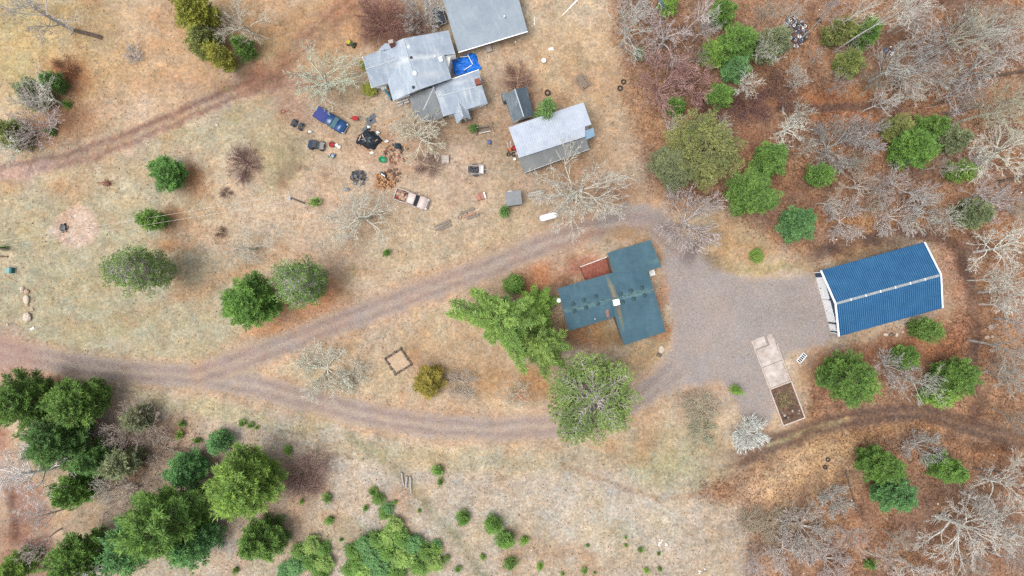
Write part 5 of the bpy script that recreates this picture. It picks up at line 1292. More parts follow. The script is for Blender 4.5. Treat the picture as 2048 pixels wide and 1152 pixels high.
def pickup(label, px, py, heading, paint, bed='open', Ln=5.6, glassm=GLASS, winroof=None):
    c = W(px, py, 0.9)
    o = thing('pickup_truck', label, 'pickup', (c.x, c.y, 0), heading)
    hw = .97; f = Ln / 2
    def loft(secs, m, nm):       # secs: (x, half width, z bottom, z top, corner)
        bm = NB(); rings = []
        for x, h, z0, z1, k in secs:
            rings.append([bm.verts.new((x, y, z)) for y, z in ((-h + k * .4, z0), (-h, z0 + k), (-h, z1 - k), (-h + k, z1), (h - k, z1), (h, z1 - k), (h, z0 + k), (h - k * .4, z0))])
        for a, b in zip(rings[:-1], rings[1:]):
            for i in range(8): bm.faces.new((a[i], a[(i + 1) % 8], b[(i + 1) % 8], b[i]))
        bm.faces.new(rings[0][::-1]); bm.faces.new(rings[-1])
        return part(nm, bm, m, o, True)
    xc0 = f - 3.35; xc1 = f - 1.55            # cab rear and cowl
    loft([(xc0, hw, .38, 1.05, .08), (xc1, hw, .38, 1.05, .08), (f - .9, hw - .01, .38, 1.04, .1), (f - .25, hw - .06, .4, .98, .12), (f - .05, hw - .22, .48, .86, .14)], paint, 'body')
    loft([(xc1 - .05, hw - .10, 1.0, 1.09, .03), (f - .9, hw - .12, 1.0, 1.08, .03), (f - .3, hw - .2, .94, 1.01, .03)], paint, 'hood')
    loft([(xc0 + .12, hw - .16, 1.62, 1.72, .05), (xc0 + .3, hw - .14, 1.64, 1.78, .05), (xc1 - .75, hw - .14, 1.66, 1.79, .05), (xc1 - .55, hw - .17, 1.62, 1.74, .05)], paint, 'cab_roof')
    gz = NB(); add_prism(gz, [(xc1 - .57, hw - .17, 1.69), (xc1 - .57, -hw + .17, 1.69), (xc1 - .02, -hw + .10, 1.1), (xc1 - .02, hw - .10, 1.1)], .05); part('windshield', gz, glassm, o)
    gz = NB(); add_prism(gz, [(xc0 + .14, hw - .17, 1.68), (xc0 + .14, -hw + .17, 1.68), (xc0 + .0, -hw + .12, 1.06), (xc0 + .0, hw - .12, 1.06)], .05); part('rear_window', gz, glassm, o)
    for s in (-1, 1):
        bm = NB(); v = [bm.verts.new(p) for p in ((xc0 + .1, s * (hw - .07), 1.06), (xc1 - .08, s * (hw - .07), 1.06), (xc1 - .58, s * (hw - .17), 1.66), (xc0 + .2, s * (hw - .17), 1.66))]
        v2 = [bm.verts.new((q.co.x, q.co.y - s * .03, q.co.z)) for q in v]
        bm.faces.new(v); bm.faces.new(v2[::-1])
        for i in range(4): bm.faces.new((v[i], v2[i], v2[(i + 1) % 4], v[(i + 1) % 4]))
        part('side_window', bm, glassm, o)
        d = part('door', box((xc0 + .85, s * (hw + .004), .78), (1.15, .02, .5), bevel=.008), paint, o)
        part('handle', box((xc0 + .42, s * (hw + .025), .94), (.16, .025, .04)), STEEL, d)
        part('mirror', box((xc1 - .22, s * (hw + .14), 1.15), (.14, .24, .2), bevel=.03), paint, o)
        part('headlight', box((f - .16, s * (hw - .28), .82), (.22, .32, .14), (0, 0, -s * .35), .03), LAMP, o)
        part('tail_light', box((-f + .02, s * (hw - .08), .85), (.06, .14, .3)), REDL, o)
        part('bed_side', box(((-f + xc0) / 2 - .01, s * (hw - .05), .78), (xc0 + f - .04, .10, .62), bevel=.025), paint, o)
        for x in (f - .95, -f + 1.15):
            wheel(o, (x, s * (hw - .13), .38)); part('wheel_arch', add_lathe(NB(), [(.42, -.03), (.50, -.03), (.50, .03), (.42, .03)], (x, s * (hw + .0), .42), 16, 'Y', close=True), paint, o)
    part('bed_floor', box(((-f + xc0) / 2, 0, .62), (xc0 + f - .1, 1.8, .06)), BLACK if bed == 'cover' else mat('rusty_bed', A(196, 160, 140), A(150, 110, 92), scale=3), o)
    part('tailgate', box((-f + .05, 0, .78), (.09, 1.72, .6), bevel=.02), paint, o)
    part('bulkhead', box((xc0 - .05, 0, .8), (.08, 1.78, .58), bevel=.02), paint, o)
    part('bumper', box((f - .0, 0, .48), (.16, 1.75, .2), bevel=.05), STEEL, o); part('bumper', box((-f - .08, 0, .48), (.16, 1.75, .18), bevel=.05), STEEL, o)
    part('grille', box((f - .045, 0, .72), (.06, 1.1, .22), bevel=.02), BLACK, o)
    part('wiper', box((xc1 - .03, .25, 1.13), (.04, .6, .03)), BLACK, o)
    if bed == 'cover':
        part('bed_cover', box(((-f + xc0) / 2, 0, 1.12), (xc0 + f - .02, 1.86, .07), bevel=.03), mat('blue_bed_cover', A(44, 66, 160), A(30, 46, 128), scale=1.5, rough=.5, stretch=(.4, 5, 1)), o)
    return o, xc0, f
BLUEP = mat('blue_car_paint', A(46, 92, 150), A(38, 80, 136), scale=.8, rough=.25, spec=.5)
PINKW = mat('faded_white_paint', A(246, 232, 226), A(236, 214, 206), scale=1.2, rough=.4)
pickup('blue pickup with a flat covered bed parked by the bare tree', 661, 240, math.radians(-31), BLUEP, 'cover', 5.5, glass('bluish_glass', (.10, .22, .25)))
wp, xc0, f = pickup('faded white pickup with a rusty open bed beside the firewood', 823, 398, math.radians(-19), PINKW, 'open', 5.5)
def yard_thing(name, label, cat, px, py, rot=0.0, group=None, z=0.0):
    c = W(px, py, 0); return thing(name, label, cat, (c.x, c.y, z), math.radians(rot), group)
rg = random.Random(5)
cb = thing('cardboard_heap', 'heap of tan sacks lying in the bed of the white pickup', 'heap', (wp.location.x, wp.location.y, .65), math.radians(-19))
for k in range(7): part('sack', add_blob(NB(), (-f + .4 + k * .24, rg.uniform(-.45, .45), .12), .27, rg, 2, .25, (1.1, 1.0, .45)), mat('tan_sack', A(232, 196, 172), A(200, 158, 134), scale=3), cb)
c = wp.matrix_basis @ Vector((-f + .4, -.55, .68)); tb = thing('red_toolbox', 'red box in the rear corner of the white pickup bed', 'box', (c.x, c.y, .66), math.radians(-19))
part('box_body', box((0, 0, .12), (.45, .3, .24), bevel=.02), mat('red_paint', A(214, 60, 62), A(170, 40, 44), scale=3), tb); part('lid', box((0, 0, .26), (.46, .31, .05), bevel=.015), mat('red_paint', (0, 0, 0)), tb)
c = wp.matrix_basis @ Vector((-f + 1.75, .35, .68)); sp = thing('spare_tyre', 'spare tyre lying in the bed of the white pickup', 'tyre', (c.x, c.y, .66))
part('tread', add_lathe(NB(), [(.2, 0), (.34, 0), (.36, .06), (.36, .14), (.34, .2), (.2, .2)], (0, 0, 0), 16, close=True), RUBBER, sp, True)

# utility vehicle with a dark cargo tray
u = yard_thing('utility_vehicle', 'small off-road utility vehicle with grey front and dark blue tray', 'utility vehicle', 635, 292, -8)
part('chassis', box((0, 0, .5), (2.4, 1.15, .25), bevel=.05), BLACK, u)
part('hood', box((.85, 0, .75), (.75, 1.2, .28), (0, .12, 0), .08, 2), mat('grey_plastic', A(176, 172, 172), A(148, 146, 146), scale=4), u)
part('windshield', box((.42, 0, 1.2), (.05, 1.2, .7), (0, -.35, 0)), mat('dull_screen', A(160, 170, 176), A(130, 142, 150), scale=3, rough=.2), u)
part('seat', box((-.05, 0, .8), (.5, 1.1, .18), bevel=.05), BLACK, u); part('backrest', box((-.3, 0, 1.05), (.12, 1.1, .45), bevel=.04), BLACK, u)
part('cargo_tray', add_prism(NB(), [(-1.25, -.62, .95), (-.42, -.62, .95), (-.42, .62, .95), (-1.25, .62, .95)], .12), mat('navy_plastic', A(62, 84, 112), A(44, 62, 88), scale=3), u)
for x, y in ((.42, .55), (.42, -.55), (-.4, .55), (-.4, -.55)): part('roll_bar', add_cyl(NB(), (x, y, .7), (x * .6, y, 1.75), .035, n=6), BLACK, u)
part('roof_bar', box((0, 0, 1.76), (.62, 1.16, .05), bevel=.02), BLACK, u)
for x in (.85, -.85):
    for s in (-1, 1): wheel(u, (x, s * .62, .32), .32, .26)
for s in (-1, 1): part('headlight', add_lathe(NB(), [(.09, 0), (.09, .05), (.03, .07)], (1.2, s * .4, .72), 10, 'X'), LAMP, u)

# quad bike beside the track
u = yard_thing('quad_bike', 'dark quad bike parked left of the blue pickup', 'quad bike', 597, 251, -28)
part('body', add_blob(NB(), (0, 0, .62), .55, rg, 2, .1, (1.3, .42, .45)), mat('navy_plastic', (0, 0, 0)), u); part('seat', box((-.15, 0, .88), (.8, .34, .14), bevel=.06), BLACK, u)
for x in (.6, -.65): part('rack', box((x, 0, .92), (.5, .85, .05), bevel=.02), BLACK, u)
part('handlebar', add_cyl(NB(), (.35, -.42, 1.05), (.35, .42, 1.05), .025, n=6), STEEL, u)
for x in (.62, -.62):
    for s in (-1, 1): wheel(u, (x, s * .48, .27), .27, .24); part('fender', box((x, s * .45, .62), (.62, .32, .06), bevel=.02), mat('navy_plastic', (0, 0, 0)), u)

def trailer(label, px, py, rot, L=2.5, Wd=1.4, load=True):
    t = yard_thing('utility_trailer', label, 'trailer', px, py, rot)
    part('deck', box((0, 0, .55), (L, Wd, .08)), WOOD, t)
    for s in (-1, 1):
        part('side_rail', box((0, s * (Wd / 2), .72), (L, .05, .34)), STEEL, t); wheel(t, (-.1, s * (Wd / 2 + .14), .3), .3, .2)
        part('fender', box((-.1, s * (Wd / 2 + .14), .64), (.8, .24, .04)), BLACK, t)
    part('end_rail', box((-L / 2, 0, .72), (.05, Wd, .34)), STEEL, t); part('end_rail', box((L / 2, 0, .72), (.05, Wd, .34)), STEEL, t)
    return t
t = trailer('small utility trailer with a white box and dark load on the yard', 952, 341, 2)
part('tongue', add_cyl(NB(), (1.25, 0, .5), (2.0, 0, .42), .05, n=6), STEEL, t)
lt = thing('white_crate', 'white open crate standing at the end of the small trailer', 'crate', t.matrix_basis @ Vector((.88, 0, .59)), 0)
for (c_, s_) in (((0, 0, .05), (.6, 1.1, .08)), ((.28, 0, .3), (.05, 1.1, .45)), ((-.28, 0, .3), (.05, 1.1, .45)), ((0, .53, .3), (.6, .05, .45)), ((0, -.53, .3), (.6, .05, .45))): part('panel', box(c_, s_), WHITE_P, lt)
dl = thing('dark_load', 'heap of dark bags loaded on the small trailer', 'bags', t.matrix_basis @ Vector((-.35, 0, .59)), 0)
for k in range(6): part('bag', add_blob(NB(), (-.6 + .24 * k, rg.uniform(-.25, .25), .12), .3, rg, 2, .22, (1, 1.2, .5)), mat('dark_bag', A(70, 72, 82), A(44, 46, 54), scale=4, rough=.4), dl)
t2 = trailer('dark flatbed trailer overgrown by twigs behind the farmhouse', 879, 36, 108, 2.8, 1.7)
part('cover_sheet', box((0, 0, .93), (2.6, 1.6, .06), bevel=.02), mat('dark_sheet', A(66, 82, 96), A(44, 54, 64), scale=2, rough=.5), t2)

# ------------------------------------------------------------------ tarps and heaps
def drape(name, label, cat, outline, h, m, seed, rough=.12, nodes=26, z0=.02, folds=1.0):
    """a sheet draped over a heap: outline in photo pixels, dome height h with folds"""
    pts = [W(*p) for p in outline]; c = sum(pts, Vector()) / len(pts); rs = random.Random(seed)
    o = thing(name, label, cat, (c.x, c.y, 0))
    bm = NB(); rings = []; n = 48; NR = 12
    ph = [rs.uniform(0, 6.28) for _ in range(6)]
    def edge(t):
        f = t * len(pts); i = int(f) % len(pts); return pts[i].lerp(pts[(i + 1) % len(pts)], f - int(f)) - c
    for k in range(NR + 1):
        s = k / NR; ring = []
        for j in range(n):
            e = edge(j / n); th = 6.2832 * j / n
            z = h * (1 - s ** 2.2) + folds * rough * (math.sin(th * 5 + ph[0] + s * 4) + .7 * math.sin(th * 9 + ph[1] - s * 6) + .5 * math.sin(th * 3 + ph[2] + s * 9)) * (.35 + s * .65) * (1 - .6 * s * (s > .9)) * min(1, s * 3) + rs.uniform(-1, 1) * rough * .35
            w = 1 + (.04 * math.sin(th * 7 + ph[3]) if k == NR else 0)
            ring.append(bm.verts.new((e.x * s * w, e.y * s * w, max(z0 + .02 * (1 - s), z + z0 + .08))))
        rings.append(ring)
    for a, b in zip(rings[:-1], rings[1:]):
        for j in range(n): bm.faces.new((a[j], a[(j + 1) % n], b[(j + 1) % n], b[j]))
    bmesh.ops.remove_doubles(bm, verts=bm.verts[:], dist=.003)
    sk = [bm.verts.new((v.co.x * 1.01, v.co.y * 1.01, -.05)) for v in rings[-1]]
    for j in range(n): bm.faces.new((rings[-1][j], rings[-1][(j + 1) % n], sk[(j + 1) % n], sk[j]))
    part('sheet', bm, m, o, True)
    return o
BLKT = mat('black_tarp', A(44, 58, 72), A(26, 36, 46), scale=2.5, rough=.35, spec=.5, bump=.4, bscale=5)
BLUT = mat('blue_tarp', A(44, 142, 250, 1.25), A(24, 104, 214, 1.15), scale=1.6, rough=.5, bump=.4, bscale=4, c3=A(96, 176, 255, 1.25))
bt = drape('black_tarp_heap', 'black tarpaulin draped over a woodpile in the yard', 'tarp', [(738, 256), (752, 265), (766, 281), (757, 290), (748, 300), (737, 297), (722, 292), (711, 285), (716, 272), (727, 264)], 1.0, BLKT, 3, .10)
blt = drape('blue_tarp', 'crumpled blue tarpaulin spread against the farmhouse', 'tarp', [(904, 124), (922, 114), (943, 106), (951, 108), (957, 124), (963, 138), (957, 142), (945, 142), (930, 147), (911, 153), (906, 140)], .40, BLUT, 4, .17)
for i, (x, y, a, l, col) in enumerate([(717, 275, 20, .45, 1), (728, 275, 100, .45, 1), (731, 279, 115, 1.3, 0), (758, 271, 60, .45, 1), (755, 283, 40, .5, 1), (719, 292, 30, .5, 1), (728, 295, -40, .6, 1), (732, 298, -38, .8, 1), (736, 302, -30, .9, 1), (745, 264, 5, .5, 1), (722, 279, 70, .9, 0)]):
    c = W(x, y, 0); z = 1.0 * max(0, 1 - (math.hypot(x - 738, y - 278) / 28) ** 2.2) + .22
    w = thing('weight_board', 'offcut board holding down the black tarpaulin', 'board', (c.x, c.y, z), math.radians(a), 'boards weighing down the black tarpaulin')
    part('timber', box((0, 0, .05), (l, .16 if l < 1 else .10, .09), (.05, .1, 0), .01), PLANK_T if col else mat('pale_board', A(220, 208, 198), A(190, 176, 164), scale=3), w)
for (x, y, a, l, lb) in [(941, 122, -62, 1.7, 'white pole lying over the east side of the blue tarpaulin'), (929, 116, 8, 1.3, 'white slat lying at the top of the blue tarpaulin'), (936, 138, 35, 1.5, 'pale slat lying low on the blue tarpaulin')]:
    c = W(x, y, 0); w = thing('tarp_pole', lb, 'pole', (c.x, c.y, .62), math.radians(a)); part('slat', box((0, 0, .05), (l, .10, .07), (0, .08, 0), .01), WHITE_P, w)
drape('teal_tarp_bundle', 'small dark teal tarpaulin bundle beside the bare tan tree', 'tarp', [(790, 287), (799, 286), (805, 292), (804, 300), (798, 302), (790, 295)], .5, mat('teal_tarp', A(54, 84, 98), A(34, 56, 70), scale=3, rough=.4), 6, .07)
gt = yard_thing('green_sled', 'bright green plastic tub lying below the black tarpaulin', 'tub', 766, 320, -15)
part('tub', add_lathe(NB(), [(.35, .03), (.62, .34), (.66, .36), (.66, .38), (.58, .34), (.32, .08)], (0, 0, 0), 14, close=False), mat('green_plastic', A(24, 176, 124), A(14, 150, 104), scale=3, rough=.35), gt); gt.scale = (1, .75, 1)

def tub(name, label, cat, px, py, r, h, m, inner=None, n=14):
    o = yard_thing(name, label, cat, px, py)
    part('bucket', add_lathe(NB(), [(r * .82, 0), (r, h), (r * 1.05, h), (r * 1.05, h + .03), (r * .93, h + .03), (r * .78, .05)], (0, 0, 0), n), m, o)
    part('content', add_lathe(NB(), [(r * .85, h * .75), (r * .5, h * .8), (.02, h * .82)], (0, 0, 0), n), inner or m, o)
    return o
REDP = mat('red_paint', (0, 0, 0)); WPL = mat('white_plastic', (.75, .75, .74), (.65, .65, .64), scale=3, rough=.4)
tub('black_tub', 'black round tub holding red rags', 'tub', 665, 290, .45, .4, BLACK, REDP)
for (x, y, lb) in [(674, 291, 'white bucket beside the black tub'), (679, 295, 'white bucket furthest from the utility vehicle')]: tub('white_bucket', lb, 'bucket', x, y, .24, .38, WPL)
tub('blue_barrel', 'blue barrel with a white patch by the utility vehicle', 'barrel', 667, 312, .36, .6, mat('blue_plastic', A(30, 92, 146), A(22, 70, 120), scale=2), mat('blue_white', A(60, 120, 170), A(230, 236, 240), scale=1.2, ramp=(.48, .52)))
tub('small_pot', 'small pale pot on the grass near the blue barrel', 'pot', 682, 313, .16, .2, mat('cream', A(240, 214, 196), A(220, 190, 170), scale=3))
tub('green_pot', 'small green pot left of the blue barrel', 'pot', 657, 314, .14, .18, mat('green_plastic', (0, 0, 0)))
wb = yard_thing('wheelbarrow', 'red wheelbarrow standing above the black tarpaulin', 'wheelbarrow', 713, 238, -4)
part('tray', add_prism(NB(), [(-.55, -.3, .6), (.35, -.34, .66), (.35, .34, .66), (-.55, .3, .6)], .22), REDP, wb)
for s in (-1, 1): part('handle', add_cyl(NB(), (.1, s * .22, .45), (1.15, s * .3, .6), .025, n=6), WOOD2, wb); part('leg', add_cyl(NB(), (.25, s * .25, .45), (.3, s * .28, 0), .022, n=6), STEEL, wb)
wheel(wb, (-.75, 0, .2), .2, .1)
sl = yard_thing('slate_patio', 'slab of dark slate paving beside the black tarpaulin', 'paving', 737, 250, 25)
for i, (x, y, a) in enumerate([(0, 0, 0), (.95, .25, .1), (-.9, -.45, .2), (-1.35, -1.1, .3), (.4, .75, -.1), (1.25, .95, .2), (-.4, -.9, .1)]): part('slab', box((x, y, .03), (.9, .75, .07), (0, 0, a), .02), mat('dark_slate', A(132, 138, 144), A(98, 104, 112), scale=3), sl)
pl = thing('long_pole', 'long grey pole lying across the black tarpaulin', 'pole', W(748, 262, 0)); pl.rotation_euler = (0, 0, math.radians(-42)); pl.location.z = 1.0
part('shaft', add_cyl(NB(), (-4.2, 0, .35), (3.0, 0, .3), .06, n=8), mat('grey_pipe', A(190, 180, 166), A(160, 150, 138), scale=3), pl)
for (x, y, a, l, lb) in [(785, 240, 24, 3.4, 'long tan plank path leading to the farmhouse porch'), (772, 290, -33, 2.2, 'tan plank at the corner of the black tarpaulin'), (808, 291, 5, 1.0, 'short tan plank beside the teal bundle')]:
    p_ = yard_thing('plank', lb, 'plank', x, y, a); part('board', box((0, 0, .05), (l, .3, .06), bevel=.01), PLANK_T, p_)
for (x, y, lb) in [(774, 283, 'white sack at the corner of the black tarpaulin'), (756, 266, 'white bag under the long grey pole'), (738, 254, 'white jug at the top of the black tarpaulin'), (744, 306, 'pale jug at the foot of the black tarpaulin'), (620, 264, 'pale stone like bag between quad bike and pickup')]:
    b = yard_thing('white_sack', lb, 'sack', x, y); part('sack_body', add_blob(NB(), (0, 0, .2), .3, rg, 2, .2, (1, .8, .7)), WPL, b); part('tied_neck', add_cyl(NB(), (.2, 0, .3), (.36, 0, .36), .06, .09, 8), WPL, b)

def heap(name, label, cat, px, py, r, n, maker, mats_, seed, piece, zmax=.8, squash=1.0):
    o = yard_thing(name, label, cat, px, py, 0); rs = random.Random(seed)
    for k in range(n):
        a = rs.uniform(0, 6.28); q = r * math.sqrt(rs.random()); z = zmax * (1 - (q / r) ** 1.6) * rs.uniform(.5, 1) + .06
        part(piece, maker(rs, (q * math.cos(a), q * math.sin(a) * squash, z)), rs.choice(mats_), o)
    return o
CUT = mat('cut_wood', A(240, 184, 128), A(214, 152, 100), scale=3); BARKB = mat('log_bark', A(150, 122, 104), A(110, 88, 76), scale=4); PALEC = mat('pale_cut', A(232, 190, 158), A(206, 160, 130), scale=3)
def log_piece(rs, c):
    a = rs.uniform(0, 6.28); t = rs.uniform(-.3, 1.3); d = Vector((math.cos(a) * math.cos(t), math.sin(a) * math.cos(t), math.sin(t))) * .2
    return add_cyl(NB(), Vector(c) - d, Vector(c) + d, rs.uniform(.11, .19), n=9)
heap('firewood_pile', 'heap of freshly cut orange firewood rounds beside the white pickup', 'woodpile', 770, 362, 1.75, 110, log_piece, [CUT, CUT, PALEC, BARKB], 8, 'log', .7, .8)
heap('old_firewood_pile', 'brown old firewood scattered above the orange firewood', 'woodpile', 788, 352, 1.3, 40, log_piece, [BARKB, BARKB, PALEC], 9, 'log', .35, .9)
heap('split_wood_scatter', 'reddish wood chunks strewn beside the green tub', 'woodpile', 792, 308, 2.2, 55, log_piece, [mat('red_wood', A(190, 132, 108), A(150, 96, 78), scale=4), BARKB, PALEC], 12, 'log', .1, .7)
SCR = [mat('scrap_dark', A(74, 76, 84), A(46, 48, 54), scale=5, rough=.5), mat('scrap_grey', A(150, 152, 156), A(110, 112, 118), scale=5, rough=.4), mat('scrap_rust', A(130, 84, 66), A(96, 62, 50), scale=5)]
def scrap_piece(rs, c):
    k = rs.random()
    if k < .35: return add_lathe(NB(), [(.14, -.04), (.24, -.04), (.24, .04), (.14, .04)], c, 10, 'Z', close=True)
    return box(c, (rs.uniform(.15, .6), rs.uniform(.08, .35), rs.uniform(.03, .2)), (rs.uniform(-.6, .6), rs.uniform(-.6, .6), rs.uniform(0, 3)), .01)
heap('scrap_metal_pile', 'dark heap of scrap metal left of the firewood', 'scrap heap', 718, 356, 1.3, 60, scrap_piece, [SCR[0], SCR[0], SCR[1]], 10, 'scrap', .6)
JUNK = SCR + [WPL, mat('blue_junk', A(110, 140, 176), A(80, 104, 140), scale=4), mat('pale_junk', A(214, 216, 222), A(180, 184, 190), scale=4), mat('brown_junk', A(120, 86, 70), A(80, 58, 50), scale=4)]
heap('rubbish_heap', 'big heap of grey and white rubbish in the woods', 'rubbish heap', 1587, 64, 2.2, 190, scrap_piece, JUNK, 11, 'rubbish', .7, 1.15)
heap('woodland_debris', 'small heap of grey debris by the yellow planks in the woods', 'debris', 1779, 100, .8, 18, scrap_piece, JUNK, 13, 'rubbish', .25)
for i, (x, y, a, lb) in enumerate([(1796, 98, 28, 'yellow plank lying upper of the pair by the woodland debris'), (1798, 103, 40, 'yellow plank lying lower of the pair by the woodland debris')]):
    p_ = yard_thing('plank', lb, 'plank', x, y, -a); part('board', box((0, 0, .08), (1.7, .16, .06), bevel=.01), PLANK_T, p_)
tb = yard_thing('tool_chest', 'black chest with white edge on top of the firewood', 'chest', 768, 350, -35); part('chest_body', box((0, 0, .7), (1.0, .45, .4), bevel=.03), BLACK, tb); part('lid', box((.1, -.12, .92), (.75, .14, .06), bevel=.01), WHITE_P, tb)
bx_ = yard_thing('grey_tarp_bag', 'small blue grey bag under the lichen tree', 'bag', 694, 379); part('bag_body', add_blob(NB(), (0, 0, .22), .42, rg, 2, .2, (1.1, .8, .55)), mat('grey_blue', A(172, 182, 200), A(140, 150, 170), scale=3), bx_); part('knot', add_blob(NB(), (.2, .1, .45), .1, rg, 1), mat('grey_blue', (0, 0, 0)), bx_)

# ------------------------------------------------------------------ yard things
def table(name, label, cat, px, py, rot, lx, ly, h, m, legs=True, n=4):
    o = yard_thing(name, label, cat, px, py, rot)
    for k in range(n): part('plank', box((0, -ly / 2 + (k + .5) * ly / n, h), (lx, ly / n - .02, .05), bevel=.008), m, o)
    for sx in (-1, 1):
        for sy in (-1, 1): part('leg', box((sx * (lx / 2 - .1), sy * (ly / 2 - .08), h / 2 - .02), (.08, .08, h - .03)), m, o)
    return o
t = table('cable_lid_table', 'square white table top on the grass below the farmhouse', 'table', 891, 320, 3, 1.15, 1.3, .5, mat('dirty_white', A(232, 222, 214), A(206, 192, 182), scale=2), n=2)
pt = table('picnic_table', 'weathered grey picnic table on the eastern yard', 'picnic table', 1164, 165, -52, 2.2, .8, .74, WOOD, n=4)
for s in (-1, 1): part('bench_seat', box((0, s * .72, .44), (2.2, .26, .05), bevel=.008), WOOD, pt)
part('crossbeam', box((.7, 0, .42), (.08, 1.5, .08)), WOOD, pt); part('crossbeam', box((-.7, 0, .42), (.08, 1.5, .08)), WOOD, pt)
# garden swing
sw = yard_thing('garden_swing', 'wooden A-frame garden swing with grey bench', 'swing', 970, 262, 12)
part('top_beam', add_cyl(NB(), (-1.3, .35, 2.0), (1.3, .35, 2.0), .07, n=8), WOOD, sw)
for s in (-1, 1):
    for y in (-.45, 1.1): part('leg', add_cyl(NB(), (s * 1.3, .35, 2.0), (s * 1.45, y, 0), .06, n=8), WOOD, sw)
    part('chain', add_cyl(NB(), (s * .85, .35, 1.95), (s * .85, .1, .55), .015, n=5), STEEL, sw)
for k in range(4): part('seat_slat', box((0, -.25 + k * .14, .52), (1.8, .12, .03)), WOOD, sw)
part('backrest', box((0, .36, .8), (1.8, .05, .5), (-.2, 0, 0)), WOOD, sw); part('arm_frame', box((0, -.32, .6), (1.95, .06, .06)), WHITE_P, sw)
def tyre(label, px, py, r=.42, z=0, group=None):
    o = yard_thing('tyre', label, 'tyre', px, py, 0, group, z)
    part('tread', add_lathe(NB(), [(r * .55, 0), (r * .92, 0), (r, .05), (r, .16), (r * .92, .21), (r * .55, .21)], (0, 0, 0), 18, close=True), RUBBER, o, True)
    part('inner_rim', add_lathe(NB(), [(r * .5, .03), (r * .56, .03), (r * .56, .17), (r * .5, .17)], (0, 0, 0), 14, close=True), SCR[0], o)
    return o
tyre('worn tyre at the woods edge, closest to the pinkish maple', 1247, 164); tyre('worn tyre lying in the grass next to another tyre', 1240, 177, .45)
tyre('discarded tyre in the woods past the rubbish heap', 1638, 41, .4); tyre('white rimmed tyre lying left of the barn corner', 1017, 309, .34); tyre('rimmed tyre leaning at the barn corner', 1027, 309, .38)
tyre('black tyre lying behind the bright pine of the barn', 1095, 186, .5)
tyre('dark tyre lying upper of the pair on the southeast litter', 1655, 919, .36); tyre('dark tyre lying lower of the pair on the southeast litter', 1650, 934, .36)
rb = yard_thing('red_gas_can', 'red fuel can against the barn wall', 'fuel can', 1028, 297, 30); part('can_body', box((0, 0, .28), (.5, .7, .56), bevel=.08), REDP, rb); part('spout', add_cyl(NB(), (.1, .2, .55), (.25, .3, .75), .05, n=8), BLACK, rb)
og = yard_thing('orange_tiller', 'orange garden tiller with handles beside the barn', 'tiller', 1020, 300, 100)
part('engine', box((0, 0, .4), (.5, .42, .4), bevel=.06), mat('orange_paint', A(240, 140, 90), A(214, 110, 66), scale=3), og)
for s in (-1, 1): part('handle', add_cyl(NB(), (.2, s * .2, .5), (1.2, s * .3, .95), .025, n=6), WHITE_M, og); wheel(og, (-.05, s * .32, .2), .2, .1)
tub('white_drum', 'small white drum at the barn corner', 'drum', 1029, 319, .22, .4, WPL); tub('red_cap_bucket', 'pale bucket between the tiller and the white drum', 'bucket', 1033, 308, .22, .35, mat('cream', (0, 0, 0)))
bb = yard_thing('blue_ball', 'blue faceted ball lying below the garden swing', 'ball', 979, 285); bm = NB(); bmesh.ops.create_icosphere(bm, subdivisions=2, radius=.36, matrix=Matrix.Translation((0, 0, .34))); part('shell', bm, mat('dull_blue', A(120, 142, 190), A(96, 116, 164), scale=3), bb); part('valve', add_cyl(NB(), (0, 0, .68), (0, 0, .73), .04, n=6), BLACK, bb)
# oil tank
ok = yard_thing('oil_tank', 'white capsule shaped fuel tank lying under the huge oak', 'tank', 1097, 434, 15)
bm = NB(); prof = [(.02, -1.5), (.3, -1.42), (.46, -1.2), (.52, -.95), (.52, .95), (.46, 1.2), (.3, 1.42), (.02, 1.5)]; add_lathe(bm, prof, (0, 0, .75), 18, 'X'); part('shell', bm, WHITE_M, ok, True)
for x in (-.8, .8): part('cradle', box((x, 0, .2), (.15, .8, .4)), CONC, ok)
part('filler_cap', add_cyl(NB(), (.2, 0, 1.25), (.2, 0, 1.4), .08, n=10), STEEL, ok)
# upturned boat
bo = yard_thing('upturned_boat', 'long pale weathered boat hull lying upside down beside the outhouse', 'boat', 1072, 387, 14)
bm = NB(); rings = []
for k in range(13):
    x = -1.75 + 3.5 * k / 12; w = .46 * (1 - abs(x / 1.8) ** 3) + .03; rings.append([bm.verts.new((x, w * math.cos(t), .02 + .42 * math.sin(t) * (1 - .5 * abs(x / 1.8) ** 3))) for t in [math.pi * j / 10 for j in range(11)]])
for a, b in zip(rings[:-1], rings[1:]):
    for j in range(10): bm.faces.new((a[j], a[j + 1], b[j + 1], b[j]))
bm.faces.new(rings[0]); bm.faces.new(rings[-1][::-1])
part('hull', bm, mat('bleached_hull', A(222, 216, 204), A(176, 168, 156), scale=2, stretch=(.6, 4, 1)), bo, True); part('keel', box((0, 0, .45), (3.0, .05, .06)), WOOD, bo)
for (x, y, lb) in [(1021, 385, 'white cushion at the north side of the outhouse')]:
    b = yard_thing('white_sack', lb, 'sack', x, y); part('sack_body', add_blob(NB(), (0, 0, .2), .38, rg, 2, .2, (1.2, .7, .6)), WPL, b); part('tied_neck', add_cyl(NB(), (.3, 0, .2), (.45, 0, .25), .06, .1, 8), WPL, b)
hd = yard_thing('rusty_bin', 'flat pinkish rusty metal bin with a white end', 'bin', 962, 394, 18); part('bin_body', box((-.1, 0, .3), (1.3, .95, .55), bevel=.03), mat('pink_rust', A(214, 158, 140), A(186, 126, 108), scale=2.5), hd); part('white_end', box((.66, 0, .36), (.22, 1.0, .62), bevel=.02), WHITE_P, hd); part('lid_seam', box((-.1, 0, .59), (.04, .9, .02)), SCR[2], hd)
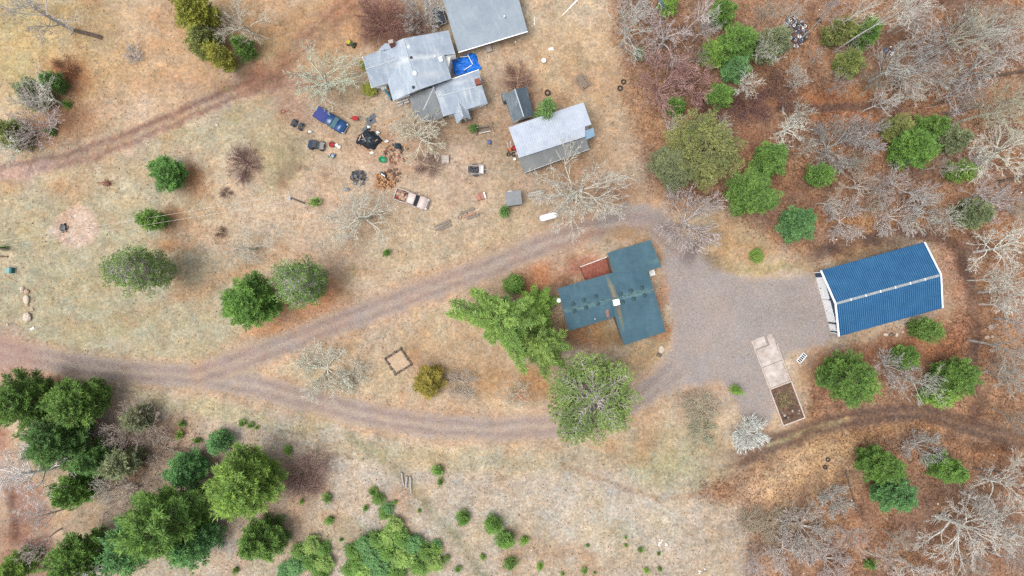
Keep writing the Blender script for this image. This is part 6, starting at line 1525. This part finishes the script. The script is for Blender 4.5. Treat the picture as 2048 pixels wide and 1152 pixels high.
def beam(name, label, px, py, a, l, w, h, m, z=0.0, group=None, cat='timber'):
    o = yard_thing(name, label, cat, px, py, a, group, z); part('beam', box((0, 0, h / 2), (l, w, h), bevel=.015), m, o); return o
RW = mat('grey_timber', A(170, 158, 146), A(128, 116, 106), scale=3, stretch=(1, 6, 1)); BWD = mat('pinkish_timber', A(206, 166, 142), A(170, 130, 108), scale=3)
for (x, y, a, l, m, lb) in [(935, 422, 19, 2.3, RW, 'grey beam at the top of the three yard timbers'), (939, 430, 18, 1.9, BWD, 'pinkish beam in the middle of the three yard timbers'), (946, 434, 20, 2.0, RW, 'grey beam at the bottom of the three yard timbers')]: beam('timber_beam', lb, x, y, a, l, .34, .3, m)
st = yard_thing('cut_stump', 'short grey log block beside the yard timbers', 'log', 919, 435); part('block', add_cyl(NB(), (0, 0, 0), (.05, 0, .45), .32, .28, 10), RW, st); part('cut_face', add_cyl(NB(), (.05, 0, .45), (.05, 0, .455), .26, .26, 10), PALEC, st)
for i, (x, y, a, l, lb) in enumerate([(884, 447, 24, 2.8, 'upper grey board of the rotten lumber stack'), (886, 452, 30, 2.9, 'cracked middle board of the rotten lumber stack'), (890, 455, 20, 2.2, 'lower short board of the rotten lumber stack')]): beam('rotten_board', lb, x, y, a, l, .3, .16 + .05 * i, RW)
def log(label, px0, py0, px1, py1, r, m, group=None, r1=None):
    a, b = W(px0, py0, 0), W(px1, py1, 0); o = thing('log', label, 'log', ((a + b) / 2), 0, group); h = (b - a) / 2
    bm = NB(); N_ = 5
    for k in range(N_):
        f0, f1 = -1 + 2 * k / N_, -1 + 2 * (k + 1) / N_; w = lambda f: (r + ((r1 or r * .8) - r) * (f + 1) / 2)
        j = lambda f: Vector((math.sin(f * 5 + px0) * .04, math.cos(f * 4 + py0) * .04, 0))
        add_cyl(bm, h * f0 + j(f0) + Vector((0, 0, r)), h * f1 + j(f1) + Vector((0, 0, r)), w(f0), w(f1), 9, caps=(k in (0, N_ - 1)))
    part('stem', bm, m, o); part('cut_face', add_cyl(NB(), -h + j(-1) + Vector((0, 0, r)), -h * 1.004 + j(-1) + Vector((0, 0, r)), r * .85, n=9), PALEC, o)
    return o
SILV = mat('silver_log', A(216, 210, 206), A(176, 168, 164), scale=3, stretch=(3, 3, 3))
log('thin silver log at the west side of the mossy trail', 803, 944, 808, 972, .17, SILV); log('thick silver log in the middle of the three by the mossy trail', 814, 952, 812, 975, .21, SILV); log('long silver log at the east side of the three by the mossy trail', 821, 953, 822, 986, .2, SILV)
for (a, lb) in [((1860, 212, 1900, 200, .16), 'fallen grey log at the end of the dark woods track'), ((1885, 228, 1960, 214, .2), 'fallen grey log below the end of the dark woods track'), ((1960, 60, 2005, 58, .18), 'broken white log lying in the northeast woods'), ((1945, 160, 2048, 142, .22), 'long dark fallen log in the northeast woods'),
                ((1990, 365, 2048, 352, .2), 'dark fallen log below the eastern spreading oak'), ((1945, 935, 2000, 945, .16), 'dark rotten log by the east track pines'), ((1705, 785, 1712, 788, .1), 'short pale stick by the dense round pine'), ((1800, 646, 1814, 651, .08), 'white stick lying south of the garage'),
                ((205, 76, 152, 62, .32), 'thick grey fallen trunk with a broken end on the yellow lawn'), ((152, 62, 142, 68, .12), 'pale broken branch stub beside the fallen trunk'), ((1690, 940, 1712, 1020, .12), 'dark thin log along the rutted path'), ((1900, 100, 1878, 40, .14), 'dark thin log leaning in the northeast woods')]:
    log(lb, *a[:4], a[4], SILV if 'white' in lb or 'pale' in lb else mat('dark_log', A(128, 110, 98), A(92, 78, 70), scale=3))
for (x, y, a, l, lb) in [(1140, 15, 47, 3.6, 'long white pole lying on the northern yard'), (1148, 8, 47, 2.2, 'short white pole next to the long white pole'), (1069, 43, 94, 1.3, 'white stake beside the workshop corner')]: beam('white_pole', lb, x, y, a, l, .12, .12, WHITE_P, cat='pole')
for (x, y, a, w, l, lb) in [(1102, 98, 4, .75, .42, 'white sheet lying on the northern yard'), (1031, 84, 60, .3, .12, 'scrap of white wood below the workshop'), (65, 657, 30, .6, .35, 'white broken sign lying by the lawn boulders')]:
    o = yard_thing('white_board', lb, 'board', x, y, a); part('sheet', box((0, 0, .05), (w, l, .05), bevel=.008), WHITE_P, o); part('batten', box((0, 0, .09), (.06, l * .9, .03)), WHITE_P, o)
bi = yard_thing('bird_bath', 'small white bird bath standing on the northern yard', 'bird bath', 1087, 124); part('pedestal', add_lathe(NB(), [(.18, 0), (.1, .1), (.08, .6), (.14, .68)], (0, 0, 0), 10), CONC, bi); part('bowl', add_lathe(NB(), [(.12, .66), (.33, .78), (.36, .8), (.3, .79), (.02, .72)], (0, 0, 0), 14), WHITE_P, bi)
yb = yard_thing('yellow_mower', 'small yellow and green lawn mower on the northwest yard', 'mower', 703, 89, -25); part('hood', box((-.4, .05, .55), (.6, .6, .35), bevel=.12, seg=2), mat('yellow_paint', A(232, 214, 80), A(200, 180, 60), scale=3), yb); part('body', box((.25, -.05, .45), (1.0, .6, .3), bevel=.08), mat('mower_green', A(92, 110, 60), A(70, 86, 44), scale=3), yb); part('seat', box((.4, -.05, .72), (.4, .42, .3), bevel=.08), BLACK, yb)
for x in (-.45, .55):
    for s in (-1, 1): wheel(yb, (x, s * .38, .2), .2, .16)
# concrete pad with the raised bed
cp = W(1541.7, 721.2, 0)
pad = thing('concrete_pad', 'cracked pale concrete pad on the gravel yard', 'concrete pad', (cp.x, cp.y, 0), math.radians(-69.5))
PADM = mat('worn_concrete', A(228, 216, 208), A(194, 178, 170), scale=.7, rough=.9, detail=9, c3=A(246, 238, 230), ramp=(.36, .58))
for (x, y, lx, ly, a) in [(-3.35, -.75, 1.5, 2.1, .02), (-3.2, 1.2, 1.7, .95, 0), (-.95, .0, 2.9, 3.35, .01), (2.35, 0, 3.55, 3.3, 0)]: part('slab', box((x, y, .03 + .003 * abs(x)), (lx, ly, .10), (0, 0, a), .02), PADM, pad)
PCURB = mat('pale_curb', A(240, 224, 212), A(214, 194, 180), scale=2)
part('curb', box((0, -1.8, .07), (8.3, .17, .2), bevel=.02), PCURB, pad); part('curb', box((1.0, 1.78, .07), (6.2, .17, .2), bevel=.02), PCURB, pad)
rbx = W(1573.5, 806.5, 0)
rbd = thing('raised_bed', 'timber framed bed full of dry stalks below the concrete pad', 'raised bed', (rbx.x, rbx.y, 0), math.radians(-69.5))
for (c_, s_) in (((0, -1.85, .15), (6.3, .2, .34)), ((0, 1.85, .15), (6.3, .2, .34)), ((3.1, 0, .16), (.2, 3.5, .32)), ((-3.1, 0, .16), (.2, 3.5, .32))): part('side_board', box(c_, s_, bevel=.02), PCURB, rbd)
part('soil', box((0, 0, .06), (6.0, 3.5, .12)), mat('dark_soil', A(140, 108, 88), A(92, 72, 60), scale=2, bump=.6), rbd)
rs = random.Random(77)
for k in range(70):
    a = rs.uniform(-.9, .9); x, y = rs.uniform(-1.8, .6), rs.uniform(-1.3, 1.3); l = rs.uniform(.5, 1.4); d = Vector((math.cos(a), math.sin(a), rs.uniform(-.05, .12))) * l
    part('stalk', add_cyl(NB(), Vector((x, y, .2 + rs.random() * .2)) - d * .5, Vector((x, y, .22 + rs.random() * .2)) + d * .5, .03, .012, 4), mat('dry_stalk', A(160, 156, 112), A(122, 122, 84), scale=3) if k % 3 else mat('pale_stalk', A(226, 206, 150), A(196, 170, 116), scale=3), rbd)
for k in range(24): part('clod', add_blob(NB(), (rs.uniform(.6, 2.6), rs.uniform(-1.6, 1.6), .16), rs.uniform(.08, .26), rs, 1, .3), [SCR[0], SCR[2], mat('dark_soil', (0, 0, 0)), CONC][k % 4], rbd)
# open steel crate
cr = yard_thing('steel_ladder_rack', 'small white slatted rack lying beside the raised bed pad', 'rack', 1603, 716, 50)
for s in (-1, 1): part('rail', box((0, s * .36, .1), (1.7, .08, .1)), WHITE_M, cr)
for k in range(6): part('rung', box((-.8 + k * .32, 0, .1), (.08, .7, .07)), WHITE_M, cr)
part('back_panel', box((0, 0, .03), (1.6, .66, .03)), SCR[0], cr)
# stone square
sq = yard_thing('stone_square', 'square of mossy stones round a sandy bed on the lawn', 'planting bed', 797, 723, 33)
stn = [mat('mossy_stone', A(126, 112, 98), A(88, 78, 68), scale=4), mat('grey_stone', A(156, 142, 128), A(116, 104, 94), scale=4)]
for s in range(4):
    for k in range(7):
        t = -1.45 + k * .48; x, y = ((t, 1.5), (1.5, -t), (-t, -1.5), (-1.5, t))[s]
        part('edge_stone', add_blob(NB(), (x + rs.uniform(-.06, .06), y + rs.uniform(-.06, .06), .1), .26, rs, 1, .3, (1, 1, .7)), stn[k % 2], sq)
part('sand', box((0, 0, .02), (2.8, 2.8, .08)), mat('bed_sand', A(226, 198, 168), A(200, 170, 138), scale=2, bump=.4), sq)
# fire pit
fpit = yard_thing('fire_pit', 'dark metal fire bowl with a grill on bare soil', 'fire pit', 128, 456)
part('bowl', add_lathe(NB(), [(.3, .05), (.52, .35), (.56, .36), (.5, .34), (.28, .12)], (0, 0, 0), 16), SCR[0], fpit)
for k in range(5): part('grill_bar', add_cyl(NB(), (-.45 + .2 * k, -.42, .4), (-.45 + .2 * k, .42, .4), .025, n=5), STEEL, fpit)
for k in range(6): part('hearth_stone', add_blob(NB(), (.62 * math.cos(k * 1.05 + .2), .62 * math.sin(k * 1.05 + .2), .1), .2, rs, 1, .3), SCR[0] if k % 2 else stn[1], fpit)
rt = yard_thing('root_stump', 'overturned brown root stump on the lawn', 'stump', 215, 367)
part('core', add_blob(NB(), (0, 0, .2), .42, rs, 2, .35, (1.2, .9, .7)), mat('brown_root', A(160, 110, 92), A(116, 78, 66), scale=4), rt)
for k in range(9):
    a = k * .7; part('root', add_cyl(NB(), (0, 0, .2), (math.cos(a) * rs.uniform(.7, 1.3), math.sin(a) * rs.uniform(.5, .9), rs.uniform(.05, .4)), .09, .02, 6), mat('brown_root', (0, 0, 0)), rt)
part('root', add_cyl(NB(), (0, .1, .15), (-1.6, .1, .12), .1, .05, 6), mat('brown_root', (0, 0, 0)), rt)
gb = yard_thing('green_cabinet', 'green metal utility cabinet on the lawn edge', 'utility box', 24, 541, -3); part('cabinet', box((0, 0, .45), (1.1, .9, .9), bevel=.06), mat('utility_green', A(70, 140, 136), A(52, 116, 112), scale=3), gb); part('lid', box((-.1, 0, .93), (.75, .88, .07), bevel=.03), mat('utility_lid', A(170, 206, 204), A(140, 186, 184), scale=3), gb); part('base_pad', box((0, 0, .03), (1.4, 1.2, .1)), CONC, gb)
BOUL = mat('pale_boulder', A(250, 234, 216), A(226, 204, 184), scale=1.6, bump=.4, c3=A(252, 244, 234)); BOUL2 = mat('pink_boulder', A(234, 206, 182), A(204, 172, 150), scale=2, bump=.4)
for (x, y, r, sx, sy, m, lb) in [(45, 579, .42, 1, 1.1, BOUL, 'round boulder at the head of the lawn boulder row'), (55, 583, .4, 1.1, .9, BOUL2, 'pinkish boulder touching the head of the lawn boulder row'), (54, 600, .5, .95, 1.4, BOUL, 'long pale boulder in the middle of the lawn boulder row'), (55, 611, .3, 1, .9, BOUL2, 'brown stone under the long pale boulder'),
                                  (65, 619, .26, 1, 1.1, BOUL2, 'small stone at the side of the lawn boulder row'), (57, 634, .62, 1.1, 1, BOUL, 'biggest white boulder at the end of the lawn boulder row'), (16, 649, .2, 1, 1, BOUL, 'small stone near the start of the driveway'),
                                  (1322, 698, .5, .85, 1.25, BOUL, 'pale pointed boulder south of the teal roofed house'), (1318, 709, .42, 1, .9, stn[1], 'grey boulder under the pale pointed boulder'), (1304, 718, .18, 1, 1, BOUL, 'small pale stone below the teal roofed house'),
                                  (1771, 669, .3, 1.2, .9, BOUL, 'pale rock at the west of the rock cluster south of the garage'), (1783, 669, .34, 1.1, .9, stn[1], 'grey rock in the rock cluster south of the garage'), (1793, 669, .3, .8, 1.1, BOUL, 'tall pale rock in the rock cluster south of the garage'), (1805, 664, .2, 1, 1, BOUL, 'small pale rock at the east of the rock cluster south of the garage'),
                                  (1980, 655, .34, .9, 1.2, BOUL2, 'pinkish rock east of the garage track'), (1972, 675, .36, 1.2, .9, BOUL2, 'flat pinkish rock lowest east of the garage track'), (1984, 673, .26, 1, .9, BOUL, 'small pale rock beside the flat pinkish rock'), (434, 250, .28, 1, 1, BOUL, 'pale stone on the lawn above the pale patch'),
                                  (1660, 500, .3, 1.2, 1, stn[0], 'mossy stone at the corner of the gravel yard'), (1572, 571, .0, 1, 1, BOUL, '')]:
    if not lb: continue
    o = yard_thing('boulder', lb, 'boulder', x, y); ob = part('stone', add_blob(NB(), (0, 0, r * .35), r, rs, 3, .2, (sx, sy, .75)), m, o)
# debris of plaster in the field
for i, (x, y, n, lb) in enumerate([(1325, 1084, 7, 'white plaster scraps lying in the straw field'), (1405, 1142, 4, 'white broken plastic at the bottom of the straw field'), (1565, 755, 9, 'white crumbs beside the raised bed'), (1562, 190, 3, 'white scraps under the maroon brush')]):
    o = yard_thing('debris_scatter', lb, 'debris', x, y)
    for k in range(n): part('scrap', box((rs.uniform(-.7, .7), rs.uniform(-.5, .5), .04), (rs.uniform(.12, .35), rs.uniform(.1, .3), .05), (0, 0, rs.uniform(0, 3)), .01), WPL, o)
# utility pole, its wires and a leaning post
POLE = mat('pole_wood', A(226, 214, 200), A(190, 176, 162), scale=4)
upc = W(608, 406, 0)
up = thing('utility_pole', 'wooden utility pole with a grey transformer in the yard', 'utility pole', (upc.x, upc.y, 0), math.radians(8))
part('shaft', add_cyl(NB(), (0, 0, 0), (0, 0, 7.0), .17, .13, 10), POLE, up); part('crossarm', box((-.1, 0, 6.7), (.14, 1.9, .14)), POLE, up)
part('transformer', add_lathe(NB(), [(.05, 5.4), (.25, 5.42), (.25, 6.2), (.05, 6.25)], (-.42, 0, 0), 12), mat('pale_grey_steel', A(214, 220, 226), A(188, 194, 200), scale=3), up)
for s in (-1, 0, 1): part('insulator', add_lathe(NB(), [(.05, 6.78), (.07, 6.85), (.04, 6.95)], (-.1, s * .8, 0), 8), WHITE_M, up)
b2 = W(16, 499, 0)
u2 = thing('service_pole', 'short pale service pole at the lawn edge carrying the wires', 'utility pole', (b2.x, b2.y, 0)); part('shaft', add_cyl(NB(), (0, 0, 0), (0, 0, 6.5), .14, .1, 10), POLE, u2); part('crossarm', box((0, 0, 6.3), (.12, 1.2, .12)), POLE, u2); part('insulator', add_lathe(NB(), [(.05, 6.37), (.07, 6.44), (.04, 6.54)], (0, .5, 0), 8), WHITE_M, u2)
WIRE = mat('pale_wire', (.62, .58, .52), (.55, .5, .46), scale=3)
for s, lb in ((.45, 'upper overhead wire from the utility pole to the service pole'), (-.45, 'lower overhead wire from the utility pole to the service pole')):
    a = Vector((upc.x, upc.y + s * 1.2, 6.8)); b = Vector((b2.x, b2.y + s, 6.5)); bm = NB(); n = 14
    for k in range(n):
        q = lambda f: a.lerp(b, f) - Vector((0, 0, 1.1 * 4 * f * (1 - f)))
        add_cyl(bm, q(k / n), q((k + 1) / n), .015, n=4, caps=False)
    tag(part('overhead_wire', bm, WIRE), lb, 'wire')
beam('fallen_post', 'dark brown post lying by the lawn edge', 5, 513, -2, 1.9, .2, .2, WOOD2, cat='post'); beam('yellow_stick', 'thin yellow stick lying below the green cabinet', 24, 558, -28, 1.9, .07, .07, PLANK_T, cat='stick')
ML = mat('mail_red', A(190, 70, 50), A(150, 50, 40), scale=3)
yt = yard_thing('red_hose', 'small red coil lying at the west side of the yard', 'hose', 566, 223); part('coil', add_lathe(NB(), [(.3, .02), (.36, .02), (.36, .09), (.3, .09)], (0, 0, 0), 14, close=True), ML, yt); part('loose_end', add_cyl(NB(), (.33, 0, .05), (1.0, .2, .05), .035, n=6), ML, yt)

# ------------------------------------------------------------------ ground cover nobody could count
rs_ = np.random.RandomState(9)
def tint_material(name, cols, rough=.9):
    m = bpy.data.materials.new(name); m.use_nodes = True
    N = m.node_tree.nodes; L = m.node_tree.links; b = N['Principled BSDF']; b.inputs['Roughness'].default_value = rough; b.inputs['Specular IOR Level'].default_value = .1
    at = N.new('ShaderNodeAttribute'); at.attribute_name = 'tint'; rp = N.new('ShaderNodeValToRGB'); cr = rp.color_ramp
    for i, c in enumerate(cols):
        p = i / (len(cols) - 1)
        e = cr.elements[0] if i == 0 else (cr.elements[1] if i == len(cols) - 1 else cr.elements.new(p))
        e.position = p; e.color = (*c, 1)
    L.new(at.outputs['Fac'], rp.inputs['Fac']); L.new(rp.outputs['Color'], b.inputs['Base Color']); return m
def scatter(n, dens):
    """random photo pixels, kept with the probability dens gives them"""
    px = rs_.uniform(-30, 2078, n); py = rs_.uniform(-30, 1182, n); k = rs_.rand(n) < sample(dens, px, py)
    return px[k], py[k]
clear = 1 - np.clip(np.maximum.reduce([GRV, t_n, t_e, t_g, t_w]), 0, 1)
# fallen leaves
px, py = scatter(90000, np.clip(wood_m * 0.9 + 0.035 + .05 * field, 0, 1) * np.clip(clear + .12, 0, 1))
n = len(px); c = np.stack([(px - 1024) / 12.5, (576 - py) / 12.5, rs_.uniform(.0, .05, n)], 1)
t = rs_.uniform(0, 6.28, n); u = np.stack([np.cos(t), np.sin(t), rs_.normal(0, .35, n)], 1); v = np.stack([-np.sin(t), np.cos(t), rs_.normal(0, .35, n)], 1)
l = rs_.uniform(.07, .15, n)[:, None]; w = l * rs_.uniform(.5, .8, n)[:, None]
q = np.stack([c - u * l, c - v * w, c + u * l, c + v * w], 1).reshape(-1, 3)
me = arr_mesh('fallen_leaves', q, np.arange(4 * n).reshape(-1, 4), np.repeat(rs_.rand(n), 4)); me.materials.append(tint_material('dry_leaf', [A(120, 80, 58), A(176, 124, 84), A(206, 150, 104), A(226, 188, 152), A(150, 104, 76)]))
tag(link('fallen_leaves', me), 'brown fallen leaves strewn over the woodland floor and yard', 'leaves', kind='stuff')
# dry grass tufts
px, py = scatter(60000, (1 - .8 * wood_m) * clear * np.clip(.45 + 1.2 * nB, .05, 1))
n = len(px); P = np.stack([(px - 1024) / 12.5, (576 - py) / 12.5, np.full(n, -.02)], 1); D = np.repeat([[0, 0, .6]], n, 0) + rs_.normal(0, .5, (n, 3)) * [1, 1, 0]
bv, bf, bt_ = blades(P, D, rs_.uniform(.6, 1.3, n), rs_, 4, .22, .022, .7, .3)
me = arr_mesh('dry_grass', bv, bf, bt_); me.materials.append(tint_material('dry_blade', [A(158, 136, 96), A(206, 180, 140), A(228, 206, 172), A(196, 186, 140), A(236, 214, 184)]))
tag(link('dry_grass', me), 'short dry grass tufts over the lawns and straw field', 'grass', kind='stuff')
# underbrush twigs in the woods
px, py = scatter(80000, np.clip(wood_m * clear * np.clip(.42 + 1.6 * nB, 0, 1) + .5 * blob_m(330, 910, 120, 80) + .25 * blob_m(60, 230, 90, 90), 0, 1) * np.clip(1 - blob_m(1600, 930, 160, 60), 0, 1))
n = len(px); p0 = np.stack([(px - 1024) / 12.5, (576 - py) / 12.5, np.zeros(n)], 1); d = rs_.normal(0, 1, (n, 3)) * [1, 1, .3] + [0, 0, .55]
ln_ = rs_.uniform(.35, 1.4, n); ln_[::9] *= 2.2; p1 = p0 + norm(d) * ln_[:, None]; p1[:, 2] = np.abs(p1[:, 2])
tv, tf = tubes(p0, p1, np.full(n, .020), np.full(n, .011), 3)
me = arr_mesh('underbrush', tv, tf, np.repeat(rs_.rand(n), 6)); me.materials.append(tint_material('twig', [A(104, 84, 74), A(150, 130, 116), A(188, 176, 164), A(212, 204, 192), A(140, 104, 88)]))
tag(link('underbrush', me), 'thin leafless twigs and fallen sticks of the woodland floor', 'underbrush', kind='stuff')
# gravel stones
px, py = scatter(14000, GRV * .9)
n = len(px); P = np.stack([(px - 1024) / 12.5, (576 - py) / 12.5, np.full(n, .0)], 1); r = rs_.uniform(.03, .075, n)[:, None, None]
oct_ = np.array([[1, 0, 0], [0, 1, 0], [-1, 0, 0], [0, -1, 0], [0, 0, .8]]); V5 = P[:, None] + oct_[None] * r * rs_.uniform(.7, 1.3, (n, 5, 1))
f5 = np.array([[0, 1, 4], [1, 2, 4], [2, 3, 4], [3, 0, 4]])
me = arr_mesh('gravel', V5.reshape(-1, 3), (np.arange(n)[:, None, None] * 5 + f5[None]).reshape(-1, 3), np.repeat(rs_.rand(n), 5), 3); me.materials.append(tint_material('stone_chip', [A(150, 130, 122), A(196, 178, 168), A(222, 206, 198), A(176, 150, 138)]))
tag(link('gravel', me), 'loose pinkish grey gravel stones on the drive and yard', 'gravel', kind='stuff')
